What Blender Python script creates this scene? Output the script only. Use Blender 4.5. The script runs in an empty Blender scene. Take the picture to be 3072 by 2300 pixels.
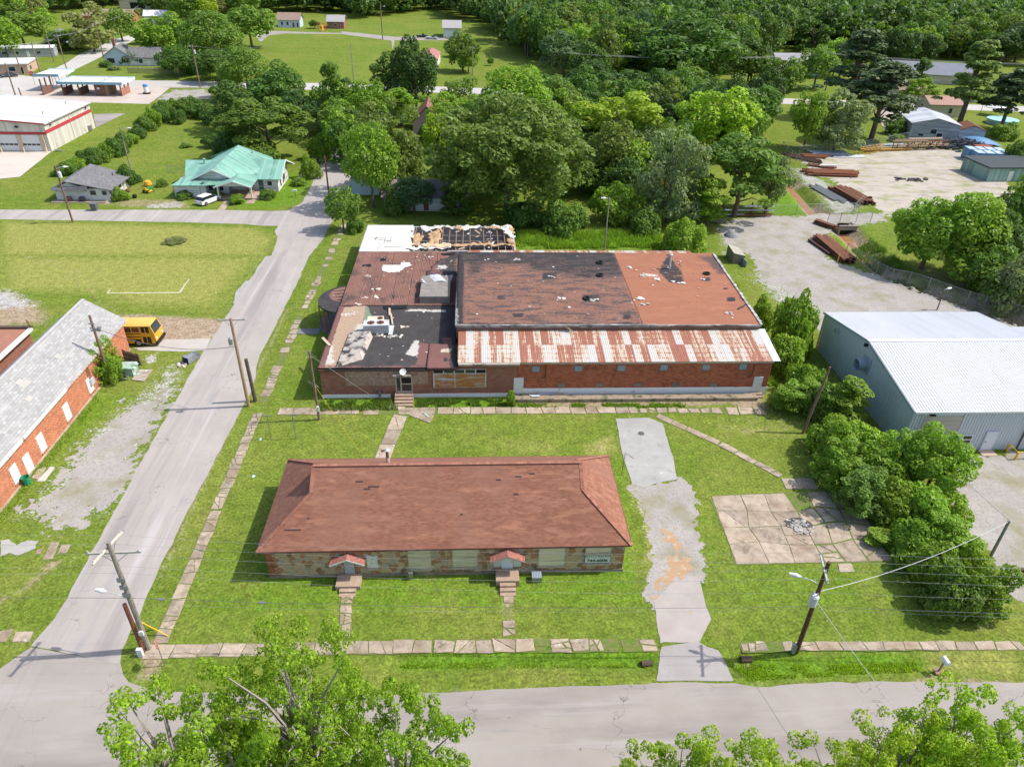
import bpy, bmesh, math, random
import numpy as np
from mathutils import Vector, Matrix
random.seed(7); np.random.seed(7)
SC=bpy.context.scene; COL=SC.collection; PI=math.pi
# ---------------------------------------------------------------- camera, sky, sun, exposure
RIGHT,UP,FWD=(0.998608, -0.047683, 0.022551),(0.006606, 0.537225, 0.843413),(0.052331, 0.84209, -0.536792); CAMLOC=(0,0,44); LENS=25.226
cd=bpy.data.cameras.new('camera'); cam=bpy.data.objects.new('camera',cd); COL.objects.link(cam)
R_=Matrix((RIGHT,UP,tuple(-a for a in FWD))).transposed().to_4x4(); R_.translation=CAMLOC
cam.matrix_world=R_; cd.sensor_fit='HORIZONTAL'; cd.sensor_width=36; cd.lens=LENS; cd.clip_start=.5; cd.clip_end=9000
SC.camera=cam
SUN_EL,SUN_AZ=math.radians(51),math.radians(4.5)      # azimuth counted from +X towards +Y
wd=bpy.data.worlds.new('World'); SC.world=wd; wd.use_nodes=True
nt=wd.node_tree; bg=nt.nodes['Background']; sk=nt.nodes.new('ShaderNodeTexSky'); sk.sky_type='NISHITA'; sk.sun_disc=False
sk.sun_elevation=SUN_EL; sk.sun_rotation=PI/2-SUN_AZ; sk.air_density=1.0; sk.dust_density=2.0; sk.ozone_density=1.0
nt.links.new(sk.outputs[0],bg.inputs[0]); bg.inputs[1].default_value=.15
sl=bpy.data.lights.new('sun','SUN'); sl.energy=3.2; sl.angle=math.radians(.55); sl.color=(1,.955,.88)
so=bpy.data.objects.new('sun',sl); COL.objects.link(so)
sv=Vector((math.cos(SUN_EL)*math.cos(SUN_AZ),math.cos(SUN_EL)*math.sin(SUN_AZ),math.sin(SUN_EL)))
so.rotation_euler=sv.to_track_quat('Z','Y').to_euler(); so.location=sv*200
vs=SC.view_settings; vs.view_transform='Standard'; vs.look='None'; vs.exposure=.60; vs.gamma=1; vs.use_curve_mapping=False
SC.render.engine='CYCLES'; SC.cycles.max_bounces=8; SC.cycles.diffuse_bounces=4; SC.cycles.transparent_max_bounces=4
# ---------------------------------------------------------------- helpers
class MB:
    """collects faces, then links them as one mesh object"""
    def __init__(s): s.v=[]; s.f=[]; s.m=[]; s.cur=0
    def face(s,*p):
        n=len(s.v); s.v+=[tuple(q) for q in p]; s.f.append(tuple(range(n,n+len(p)))); s.m.append(s.cur); return s
    def box(s,x0,x1,y0,y1,z0,z1):
        return s.hexa([(x0,y0,z0),(x1,y0,z0),(x1,y1,z0),(x0,y1,z0),(x0,y0,z1),(x1,y0,z1),(x1,y1,z1),(x0,y1,z1)])
    def hexa(s,p):
        n=len(s.v); s.v+=[tuple(q) for q in p]
        for f in ((3,2,1,0),(4,5,6,7),(0,1,5,4),(1,2,6,5),(2,3,7,6),(3,0,4,7)):
            s.f.append(tuple(n+i for i in f)); s.m.append(s.cur)
        return s
    def bar(s,a,b,w,h=None,up=(0,0,1)):
        h=w if h is None else h
        a,b=Vector(a),Vector(b); d=(b-a).normalized(); u=Vector(up)
        if abs(d.dot(u))>.98: u=Vector((1,0,0))
        x=d.cross(u).normalized()*w/2; y=x.cross(d).normalized()*h/2
        return s.hexa([a-x-y,b-x-y,b+x-y,a+x-y,a-x+y,b-x+y,b+x+y,a+x+y])
    def tube(s,pts,r,n=8,cap=True):
        pts=[Vector(p) for p in pts]; rr=r if isinstance(r,(list,tuple)) else [r]*len(pts); base=len(s.v); px=None
        for i,p in enumerate(pts):
            d=(pts[min(i+1,len(pts)-1)]-pts[max(i-1,0)]).normalized()
            if px is None:
                u=Vector((0,0,1)) if abs(d.z)<.9 else Vector((1,0,0)); px=d.cross(u).normalized()
            else:
                px=(px-d*px.dot(d)).normalized()
            py=d.cross(px)
            for k in range(n):
                a=2*PI*k/n; s.v.append(tuple(p+(px*math.cos(a)+py*math.sin(a))*rr[i]))
        for i in range(len(pts)-1):
            for k in range(n):
                a=base+i*n+k; b=base+i*n+(k+1)%n; s.f.append((a,b,b+n,a+n)); s.m.append(s.cur)
        if cap:
            s.f.append(tuple(base+k for k in range(n))[::-1]); s.m.append(s.cur)
            e=base+(len(pts)-1)*n; s.f.append(tuple(e+k for k in range(n))); s.m.append(s.cur)
        return s
    def prism(s,poly,z0,z1):
        n=len(s.v); k=len(poly)
        s.v+=[(p[0],p[1],z0) for p in poly]+[(p[0],p[1],z1) for p in poly]
        s.f.append(tuple(range(n+k-1,n-1,-1))); s.m.append(s.cur); s.f.append(tuple(range(n+k,n+2*k))); s.m.append(s.cur)
        for i in range(k):
            j=(i+1)%k; s.f.append((n+i,n+j,n+k+j,n+k+i)); s.m.append(s.cur)
        return s
    def lathe(s,c,prof,n=12):
        b=len(s.v)
        for r,z in prof:
            for k in range(n): a=2*PI*k/n; s.v.append((c[0]+r*math.cos(a),c[1]+r*math.sin(a),c[2]+z))
        for i in range(len(prof)-1):
            for k in range(n):
                a=b+i*n+k; q=b+i*n+(k+1)%n; s.f.append((a,q,q+n,a+n)); s.m.append(s.cur)
        s.f.append(tuple(b+(len(prof)-1)*n+k for k in range(n))); s.m.append(s.cur)
        return s
    def xf(s,M,start=0):
        s.v[start:]=[tuple(M@Vector(p)) for p in s.v[start:]]; return s
    def mesh(s,name,mats,o=(0,0,0)):
        V=np.array(s.v,float)-np.array(o)
        me=bpy.data.meshes.new(name); me.from_pydata(V.tolist(),[],s.f)
        for m in (mats if isinstance(mats,(list,tuple)) else [mats]): me.materials.append(m)
        if any(s.m): me.polygons.foreach_set('material_index',s.m)
        autouv(me,o); return me
    def build(s,name,mats,parent=None,kind=None,label=None):
        o=ORG.get(parent.name,(0,0,0)) if parent else (0,0,0)
        return link(name,s.mesh(name,mats,o),parent,kind,label)
ORG={}
def link(name,me,parent=None,kind=None,label=None):
    ob=bpy.data.objects.new(name,me); COL.objects.link(ob)
    if parent is not None:
        ob.parent=parent; ORG[ob.name]=ORG.get(parent.name,(0,0,0))
    if kind: ob['kind']=kind
    if label: ob['label']=label
    return ob
def autouv(me,o=(0,0,0)):
    """metric UVs: u runs level along each face, v up its slope"""
    nl=len(me.loops)
    if nl==0: return
    uv=me.uv_layers.new(name='uv')
    nf=len(me.polygons); N=np.empty(nf*3); me.polygons.foreach_get('normal',N); N=N.reshape(-1,3)
    tot=np.empty(nf,int); me.polygons.foreach_get('loop_total',tot)
    vi=np.empty(nl,int); me.loops.foreach_get('vertex_index',vi)
    co=np.empty(len(me.vertices)*3); me.vertices.foreach_get('co',co); co=co.reshape(-1,3)+np.array(o)
    U=np.stack([-N[:,1],N[:,0],0*N[:,0]],1); L=np.linalg.norm(U,axis=1); flat=L<1e-3
    U[flat]=(1,0,0); L[flat]=1; U/=L[:,None]; Vv=np.cross(N,U)
    fi=np.repeat(np.arange(nf),tot); p=co[vi]
    out=np.stack([(p*U[fi]).sum(1),(p*Vv[fi]).sum(1)],1)
    uv.data.foreach_set('uv',out.ravel())
def tag(o,label=None,cat=None,group=None,kind=None):
    if label: o['label']=label
    if cat: o['category']=cat
    if group: o['group']=group
    if kind: o['kind']=kind
    return o
def thing(name,label,cat,loc=(0,0,0),group=None,rz=0,kind=None,local=False):
    o=bpy.data.objects.new(name,None); COL.objects.link(o); o.location=loc; o.rotation_euler=(0,0,rz); o.empty_display_size=.2
    ORG[o.name]=(0,0,0) if local else tuple(loc); return tag(o,label,cat,group,kind)
def copy_tree(o,parent=None,loc=None,rz=None,label=None,group=None,scale=None,color=None):
    c=o.copy(); COL.objects.link(c); c.parent=parent
    if loc is not None: c.location=loc
    if rz is not None: c.rotation_euler=(0,0,rz)
    if scale is not None: c.scale=scale
    if label: c['label']=label
    if group: c['group']=group
    if color: c.color=color
    for ch in o.children: copy_tree(ch,c,color=color)
    return c
def np_mesh(name,V,Fq,mats,smooth=False,flat_uv=False):
    """quads or triangles given as arrays"""
    V=np.asarray(V,np.float32); Fq=np.asarray(Fq,np.int32); k=Fq.shape[1]
    me=bpy.data.meshes.new(name); me.vertices.add(len(V)); me.vertices.foreach_set('co',V.ravel())
    me.loops.add(Fq.size); me.loops.foreach_set('vertex_index',Fq.ravel())
    me.polygons.add(len(Fq)); me.polygons.foreach_set('loop_start',np.arange(len(Fq),dtype=np.int32)*k)
    try: me.polygons.foreach_set('loop_total',np.full(len(Fq),k,np.int32))
    except Exception: pass
    me.update(calc_edges=True)
    for m in (mats if isinstance(mats,(list,tuple)) else [mats]): me.materials.append(m)
    return me
# ---- value noise in numpy, for ragged edges
_T=np.random.RandomState(3).rand(256,256)
def vnoise(x,y):
    x=np.asarray(x,float); y=np.asarray(y,float); xi=np.floor(x).astype(int); yi=np.floor(y).astype(int)
    fx=x-xi; fy=y-yi; fx=fx*fx*(3-2*fx); fy=fy*fy*(3-2*fy)
    a=_T[xi%256,yi%256]; b=_T[(xi+1)%256,yi%256]; c=_T[xi%256,(yi+1)%256]; d=_T[(xi+1)%256,(yi+1)%256]
    return (a*(1-fx)+b*fx)*(1-fy)+(c*(1-fx)+d*fx)*fy
def fbm(x,y,o=4):
    s=0; a=.5; t=0
    for i in range(o): s=s+a*vnoise(x*2**i+17*i,y*2**i+5*i); t+=a; a*=.5
    return s/t
def sdf(X,Y,poly):
    """signed distance to a polygon, negative inside"""
    d=np.full(X.shape,1e9); ins=np.zeros(X.shape,bool); n=len(poly)
    for i in range(n):
        ax,ay=poly[i][:2]; bx,by=poly[(i+1)%n][:2]; ex,ey=bx-ax,by-ay
        t=np.clip(((X-ax)*ex+(Y-ay)*ey)/(ex*ex+ey*ey+1e-12),0,1)
        d=np.minimum(d,np.hypot(X-ax-t*ex,Y-ay-t*ey))
        c=((ay>Y)!=(by>Y))&(X<(bx-ax)*(Y-ay)/((by-ay) if by!=ay else 1e-12)+ax); ins^=c
    return np.where(ins,-d,d)
# ---------------------------------------------------------------- materials
def _new(name):
    m=bpy.data.materials.new(name); m.use_nodes=True; nt=m.node_tree
    return m,nt,nt.nodes['Principled BSDF']
def _n(nt,t,**k):
    n=nt.nodes.new(t)
    for a,b in k.items(): setattr(n,a,b)
    return n
def _ramp(nt,src,p0,p1):
    r=_n(nt,'ShaderNodeMapRange'); r.clamp=True; r.inputs[1].default_value=p0; r.inputs[2].default_value=p1
    nt.links.new(src,r.inputs[0]); return r.outputs[0]
def _mix(nt,fac,a,b,bt='MIX'):
    m=_n(nt,'ShaderNodeMix',data_type='RGBA',blend_type=bt)
    for s,v in ((m.inputs[0],fac),(m.inputs[6],a),(m.inputs[7],b)):
        if hasattr(v,'links'): nt.links.new(v,s)
        elif isinstance(v,(tuple,list)): s.default_value=(*v[:3],1)
        else: s.default_value=v
    return m.outputs[2]
def _math(nt,op,a,b=None):
    m=_n(nt,'ShaderNodeMath',operation=op)
    for s,v in zip(m.inputs,(a,b)):
        if v is None: continue
        if hasattr(v,'links'): nt.links.new(v,s)
        else: s.default_value=v
    return m.outputs[0]
def _noise(nt,vec,sc,det=4,rough=.55,stretch=None):
    n=_n(nt,'ShaderNodeTexNoise'); n.inputs['Scale'].default_value=sc; n.inputs['Detail'].default_value=det; n.inputs['Roughness'].default_value=rough
    if stretch:
        mp=_n(nt,'ShaderNodeMapping'); mp.inputs['Scale'].default_value=stretch; nt.links.new(vec,mp.inputs[0]); vec=mp.outputs[0]
    nt.links.new(vec,n.inputs['Vector']); return n.outputs[0]
MATS={}
def mat(name,c,c2=None,sc=.6,layers=(),rough=.85,metal=0,bump=0,bsc=20,rnd=0,spec=.25,tex=None,stretch=None,crack=None):
    """c, c2: base colours mixed by noise; layers: (colour, scale, threshold, softness[, stretch]) patches laid over; tex: a bond of bricks, shingles or boards in metric UVs"""
    if name in MATS: return MATS[name]
    m,nt,bs=_new(name); L=nt.links.new
    pos=_n(nt,'ShaderNodeNewGeometry').outputs['Position']; col=c; bh=None
    if c2 is not None: col=_mix(nt,_ramp(nt,_noise(nt,pos,sc,5,.6,stretch),.3,.7),c,c2)
    if tex:
        kind,w,h,mc,ms=tex; uv=_n(nt,'ShaderNodeUVMap').outputs[0]
        b=_n(nt,'ShaderNodeTexBrick'); L(uv,b.inputs['Vector']); b.inputs['Scale'].default_value=1; b.inputs['Brick Width'].default_value=w; b.inputs['Row Height'].default_value=h
        b.inputs['Mortar Size'].default_value=ms; b.inputs['Mortar Smooth'].default_value=.2; b.inputs['Bias'].default_value=0
        b.inputs['Color1'].default_value=(.66,.66,.66,1); b.inputs['Color2'].default_value=(1.25,1.25,1.25,1); b.inputs['Mortar'].default_value=(1,1,1,1)
        b.offset=.5 if kind!='stack' else 0
        col=_mix(nt,.85 if kind!='corr' else .55,col,b.outputs['Color'],'MULTIPLY'); col=_mix(nt,b.outputs['Fac'],col,mc); bh=_math(nt,'SUBTRACT',1.0,b.outputs['Fac'])
    for l in layers:
        lc,ls,th,sf=l[:4]; f=_ramp(nt,_noise(nt,pos,ls,6,.62,l[4] if len(l)>4 else None),th-sf,th+sf); col=_mix(nt,f,col,lc)
    if crack:                                                    # a net of cracks, broken up by noise
        csc,cw_,cc,cth=crack; nv=_n(nt,'ShaderNodeTexNoise'); nv.inputs['Scale'].default_value=csc*3; nv.inputs['Detail'].default_value=4; L(pos,nv.inputs['Vector'])
        va=_n(nt,'ShaderNodeVectorMath',operation='MULTIPLY_ADD'); L(nv.outputs[1],va.inputs[0]); va.inputs[1].default_value=(.9/csc,)*3; L(pos,va.inputs[2])
        vo=_n(nt,'ShaderNodeTexVoronoi',feature='DISTANCE_TO_EDGE'); vo.inputs['Scale'].default_value=csc; L(va.outputs[0],vo.inputs['Vector'])
        col=_mix(nt,_math(nt,'MULTIPLY',_ramp(nt,vo.outputs[0],cw_*csc,0),_ramp(nt,_noise(nt,pos,csc*.8,3),cth,cth+.08)),col,cc)
    if rnd:
        oi=_n(nt,'ShaderNodeObjectInfo').outputs['Random']; gi=_n(nt,'ShaderNodeNewGeometry').outputs['Random Per Island']
        r=_math(nt,'FRACT',_math(nt,'ADD',oi,gi)); f=_n(nt,'ShaderNodeMapRange'); f.inputs[3].default_value=1-rnd; f.inputs[4].default_value=1+rnd; L(r,f.inputs[0])
        cb=_n(nt,'ShaderNodeCombineXYZ'); [L(f.outputs[0],cb.inputs[i]) for i in range(3)]
        col=_mix(nt,1.0,col,cb.outputs[0],'MULTIPLY')
    if hasattr(col,'links'): L(col,bs.inputs['Base Color'])
    else: bs.inputs['Base Color'].default_value=(*col[:3],1)
    bs.inputs['Roughness'].default_value=rough; bs.inputs['Metallic'].default_value=metal; bs.inputs['Specular IOR Level'].default_value=spec
    if bump or bh is not None:
        bp=_n(nt,'ShaderNodeBump'); bp.inputs['Distance'].default_value=.02; bp.inputs['Strength'].default_value=max(bump,.5 if bh is not None else 0)
        hgt=_noise(nt,pos,bsc,3,.6)
        if bh is not None: hgt=_math(nt,'ADD',_math(nt,'MULTIPLY',hgt,.4),bh)
        L(hgt,bp.inputs['Height']); L(bp.outputs[0],bs.inputs['Normal'])
    MATS[name]=m; return m
def leaf_mat(name,var=.35,transl=.4,yellow=.12):
    m,nt,bs=_new(name); L=nt.links.new
    oc=_n(nt,'ShaderNodeObjectInfo'); isl=_n(nt,'ShaderNodeNewGeometry')
    f=_n(nt,'ShaderNodeMapRange'); f.inputs[3].default_value=1-var; f.inputs[4].default_value=1+var; L(isl.outputs['Random Per Island'],f.inputs[0])
    cb=_n(nt,'ShaderNodeCombineXYZ'); [L(f.outputs[0],cb.inputs[i]) for i in range(3)]
    col=_mix(nt,1.0,oc.outputs['Color'],cb.outputs[0],'MULTIPLY')
    nz=_ramp(nt,_noise(nt,isl.outputs['Position'],.55,3),.45,.75)
    col=_mix(nt,_math(nt,'MULTIPLY',nz,yellow*2),col,(.20,.21,.03))
    L(col,bs.inputs['Base Color']); bs.inputs['Roughness'].default_value=.55; bs.inputs['Specular IOR Level'].default_value=.3
    tr=_n(nt,'ShaderNodeBsdfTranslucent'); hs=_mix(nt,1.0,col,(1.15,1.25,.55),'MULTIPLY'); L(hs,tr.inputs['Color'])
    mx=_n(nt,'ShaderNodeMixShader'); mx.inputs[0].default_value=transl; L(bs.outputs[0],mx.inputs[1]); L(tr.outputs[0],mx.inputs[2])
    L(mx.outputs[0],nt.nodes['Material Output'].inputs[0]); MATS[name]=m; return m

# ---------------------------------------------------------------- ground materials
def ground_mat():
    m,nt,bs=_new('grass'); L=nt.links.new
    g=_n(nt,'ShaderNodeNewGeometry'); pos=g.outputs['Position']
    at=_n(nt,'ShaderNodeVertexColor',layer_name='mask'); sp=_n(nt,'ShaderNodeSeparateColor'); L(at.outputs['Color'],sp.inputs[0])
    col=_mix(nt,_ramp(nt,_noise(nt,pos,.35,6,.65),.35,.68),(.122,.180,.022),(.178,.230,.036))
    col=_mix(nt,_math(nt,'MULTIPLY',_ramp(nt,_noise(nt,pos,.045,4,.6),.46,.62),.45),col,(.225,.24,.05))
    col=_mix(nt,_math(nt,'MULTIPLY',_ramp(nt,_noise(nt,pos,2.2,5,.7),.45,.75),.5),col,(.085,.140,.020))
    col=_mix(nt,_math(nt,'MULTIPLY',_ramp(nt,_noise(nt,pos,1.1,6,.75),.60,.72),.42),col,(.29,.28,.11))
    col=_mix(nt,_math(nt,'MULTIPLY',_ramp(nt,_noise(nt,pos,7,5,.8),.55,.8),.6),col,(.28,.315,.075))
    col=_mix(nt,_math(nt,'MULTIPLY',_ramp(nt,_noise(nt,pos,3.4,6,.8),.54,.68),.42),col,(.07,.13,.014))
    col=_mix(nt,_math(nt,'MULTIPLY',_ramp(nt,_noise(nt,pos,.18,5,.7),.52,.68),.45),col,(.225,.22,.06))
    col=_mix(nt,_math(nt,'MULTIPLY',_ramp(nt,_noise(nt,pos,9,4,.8),.46,.28),.5),col,(.02,.05,.004))
    nz=_noise(nt,pos,.9,6,.7); nf=_noise(nt,pos,4.0,4,.7)
    def fac(ch,gain=1.0):
        a=_math(nt,'ADD',_math(nt,'MULTIPLY',_math(nt,'SUBTRACT',nz,.5),1.1),_math(nt,'MULTIPLY',_math(nt,'SUBTRACT',nf,.5),.9))
        return _math(nt,'MULTIPLY',_ramp(nt,_math(nt,'ADD',sp.outputs[ch],a),.28,.80),gain)
    dry=_mix(nt,_ramp(nt,nf,.3,.7),(.33,.31,.095),(.245,.26,.06))
    col=_mix(nt,fac(2,.8),col,dry)
    lush=_mix(nt,_ramp(nt,nf,.35,.65),(.085,.19,.012),(.14,.255,.02))
    col=_mix(nt,fac(1,.85),col,lush)
    dirt=_mix(nt,_ramp(nt,nz,.3,.7),(.30,.21,.14),(.40,.31,.23))
    col=_mix(nt,fac(0,.95),col,dirt)
    gr=_mix(nt,_ramp(nt,nf,.3,.7),(.34,.32,.29),(.46,.44,.41))
    ga=_math(nt,'ADD',at.outputs['Alpha'],_math(nt,'MULTIPLY',_math(nt,'SUBTRACT',nf,.5),1.3)); ga=_math(nt,'ADD',ga,_math(nt,'MULTIPLY',_math(nt,'SUBTRACT',nz,.5),1.3))
    col=_mix(nt,_ramp(nt,ga,.42,.62),col,gr)
    for sc_,lo,hi in ((4.2,.62,1.36),(1.15,.80,1.18),(13,.75,1.25)):
        f=_n(nt,'ShaderNodeMapRange'); f.inputs[1].default_value=.33; f.inputs[2].default_value=.67; f.inputs[3].default_value=lo; f.inputs[4].default_value=hi; L(_noise(nt,pos,sc_,3,.65),f.inputs[0])
        cb=_n(nt,'ShaderNodeCombineXYZ'); [L(f.outputs[0],cb.inputs[i]) for i in range(3)]; col=_mix(nt,1.0,col,cb.outputs[0],'MULTIPLY')
    L(col,bs.inputs['Base Color']); bs.inputs['Roughness'].default_value=.95; bs.inputs['Specular IOR Level'].default_value=.05
    bp=_n(nt,'ShaderNodeBump'); bp.inputs['Strength'].default_value=.7; bp.inputs['Distance'].default_value=.10
    h=_math(nt,'ADD',_noise(nt,pos,5,5,.75),_math(nt,'MULTIPLY',_noise(nt,pos,.5,3),1.5)); L(h,bp.inputs['Height']); L(bp.outputs[0],bs.inputs['Normal'])
    MATS['grass']=m; return m
GRASS=ground_mat()
ASPH=mat('worn_asphalt',(.30,.266,.236),(.345,.31,.278),.25,[((.25,.235,.225),.9,.66,.05,(.15,1,1)),((.43,.41,.395),6,.72,.1),((.235,.205,.19),.22,.58,.10,(.22,1,1)),((.38,.345,.325),.5,.64,.08,(.08,1.2,1))],rough=.9,bump=.3,bsc=40,crack=(.16,.035,(.13,.11,.10),.44))
ASPH2=mat('street_asphalt',(.345,.31,.28),(.395,.358,.325),.25,[((.31,.29,.28),.9,.62,.06,(1,.12,1)),((.47,.45,.43),6,.72,.1),((.275,.245,.23),.35,.60,.08,(1,.05,1)),((.44,.405,.39),.6,.63,.07,(1.3,.06,1))],rough=.9,bump=.3,bsc=40,crack=(.13,.035,(.16,.135,.125),.46))
GRAVEL=mat('pale_gravel',(.30,.275,.25),(.39,.36,.335),.35,[((.24,.215,.185),3.2,.6,.12),((.46,.435,.405),8,.62,.1),((.25,.23,.14),.3,.58,.1),((.20,.18,.16),9,.66,.06)],rough=.95,bump=.7,bsc=9)
CONC=mat('old_concrete',(.335,.265,.195),(.44,.36,.28),.5,[((.22,.17,.125),.9,.58,.1),((.60,.56,.49),2.4,.68,.08),((.22,.18,.14),5,.74,.06),((.27,.20,.13),.35,.6,.1)],rough=.9,bump=.35,bsc=25,rnd=.16,crack=(.45,.035,(.13,.14,.05),.44))
CONCG=mat('grey_concrete',(.31,.30,.275),(.40,.39,.365),.4,[((.28,.27,.25),1.2,.64,.08),((.56,.55,.53),.8,.68,.05)],rough=.9,bump=.3,bsc=25,rnd=.06)
MUD=mat('red_mud',(.33,.13,.045),(.42,.19,.08),.7,[((.25,.20,.13),1.6,.62,.1),((.48,.36,.25),3,.7,.06)],rough=.8,bump=.5,bsc=8)
ORANGE=mat('orange_clay',(.42,.245,.12),(.38,.28,.18),1.2,[((.44,.40,.36),2.2,.62,.1)],rough=.95,bump=.5,bsc=10)
_zc=[0]
def zlift(z): _zc[0]+=1; return z+.0002*_zc[0]
def edge_jag(poly,amp,step=.6,sc=.8):
    out=[]; n=len(poly)
    for i in range(n):
        a=np.array(poly[i][:2],float); b=np.array(poly[(i+1)%n][:2],float); d=b-a; l=np.hypot(*d); k=max(1,int(l/step)); nn=np.array([-d[1],d[0]])/(l+1e-9)
        for j in range(k):
            p=a+d*j/k; w=(fbm(p[0]*sc+31,p[1]*sc+7,4)-.5)*2*amp if k>1 and j>0 else 0
            out.append(tuple(p+nn*w))
    return out
def sheet(name,poly,z,m,amp=.12,step=.6,parent=None,kind='structure',thick=0.0,sc=.8):
    if z>0 and parent is None: z=zlift(z)
    pl=edge_jag(poly,amp,step,sc) if amp else [tuple(p[:2]) for p in poly]
    g=ORG.get(parent.name,(0,0,0)) if parent is not None else (0,0,0)
    bm=bmesh.new(); vs_=[bm.verts.new((x-g[0],y-g[1],z-g[2])) for x,y in pl]; f=bm.faces.new(vs_)
    if f.normal.z<0: f.normal_flip()
    bm.normal_update()
    if f.normal.z<0: bmesh.ops.reverse_faces(bm,faces=[f])
    bmesh.ops.triangulate(bm,faces=bm.faces[:])
    if thick:
        r=bmesh.ops.extrude_face_region(bm,geom=bm.faces[:]); 
        for v in [e for e in r['geom'] if isinstance(e,bmesh.types.BMVert)]: v.co.z-=thick
        bmesh.ops.recalc_face_normals(bm,faces=bm.faces[:])
    me=bpy.data.meshes.new(name); bm.to_mesh(me); bm.free(); me.materials.append(m); autouv(me)
    return link(name,me,parent,kind)
def ragged(name,poly,z,m,cell=.3,amp=1.6,sc=.35,fine=.6,kind='structure',grow=0):
    """a sheet whose rim breaks up into islands"""
    z=zlift(z); xs=[p[0] for p in poly]; ys=[p[1] for p in poly]; pad=amp+grow
    X,Y=np.meshgrid(np.arange(min(xs)-pad,max(xs)+pad,cell),np.arange(min(ys)-pad,max(ys)+pad,cell),indexing='ij')
    d=sdf(X,Y,poly)-grow+(fbm(X*sc,Y*sc,4)-.5)*2*amp+(vnoise(X*2.3,Y*2.3)-.5)*2*fine
    keep=d<0; nx,ny=X.shape
    jx=(vnoise(X*9.1+3,Y*9.7)-.5)*cell*.7; jy=(vnoise(X*8.3+9,Y*9.1+4)-.5)*cell*.7
    V=np.stack([X+jx,Y+jy,np.full(X.shape,z)],-1).reshape(-1,3)
    i,j=np.nonzero(keep[:-1,:-1]&keep[1:,1:]); a=i*ny+j; Fq=np.stack([a,a+ny,a+ny+1,a+1],1)
    u,inv=np.unique(Fq,return_inverse=True); me=np_mesh(name,V[u],inv.reshape(-1,4),m); return link(name,me,None,kind)
# ---------------------------------------------------------------- the ground sheet, with its worn, lush and dry places
x0,x1,y0,y1,cs=-100,104,14,190,.5
gx=np.arange(x0,x1+.01,cs); gy=np.arange(y0,y1+.01,cs); GX,GY=np.meshgrid(gx,gy,indexing='ij')
MASK=np.zeros(GX.shape+(4,))
def paint(ch,poly,soft=.8,val=1.0,curve=False):
    xs=[p[0] for p in poly]; ys=[p[1] for p in poly]
    i0,i1=np.searchsorted(gx,[min(xs)-soft*2,max(xs)+soft*2]); j0,j1=np.searchsorted(gy,[min(ys)-soft*2,max(ys)+soft*2])
    if i1<=i0 or j1<=j0: return
    X,Y=GX[i0:i1,j0:j1],GY[i0:i1,j0:j1]; w=np.clip(.5-sdf(X,Y,poly)/(2*soft),0,1)*val
    MASK[i0:i1,j0:j1,ch]=np.maximum(MASK[i0:i1,j0:j1,ch],w)
def stroke(ch,pts,wd_,soft=.4,val=1.0):
    for a,b in zip(pts[:-1],pts[1:]):
        a=np.array(a[:2]); b=np.array(b[:2]); d=b-a; l=np.hypot(*d)+1e-9; nn=np.array([-d[1],d[0]])/l*wd_/2; e=d/l*wd_*.3
        paint(ch,[a-nn-e,b-nn+e,b+nn+e,a+nn-e],soft,val)
CREEK=[(67.96,163.51),(67.66,154.89),(66.87,149.17),(64.84,130.33),(65.56,126.03),(65.97,120.36),(65.72,115.81),(64.81,108.14)]+[(65.01,107.74),(64.45,102.67),(64.44,98.24),(67.44,91.89),(70.86,87.98),(74.87,82.84)]
# dirt
paint(0,[(-66.49,93.53),(-62.89,92.55),(-57.98,89.22),(-55.25,85.62),(-54.80,83.91),(-60.59,82.69)],2.0,.95); paint(0,[(-46.95,86.25),(-43.92,86.55),(-38.66,85.65),(-32.97,85.10),(-32.20,83.80),(-32.35,79.70),(-38.40,79.35),(-43.31,79.58),(-44.99,84.29)],.9)
stroke(0,[(-67.83,105.55),(-63.64,104.38),(-59.87,102.07),(-56.64,99.29),(-54.16,96.09),(-52.00,92.06),(-50.07,89.43),(-46.87,87.00)],.4,.3,.62); stroke(0,[(-66.71,103.78),(-62.80,102.63),(-59.31,100.38),(-56.54,97.13),(-55.06,94.54)],.35,.3,.58)
stroke(2,[(-52.77,111.10),(-49.23,107.28),(-45.65,106.38),(-41.27,107.34)],2.5,2,.55); paint(2,[(-51.34,112.44),(-44.06,112.52),(-39.27,108.62),(-41.68,104.88),(-48.30,107.29)],3,.6)
paint(0,[(4.44,65.29),(23.46,65.33),(23.08,63.82),(11.70,63.98),(4.40,64.39)],.5,.75); paint(0,[(22.96,65.34),(30.38,65.54),(31.20,66.95),(32.69,66.61),(31.86,63.24),(30.04,62.97),(28.12,64.50),(22.58,63.82)],.5,.8)
paint(2,[(10.87,57.64),(14.26,59.02),(14.40,56.18),(12.66,54.98),(10.62,55.75)],1.2,.85); paint(0,[(11.48,57.50),(13.85,58.50),(14.02,56.69),(12.04,55.97)],.9,.42); paint(2,[(1.83,58.97),(8.08,58.08),(9.70,55.77),(4.80,55.86),(2.08,56.66)],1.5,.62)
paint(0,[(30.93,63.55),(35.52,62.01),(35.84,60.29),(31.51,57.66),(26.20,58.28),(24.47,60.76)],1.2,.28); paint(2,[(23.95,61.90),(35.51,60.30),(33.34,57.36),(25.40,58.29)],1.5,.5)
stroke(2,[(14.68,50.76),(15.30,46.34),(14.97,43.98),(14.27,41.45)],1.2,.6,.7); stroke(0,[(14.47,49.68),(15.04,46.35),(14.81,43.99)],.7,.5,.5)
paint(0,[(2.05,38.68),(3.14,38.65),(2.95,35.13),(1.92,35.16)],.4,.55); paint(0,[(-24.39,34.08),(-22.82,35.08),(-21.95,33.23),(-21.90,31.64),(-23.15,31.68),(-23.35,33.03)],.5,.85)
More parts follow.
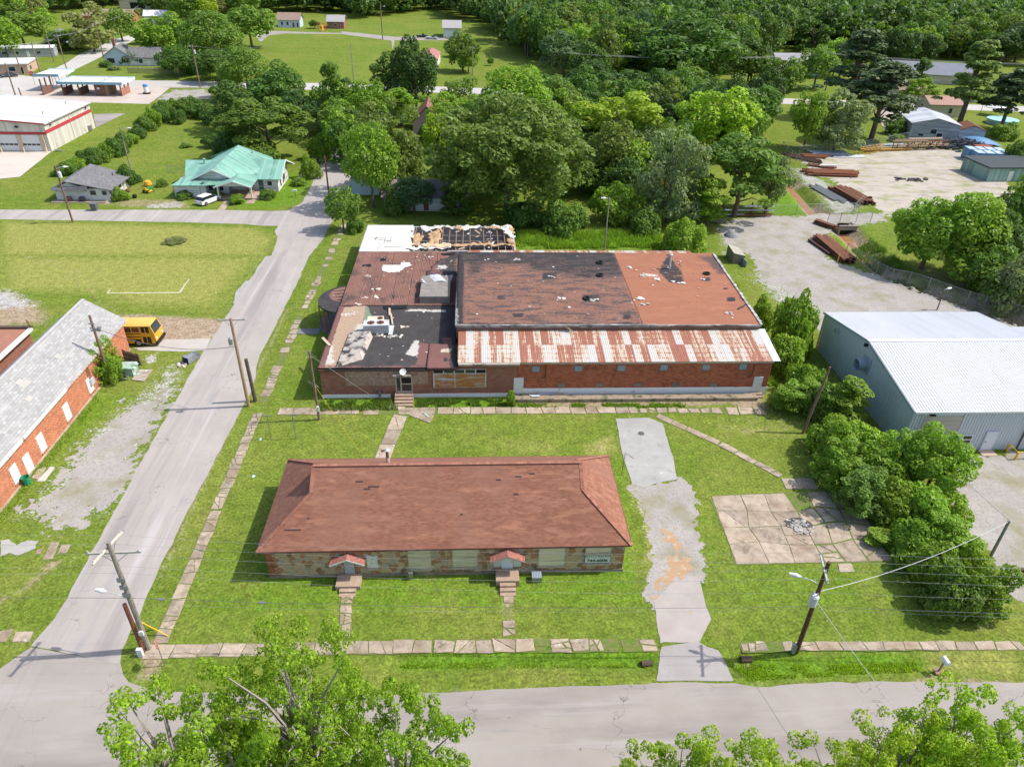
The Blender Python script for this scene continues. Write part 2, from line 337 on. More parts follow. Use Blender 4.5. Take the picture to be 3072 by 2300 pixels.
paint(0,[(30.78,30.02),(32.02,30.23),(38.37,29.35),(37.89,28.64),(30.62,29.72)],.4,.9); paint(2,[(31.94,32.62),(40.40,32.36),(38.61,29.71),(32.05,30.29)],.9,.75); paint(0,[(24.76,32.97),(36.79,32.47),(36.59,32.14),(24.63,32.64)],.3,.7)
paint(0,[(19.36,32.34),(19.92,32.32),(19.62,31.43),(19.07,31.45)],.3,.7); paint(0,[(34.35,37.15),(36.62,34.99),(38.74,34.07),(39.95,36.38),(36.34,37.10)],.9,.5)
paint(0,[(-36.44,39.15),(-34.98,39.41),(-34.13,40.93),(-33.30,42.69),(-34.32,43.05),(-34.56,41.58),(-35.14,39.72),(-36.12,38.55)],.7,.8); paint(0,[(-33.64,35.94),(-31.81,35.75),(-32.17,34.96),(-33.21,35.13)],.5,.8); paint(0,[(-32.92,48.93),(-30.92,48.89),(-31.33,48.58),(-32.79,48.61)],.3,.3)
paint(0,[(-66.31,133.04),(-53.89,133.30),(-50.29,128.20),(-64.30,128.77)],.8,.55); paint(0,[(-74.91,133.74),(-65.68,132.17),(-65.17,129.60),(-73.71,131.14)],.5,.6)
paint(0,[(-35.15,68.77),(-33.13,68.74),(-32.54,67.48),(-34.70,67.51)],.5,.3); stroke(0,[(-24.9,40),(-25.0,60),(-25.0,88)],.5,.3,.55); stroke(0,[(-32.6,40),(-32.6,60),(-32.7,72)],.6,.4,.35)
stroke(0,[(-2,29.9),(12,29.95)],.5,.3,.6); stroke(0,[(19,29.8),(38,29.3)],.5,.3,.6)
# lush
paint(1,[(-5.43,33.11),(2.52,33.25),(3.66,33.61),(5.69,33.68),(10.91,32.99),(13.15,32.92),(12.87,31.64),(5.75,31.99),(1.37,32.00),(-5.35,32.09)],.5,1.0)
paint(1,[(18.29,31.47),(19.74,32.46),(22.79,32.37),(29.80,32.55),(33.12,31.79),(31.74,30.55),(24.21,30.29),(18.85,30.10)],.7,.9); paint(1,[(18.64,47.46),(21.44,47.40),(21.10,41.26),(23.44,40.86),(33.88,40.75),(34.60,37.15),(26.32,35.29),(19.65,36.96),(18.50,42.72)],1.5,.42)
paint(1,[(-6.48,65.90),(-1.40,65.83),(4.54,65.44),(4.48,64.39),(-6.37,64.25)],.3,1.0); paint(1,[(-16.85,65.89),(-8.32,65.77),(-8.19,64.28),(-16.51,63.97)],.3,.8)
paint(1,[(-22.2,44),(-16.6,44),(-16.8,36),(-22.2,36)],1.5,.4); paint(1,[(-17.4,37),(-17.4,52),(13,52),(13,37)],.5,.55); paint(1,[(5.85,55.60),(15.04,55.42),(14.35,47.84),(12.39,47.89)],.8,.5)
paint(1,[(-22,66),(-22,100),(-17,100),(-17,66)],1,.45); paint(1,[(-41.84,67.30),(-37.64,67.86),(-37.18,65.44),(-39.05,60.20),(-39.68,55.76),(-40.40,55.78)],.8,.5)
paint(1,[(57.08,134.72),(65.78,148.05),(65.23,135.84),(64.35,127.70),(58.63,125.91),(54.54,126.69)],2,.9); paint(1,[(-51.11,150.15),(-32.11,150.72),(-31.27,130.25),(-37.87,127.59),(-44.34,128.31)],2,.7)
paint(1,[(7.24,117.32),(31.91,117.63),(31.32,109.20),(7.06,109.00)],2,.8)
# dry lawn
paint(2,[(-80.10,121.34),(-37.08,118.96),(-32.35,114.01),(-32.76,106.41),(-71.98,106.13)],2,.88); paint(2,[(-71.98,106.13),(-32.76,106.40),(-34.62,88.70),(-44.75,88.73),(-51.59,92.55),(-65.26,93.53)],3,.88); paint(2,[(-42.89,79.00),(-32.12,75.89),(-32.35,68.42),(-38.46,70.42)],2,.4)
paint(2,[(78.65,163.88),(88.56,165.54),(86.32,159.09),(77.83,157.60)],1,.3)
# gravel that fades into the grass (its dense middle is laid as gravel sheets)
for s in ([(-39.17,60.47),(-37.71,65.15),(-36.48,67.85),(-35.90,73.78),(-34.06,74.11),(-31.61,67.16),(-32.47,65.37),(-32.33,60.09),(-31.97,55.14),(-31.76,47.73),(-40.13,47.93),(-39.51,50.29),(-39.10,55.75)],):
    paint(3,s,2.4,.66)
paint(3,[(-39.04,75.59),(-38.05,76.31),(-36.91,74.14),(-38.19,73.80)],.7,.8); paint(3,[(-67.45,94.53),(-63.61,93.53),(-58.18,89.22),(-59.87,87.85),(-64.04,88.31)],2,.9)
paint(3,[(-40.61,48.83),(-37.04,48.75),(-33.20,48.66),(-32.90,46.18),(-34.53,45.86),(-37.51,46.29)],1.2,.5); paint(3,[(14.39,50.22),(14.53,46.36),(14.89,43.98),(14.34,41.77),(15.23,41.75),(17.23,50.71)],1.0,.5); paint(3,[(-59.29,130.57),(-53.04,132.43),(-52.18,128.16),(-58.47,127.63)],.8,.6)
paint(3,[(43.58,124.02),(66.14,127.73),(77.31,126.22),(66.76,118.06),(61.58,115.76),(53.95,107.01),(39.90,106.91)],2,.6); paint(3,[(42.19,100.78),(53.42,99.65),(69.56,93.57),(72.82,87.49),(69.73,87.98),(48.73,88.51),(42.44,78.37),(42.70,84.33),(41.47,97.90)],2,.6)
paint(3,[(46.33,46.82),(50.37,46.73),(43.70,36.89),(41.57,36.95),(43.50,41.19)],2,.6)
Zg=np.zeros(GX.shape)
def lower(poly_or_pts,wd_,depth,closed=False):
    global Zg
    pts=poly_or_pts; d=np.full(GX.shape,1e9)
    for a,b in zip(pts[:-1],pts[1:]):
        ex,ey=b[0]-a[0],b[1]-a[1]; t=np.clip(((GX-a[0])*ex+(GY-a[1])*ey)/(ex*ex+ey*ey+1e-9),0,1); d=np.minimum(d,np.hypot(GX-a[0]-t*ex,GY-a[1]-t*ey))
    s=np.clip(1-d/wd_,0,1); s=s*s*(3-2*s); Zg=np.minimum(Zg,-depth*s)
lower(CREEK,3.4,1.5); lower([(-5.5,32.3),(4,32.2),(12,31.9)],1.0,.4); lower([(18.6,31.7),(26,31.5),(33,31.3)],1.2,.4)
lower([(-102.73,208.11),(-90.44,208.87),(-75.46,206.90),(-68.62,207.31)],2.0,.7)
paint(0,[(-102.74,209.08),(-90.95,210.21),(-76.18,209.17),(-70.56,211.10),(-68.61,204.47),(-81.31,206.16),(-101.77,206.82)],.8,.9)
for a in CREEK: paint(0,[(a[0]-1.9,a[1]-4),(a[0]+2.6,a[1]-4),(a[0]+2.6,a[1]+4),(a[0]-1.9,a[1]+4)],.9,.8)
paint(3,[(70.44,158.58),(74.25,157.48),(75.39,144.03),(76.39,132.35),(71.14,126.96),(66.48,126.46),(69.05,139.80),(68.72,147.04)],2,.62); paint(0,[(70.68,157.37),(75.19,145.08),(75.77,132.33),(70.84,126.96),(66.07,126.88),(68.73,139.79)],2,.45); paint(0,[(60.71,103.26),(70.49,95.19),(78.24,88.45),(75.37,84.19),(70.57,87.49),(64.57,93.04),(61.04,100.26)],1.5,.5); paint(0,[(70.75,104.56),(76.66,97.42),(79.93,90.95),(78.24,88.45),(70.49,95.19),(66.59,101.47)],2,.45)
ZG=Zg
nx,ny=GX.shape; GNX,GNY,GX0,GY0=nx,ny,x0,y0; V=np.stack([GX,GY,Zg],-1).reshape(-1,3)
ii,jj=np.meshgrid(np.arange(nx-1),np.arange(ny-1),indexing='ij'); a=(ii*ny+jj).ravel(); Fq=np.stack([a,a+ny,a+ny+1,a+1],1)
FX=np.array([-4000,x0,x1,4000.]); FY=np.array([-600,y0,y1,6000.]); far=[]; fv=[]
for i in range(3):
    for j in range(3):
        if i==1 and j==1: continue
        b=len(V)+len(fv); fv+=[(FX[i],FY[j],0),(FX[i+1],FY[j],0),(FX[i+1],FY[j+1],0),(FX[i],FY[j+1],0)]; far.append((b,b+1,b+2,b+3))
me=np_mesh('ground',np.vstack([V,np.array(fv)]),np.vstack([Fq,np.array(far)]),GRASS)
ca=me.color_attributes.new('mask','FLOAT_COLOR','POINT'); mm=np.zeros((len(me.vertices),4),np.float32); mm[:nx*ny]=MASK.reshape(-1,4); ca.data.foreach_set('color',mm.ravel())
link('ground',me,None,'structure')
# ---------------------------------------------------------------- roads
FR=[(-140,21.6),(-140,28.6)]+[(-32.84,32.83),(-32.21,33.80),(-31.64,34.56),(-31.52,35.61),(-31.19,36.97)]+[(-31.13,39.00),(-31.33,42.06),(-31.41,45.06),(-31.61,48.63)]+[(-32.0,58),(-32.6,77),(-32.4,95),(-32.3,106)]
sheet('front_road',[(-140,21.6),(-140,28.9)]+[(-32.84,32.83),(-32.21,33.80),(-31.64,34.56)]+[(-24.82,33.01),(-24.24,32.07),(-23.66,31.51),(-21.70,30.81)]+[(-9,29.9),(-2.4,30.0),(5,30.2),(11.5,30.2),(12.3,30.3),(18.0,30.1),(19.5,29.75),(24,29.93),(30,29.8),(38.4,29.5),(60,29.2),(140,28.8),(140,21.6)],.014,ASPH,.14,.7)
sheet('street',[(-31.71,34.69),(-31.52,35.61),(-31.19,36.97),(-31.13,39.00),(-31.33,42.06),(-31.41,45.06),(-31.61,48.63)]+[(-32.0,58),(-32.6,77),(-32.4,95),(-32.3,106)]+[(-31.35,106.42),(-32.18,114.36),(-33.24,116.82)]+[(-33.2,121),(-33.5,127)]+[(-31.66,131.55),(-31.65,137.47),(-32.40,152.38),(-32.15,164.39)]+[(-29,168),(-29,200),(-29,239),(-23.2,239),(-23.2,168),(-24.3,140),(-24.5,121),(-24.8,112),(-25.6,106),(-25.4,96),(-25.6,75),(-24.6,68),(-24.9,60),(-25.0,55)]+[(-25.27,48.48),(-25.28,47.12),(-25.18,44.54),(-25.34,42.15),(-25.25,39.29),(-25.05,36.93),(-25.23,36.24),(-25.15,34.10),(-24.82,32.95)],.018,ASPH2,.16,.7)
sheet('cross_street',[(-170,122.4),(-170,127.2),(-83,126.9),(-60,127.3),(-44.6,127.4),(-36,127.0),(-33.0,127.3),(-33.0,119.5)]+[(-36.19,119.57),(-38.71,120.29),(-49.30,121.04),(-67.56,121.68)]+[(-80.5,122.1)],.010,ASPH2,.12,.8)
sheet('highway',[(-300,238),(-170,240),(-88,239.9),(-12,237),(57,231),(150,222),(320,205),(320,214),(150,231),(57,240),(-12,247),(-46,249.8),(-108,250),(-300,248)],.010,mat('highway_asphalt',(.42,.39,.36),(.47,.44,.41),.1,rough=.9),.1,2)
sheet('side_road',[(-132.44,219.35),(-154.16,260.02),(-139.37,252.82),(-142.08,278.33),(-146.95,301.00),(-150.70,334.52),(-149.56,362.55),(-144.46,355.26),(-138.66,313.98),(-133.56,266.44),(-130.17,253.63),(-108.02,250.06),(-104.11,239.96),(-121.85,238.55),(-131.43,230.58)]+[],.016,mat('side_road_concrete',(.44,.41,.37),(.50,.47,.43),.1,rough=.9),.15,2)
sheet('far_lane',[(-99.83,378.61),(-86.77,377.70),(-61.29,375.77),(-60.71,371.88),(-85.23,370.49),(-91.87,362.90),(-89.80,340.29),(-95.89,357.00)],.012,ASPH,.2,3)
sheet('far_road',[(-62.15,381.46),(-52.84,377.04),(-35.56,365.59),(-20.63,370.47),(-13.31,366.04),(-10.25,357.48),(-22.64,355.79),(-34.54,354.16),(-33.22,335.87),(-33.05,326.87),(-35.75,352.47),(-60.71,371.88)],.012,ASPH,.2,3)
sheet('wash_forecourt',[(-132.44,219.35),(-131.43,230.58),(-121.64,238.07),(-104.30,240.45),(-77.62,238.31),(-92.46,238.39),(-91.05,226.66),(-90.01,214.90),(-105.70,215.92),(-118.21,220.34),(-128.87,222.19)],.022,mat('pink_concrete',(.45,.38,.32),(.52,.45,.39),.2,[((.36,.31,.27),.5,.64,.08)],rough=.9),.2,2)
ragged('gravel_patch',[(-91.18,236.03),(-80.43,236.86),(-76.12,230.04),(-75.03,223.34),(-89.31,217.01),(-90.66,225.57)],.012,GRAVEL,.8,2.0,.12,.8)
sheet('station_drive',[(-112.53,163.88),(-92.58,165.29),(-89.63,146.36),(-92.70,144.93),(-100.04,142.52)],.014,mat('drive_concrete',(.50,.44,.38),(.56,.50,.44),.2,[((.42,.37,.32),.4,.64,.08)],rough=.9),.1,1)
sheet('rear_parking',[(-99.37,201.72),(-91.63,203.10),(-92.52,187.54),(-96.20,194.81)],.014,ASPH,.1,1)
# ---------------------------------------------------------------- gravel and concrete
ragged('gravel_lot',[(-39.53,48.77),(-38.67,51.30),(-38.82,55.74),(-37.69,59.15),(-37.13,63.71),(-36.22,66.32),(-34.04,67.50),(-32.98,65.67),(-32.47,58.80),(-32.25,52.23),(-31.99,48.59)],.006,GRAVEL,.16,1.5,.5,1.5)
ragged('gravel_patch',[(-39.36,49.20),(-33.19,49.26),(-32.96,47.49),(-33.24,46.37),(-34.95,46.23),(-36.48,47.58)],.006,GRAVEL,.16,1.1,.5,1.3)
ragged('gravel_yard',[(42.62,119.28),(47.30,124.08),(54.53,125.85),(65.96,127.30),(77.96,127.51),(75.63,122.88),(69.03,122.38),(65.60,121.14),(61.03,115.76),(58.08,107.04)]+[(57.78,105.75),(61.98,99.68),(64.53,95.18),(68.24,90.46),(71.62,85.59),(73.57,81.52),(70.21,76.55),(44.45,78.35),(45.20,82.11),(43.91,85.24),(45.68,95.16),(43.22,96.79),(43.47,103.18),(44.22,106.94)]+[(42.67,109.29),(42.10,113.40)],.006,GRAVEL,.4,1.8,.2,.8)
ragged('gravel_yard',[(76.15,167.75),(82.20,167.97),(90.96,168.29),(106.66,175.93),(117.16,176.35),(120.84,169.40),(115.76,157.58),(111.53,140.79),(114.28,141.87),(108.27,132.96),(87.63,132.56),(77.31,126.22),(77.55,136.10),(75.53,145.08),(75.68,157.53)],.006,mat('tan_gravel',(.38,.33,.27),(.47,.415,.355),.12,[((.36,.32,.24),.5,.6,.1,(1,2.2,1)),((.22,.24,.075),.22,.60,.08,(.8,1.3,1)),((.27,.25,.22),.3,.6,.08,(1,2.2,1))],rough=.95,bump=.6,bsc=8),.6,2.0,.15,1.0)
ragged('gravel_court',[(48.06,55.04),(57.47,55.50),(51.35,46.66)]+[(47.14,40.58),(42.90,34.81),(42.45,36.93),(43.25,39.15),(43.51,42.08),(43.47,44.51),(44.60,46.86)]+[(42.97,48.87),(43.95,50.61)],.008,GRAVEL,.3,.9,.4,.6)
sheet('driveway_slab',[(14.99,61.90),(18.59,61.98),(19.86,60.97),(19.76,58.39),(19.57,54.60),(19.15,51.81),(17.39,51.40),(15.78,50.72),(14.70,51.19),(14.65,54.94)],.03,CONCG,.10,.3,thick=.1)
ragged('driveway_gravel',[(14.71,50.69),(17.18,50.71)]+[(19.52,51.58),(19.86,50.03),(19.75,47.39)]+[(18.96,46.26),(18.77,43.98),(18.39,41.33),(18.09,39.67),(16.98,39.37)]+[(16.65,39.55),(15.52,39.09),(13.75,37.28),(13.58,38.20),(14.80,40.92),(15.29,45.00),(15.55,47.53)],.010,GRAVEL,.16,.22,.7,.35,grow=.5)
ragged('clay_spill',[(16.41,45.16),(17.22,45.14),(17.53,43.65),(17.23,41.88)]+[(17.84,42.21),(17.11,39.86)]+[(15.59,39.41),(14.72,38.33),(13.82,37.58),(14.47,39.44),(15.94,40.89),(16.61,42.59),(16.11,43.87)],.016,ORANGE,.14,.35,.9,.6)
sheet('driveway_slab',[(13.83,37.35),(15.52,39.09),(16.65,39.55)]+[(17.13,39.94),(18.07,39.67),(17.75,36.71),(17.84,35.54),(17.15,34.57),(16.34,33.52)]+[(13.47,33.55),(13.64,35.66)],.024,mat('driveway_concrete',(.345,.305,.28),(.41,.37,.345),.6,[((.40,.28,.18),.9,.66,.08),((.33,.30,.28),1.1,.66,.08)],rough=.9,bump=.3),.10,.3,thick=.08)
sheet('driveway_apron',[(13.46,33.18),(13.12,32.15),(12.77,31.08),(12.50,30.44)]+[(17.91,30.25),(17.81,31.36),(17.56,32.76),(16.85,33.08),(16.26,33.60)],.030,mat('apron_asphalt',(.30,.272,.257),(.36,.332,.315),.4,[((.27,.25,.24),.8,.68,.05)],rough=.9,bump=.3),.06,.3,thick=.05)
sheet('creek_water',[(p[0]-.9,p[1]) for p in CREEK]+[(p[0]+.9,p[1]) for p in CREEK[::-1]],-1.28,mat('muddy_water',(.30,.14,.05),(.36,.2,.1),.4,[((.44,.40,.38),.25,.66,.06)],rough=.25,spec=.5),.2,1.5)
sheet('creek_bank',[(p[0]-2.2,p[1]+1) for p in [(66.27,150.27),(64.84,130.33),(65.74,126.45)]]+[(p[0]-.8,p[1]) for p in [(65.74,126.45),(64.84,130.33),(66.27,150.27)]],.012,MUD,.5,.6) if 0 else None
sheet('bus_pad',[(-41.40,77.53),(-38.59,77.81),(-38.28,79.55),(-32.60,79.90),(-32.44,76.93),(-35.06,76.58),(-40.29,77.00)],.022,mat('pad_concrete',(.40,.365,.325),(.47,.435,.39),.4,[((.40,.37,.33),1,.66,.06)],rough=.9),.12,.4,thick=.06)
sheet('broken_paving',[(-33.20,94.05),(-32.88,96.92),(-31.85,97.62),(-31.92,94.05),(-31.48,89.16),(-32.63,89.64),(-32.95,91.56)],.012,CONCG,.25,.4)
sheet('old_slab',[(-39.48,45.26),(-38.82,45.42),(-37.82,44.69),(-37.21,45.20),(-36.27,45.18),(-36.14,44.29),(-37.11,43.55),(-37.98,43.82),(-38.49,43.41)],.02,CONCG,.2,.3)
for s in ([(-35.24,44.97),(-34.55,44.96),(-34.20,43.05),(-34.95,42.98)],[(-34.19,44.59),(-33.48,44.66),(-33.41,43.71),(-34.05,43.64)],[(-34.63,35.97),(-33.67,36.21),(-33.61,35.07),(-34.15,35.09)],[(-33.42,35.94),(-32.15,35.90),(-31.98,35.02),(-33.18,35.06)],[(-35.93,44.12),(-35.54,44.19),(-35.47,43.67),(-35.79,43.63)],):
    sheet('paving_slab',s,.03,CONC,.08,.3,thick=.05)
sheet('door_step_slab',[(-40.23,52.83),(-40.01,54.95),(-39.60,54.83),(-39.54,52.82)],.03,mat('white_slab',(.52,.49,.45),(.45,.42,.38),1),.05,.3,thick=.1)
sheet('door_step_slab',[(-40.94,53.29),(-40.98,54.63),(-40.38,54.85),(-40.20,53.05)],.04,CONC,.05,.3,thick=.1)
sheet('house_path',[(-45.96,132.58),(-44.78,132.87),(-44.46,127.30),(-45.72,127.45)],.02,CONC,.04,.5); sheet('house_path',[(-42.13,136.29),(-40.51,136.14),(-40.35,130.94),(-41.78,131.09)],.02,CONC,.04,.5)
ragged('gravel_patch',[(-55.23,131.51),(-53.04,132.43),(-52.86,128.57),(-54.87,128.11)],.008,GRAVEL,.35,.7,.5,.4)
sheet('shed_apron',[(-74.23,132.87),(-65.59,132.61),(-66.06,130.43),(-73.44,131.14)],.02,CONC,.2,.5)
# chalk lines on the field
CH=mat('chalk',(.55,.52,.4),(.4,.42,.25),2)
for s in ([(-50.66,93.04),(-40.91,93.24),(-40.81,92.94),(-50.55,92.79)],[(-50.70,92.89),(-50.82,94.29),(-50.65,94.19),(-50.45,92.79)],): sheet('field_line',s,.006,CH,.03,.5)
sheet('field_line',[(-40.98,93.14),(-41.11,96.11),(-41.09,97.70),(-40.95,97.59),(-40.93,95.90),(-40.73,93.04)],.006,CH,.06,.3)
# ---------------------------------------------------------------- pavements of separate slabs
def slab_mesh(mb_poly,z,t,parent,m=CONC,amp=.05,step=.22):
    pl=edge_jag(mb_poly,amp,step,2.2); c=np.mean(pl,0)
    inner=[(p[0]+(c[0]-p[0])*.04,p[1]+(c[1]-p[1])*.04) for p in pl]; n=len(pl)
    dz=random.uniform(-.012,.012); v=[(*p,z-t) for p in pl]+[(*p,z-.012+dz) for p in pl]+[(*p,z+dz) for p in inner]
    f=[tuple(range(2*n,3*n))]+[(i,(i+1)%n,n+(i+1)%n,n+i) for i in range(n)]+[(n+i,n+(i+1)%n,2*n+(i+1)%n,2*n+i) for i in range(n)]
    me=bpy.data.meshes.new('slab'); me.from_pydata(v,[],f); me.materials.append(m)
    return link('slab',me,parent)
def split_poly(poly,p,d):
    a=[];b=[]; n=len(poly); s=[(q[0]-p[0])*d[1]-(q[1]-p[1])*d[0] for q in poly]
    for i in range(n):
        j=(i+1)%n
        (a if s[i]>=0 else b).append(poly[i])
        if (s[i]>=0)!=(s[j]>=0):
            t=s[i]/(s[i]-s[j]); q=(poly[i][0]+(poly[j][0]-poly[i][0])*t,poly[i][1]+(poly[j][1]-poly[i][1])*t); a.append(q); b.append(q)
    return [x for x in (a,b) if len(x)>=3]
def shrink(poly,g):
    c=np.mean(poly,0); r=np.mean([np.hypot(*(np.array(p)-c)) for p in poly])+1e-6
    return [tuple(c+(np.array(p)-c)*(1-g/r)) for p in poly]
def parea(p): return abs(sum(p[i][0]*p[(i+1)%len(p)][1]-p[(i+1)%len(p)][0]*p[i][1] for i in range(len(p))))/2
SOIL=mat('weedy_soil',(.14,.175,.035),(.21,.17,.09),1.2,[((.10,.17,.02),2.5,.5,.1)],rough=.95,bump=.6,bsc=8)
def pavement(name,a,b,w,length,crack=.3,gap=.05,missing=0,seed=1,z=.06,wob=.06):
    rs=random.Random(seed); a=np.array(a,float); b=np.array(b,float); d=b-a; L_=np.hypot(*d); d/=L_; nn=np.array([-d[1],d[0]])
    root=sheet(name,[a-nn*(w/2+.02),b-nn*(w/2+.02),b+nn*(w/2+.02),a+nn*(w/2+.02)],.008,SOIL,.12,.35)
    s=0; prev=(0,0)
    while s<L_-.3:
        l=min(length*rs.uniform(.75,1.3),L_-s); skew=rs.uniform(-.12,.12)
        p=[a+d*(s+prev[0])-nn*(w/2+rs.uniform(-wob,wob)),a+d*(s+l-skew)-nn*(w/2+rs.uniform(-wob,wob)),a+d*(s+l+skew)+nn*(w/2+rs.uniform(-wob,wob)),a+d*(s+prev[1])+nn*(w/2+rs.uniform(-wob,wob))]
        prev=(-skew,skew); s+=l
        if rs.random()<missing: continue
        pcs=[[tuple(q) for q in p]]
        k=0
        while rs.random()<crack and k<4:
            k+=1; q=max(pcs,key=parea); pcs.remove(q); c=np.mean(q,0)+np.array([rs.uniform(-.2,.2),rs.uniform(-.2,.2)]); an=rs.uniform(0,PI); pcs+=split_poly(q,c,(math.cos(an),math.sin(an)))
        for q in pcs:
            if parea(q)<.04: continue
            slab_mesh(shrink(q,gap*rs.uniform(.6,1.5)),z,.05,root,amp=.035)
    return root
pavement('sidewalk',(-22.7,34.6),(-22.8,48.5),1.05,1.5,.45,.05,0,1); pavement('sidewalk',(-22.8,48.6),(-22.9,63.6),1.0,1.3,.6,.06,.03,2,wob=.1)
pavement('sidewalk',(-22.9,65.5),(-22.9,86),1.05,1.25,.4,.12,.22,3,wob=.16); pavement('sidewalk',(-22.8,88),(-22.2,121),1.1,1.5,.5,.14,.35,4,wob=.2)
pavement('sidewalk',(-23.5,33.9),(-3.2,33.75),1.15,1.75,.18,.035,0,5); pavement('sidewalk',(-3.1,33.75),(10.4,33.45),1.15,1.3,.6,.07,.02,6,wob=.12); pavement('sidewalk',(10.6,33.4),(13.2,33.35),1.1,1.4,.5,.1,.25,7)
pavement('sidewalk',(19.3,33.0),(23.2,32.95),.9,1.2,.3,.09,.2,8,wob=.1); pavement('sidewalk',(23.4,32.95),(40.4,32.5),.8,1.55,.12,.045,0,9)
pavement('sidewalk',(-20.8,63.75),(-12.3,63.75),1.25,1.45,.3,.06,0,10); pavement('sidewalk',(-11.9,63.7),(-4.1,63.65),1.3,1.7,.3,.05,.05,11); pavement('sidewalk',(-4.0,63.65),(17.6,63.5),1.3,1.7,.1,.06,0,12,wob=.08)
pavement('sidewalk',(17.8,63.4),(27.2,63.2),1.05,1.1,.15,.14,.1,13,wob=.15); pavement('sidewalk',(27.4,63.2),(31.6,63.1),1.5,1.6,.2,.12,0,14,wob=.15)
pavement('footpath',(-9.05,55.4),(-7.9,62.8),1.55,1.9,.3,.04,0,15); pavement('footpath',(19.6,62.4),(24.9,57.4),.85,1.9,.2,.05,0,16); pavement('footpath',(25.0,57.3),(29.4,52.1),.8,1.8,.15,.06,0,17); pavement('footpath',(29.2,51.0),(32.3,50.9),1.6,1.6,0,.05,0,18)
pavement('footpath',(-10.0,38.9),(-9.55,34.6),.95,1.0,.6,.08,.05,19,wob=.1); pavement('footpath',(2.6,38.8),(2.55,37.5),.8,1.2,.3,.06,0,20); pavement('footpath',(2.45,35.9),(2.45,34.5),1.0,.9,.4,.08,0,21)
pavement('footpath',(-8.4,63.9),(-8.3,65.3),1.9,1.6,.2,.04,0,22); slab_mesh([(-6.37,64.25),(-4.31,62.77),(-4.74,61.37),(-6.93,62.81)],.065,.07,thing('paving_slab','triangular tan slab below the sidewalk by the entrance steps','slab'))
# the bare concrete pad
pad=sheet('concrete_pad',[(21.52,48.92),(22.60,49.64),(25.84,49.72),(33.22,49.91),(35.30,49.73)]+[(34.9,47.2)]+[(34.37,44.54),(34.95,40.90),(28.32,40.98),(21.37,40.88),(21.57,43.00)],.012,SOIL,.1,.4)
pc=[np.array(p) for p in ((21.5,41.0),(34.9,41.0),(35.2,49.9),(21.8,49.4))]; rs=random.Random(5); NU,NV=6,4
us=[0,.19,.385,.54,.68,.83,1]; vv=[0,.26,.5,.74,1]
def bil(u,v): return (pc[0]*(1-u)+pc[1]*u)*(1-v)+(pc[3]*(1-u)+pc[2]*u)*v
jt={(i,j):(us[i]+(rs.uniform(-.02,.02) if 0<i<NU else 0),vv[j]+(rs.uniform(-.04,.04) if 0<j<NV else 0)) for i in range(NU+1) for j in range(NV+1)}
for i in range(NU):
    for j in range(NV):
        if (i,j) in ((3,3),(0,3)) and j==3 and i==3: continue
        q=[tuple(bil(*jt[k])) for k in ((i,j),(i+1,j),(i+1,j+1),(i,j+1))]; pcs=[q]
        while rs.random()<(.35 if i>2 else .15):
            w=max(pcs,key=parea); pcs.remove(w); an=rs.uniform(0,PI); pcs+=split_poly(w,np.mean(w,0),(math.cos(an),math.sin(an)))
        for w in pcs: slab_mesh(shrink(w,.04 if i<3 else .13*rs.uniform(.6,1.4)),.06,.06,pad,amp=.05,step=.4)
slab_mesh([(30.04,40.85),(31.16,40.86),(31.07,39.95),(29.76,39.93)],.06,.06,thing('paving_slab','lone square concrete slab in the grass below the pad','slab'))

# ---------------------------------------------------------------- shared building materials
WHITE=mat('white_paint',(.74,.74,.72),(.66,.66,.64),.8,[((.5,.48,.44),1.5,.72,.08)],rough=.6)
DARKIN=mat('dark_interior',(.012,.012,.014),rough=.6)  # near-black colour stands in for the shade inside openings
GLASS=mat('window_glass',(.03,.04,.05),rough=.12,spec=.6)
STEEL=mat('grey_steel',(.35,.36,.37),(.28,.29,.30),2,rough=.45,metal=.6)
RUST=mat('rusty_steel',(.21,.085,.045),(.13,.055,.035),1.5,[((.3,.16,.09),3,.64,.08)],rough=.85,bump=.3)
WOOD=mat('weathered_wood',(.30,.23,.16),(.22,.17,.12),1.5,[((.14,.10,.07),4,.62,.08)],rough=.9,bump=.3)
POLEW=mat('pole_wood',(.20,.145,.10),(.27,.21,.155),2,[((.10,.07,.05),3,.6,.1,(3,3,.3))],rough=.9,bump=.4)
POLED=mat('creosote_pole_wood',(.085,.045,.028),(.15,.075,.045),2,[((.04,.025,.02),3,.6,.1,(3,3,.3))],rough=.85,bump=.4)
BLACK=mat('black_plastic',(.015,.015,.017),rough=.5)
ALU=mat('bare_aluminium',(.62,.64,.66),(.54,.56,.58),2,rough=.4,metal=.3)
BRICKR=mat('red_brick',(.47,.155,.078),(.39,.125,.065),.7,[((.20,.07,.045),1.2,.66,.08),((.42,.18,.10),5,.68,.06)],rough=.9,bump=.4,bsc=40,rnd=.22)
BRICKO=mat('orange_brick',(.52,.20,.10),(.45,.165,.085),.7,[((.38,.15,.09),1.2,.68,.08)],rough=.9,bump=.4,bsc=40,rnd=.18)
MORTAR=mat('dark_mortar',(.17,.10,.075),(.24,.15,.11),1.5,rough=.95)
MORTARL=mat('pale_mortar',(.58,.43,.33),(.50,.36,.27),1.5,rough=.95)
BRICKF=mat('fine_brown_brick',(.37,.135,.085),(.31,.11,.07),.8,[((.30,.20,.15),1.4,.62,.12),((.24,.09,.06),.5,.64,.06,(.3,1,3))],rough=.9,tex=('bond',.24,.085,(.27,.17,.13),.012))
BRICKW=mat('worn_brown_brick',(.36,.21,.145),(.44,.29,.21),2.2,[((.42,.33,.27),3,.58,.08),((.17,.075,.05),2.2,.62,.08)],rough=.95,tex=('bond',.24,.085,(.33,.24,.19),.012),bump=.4)
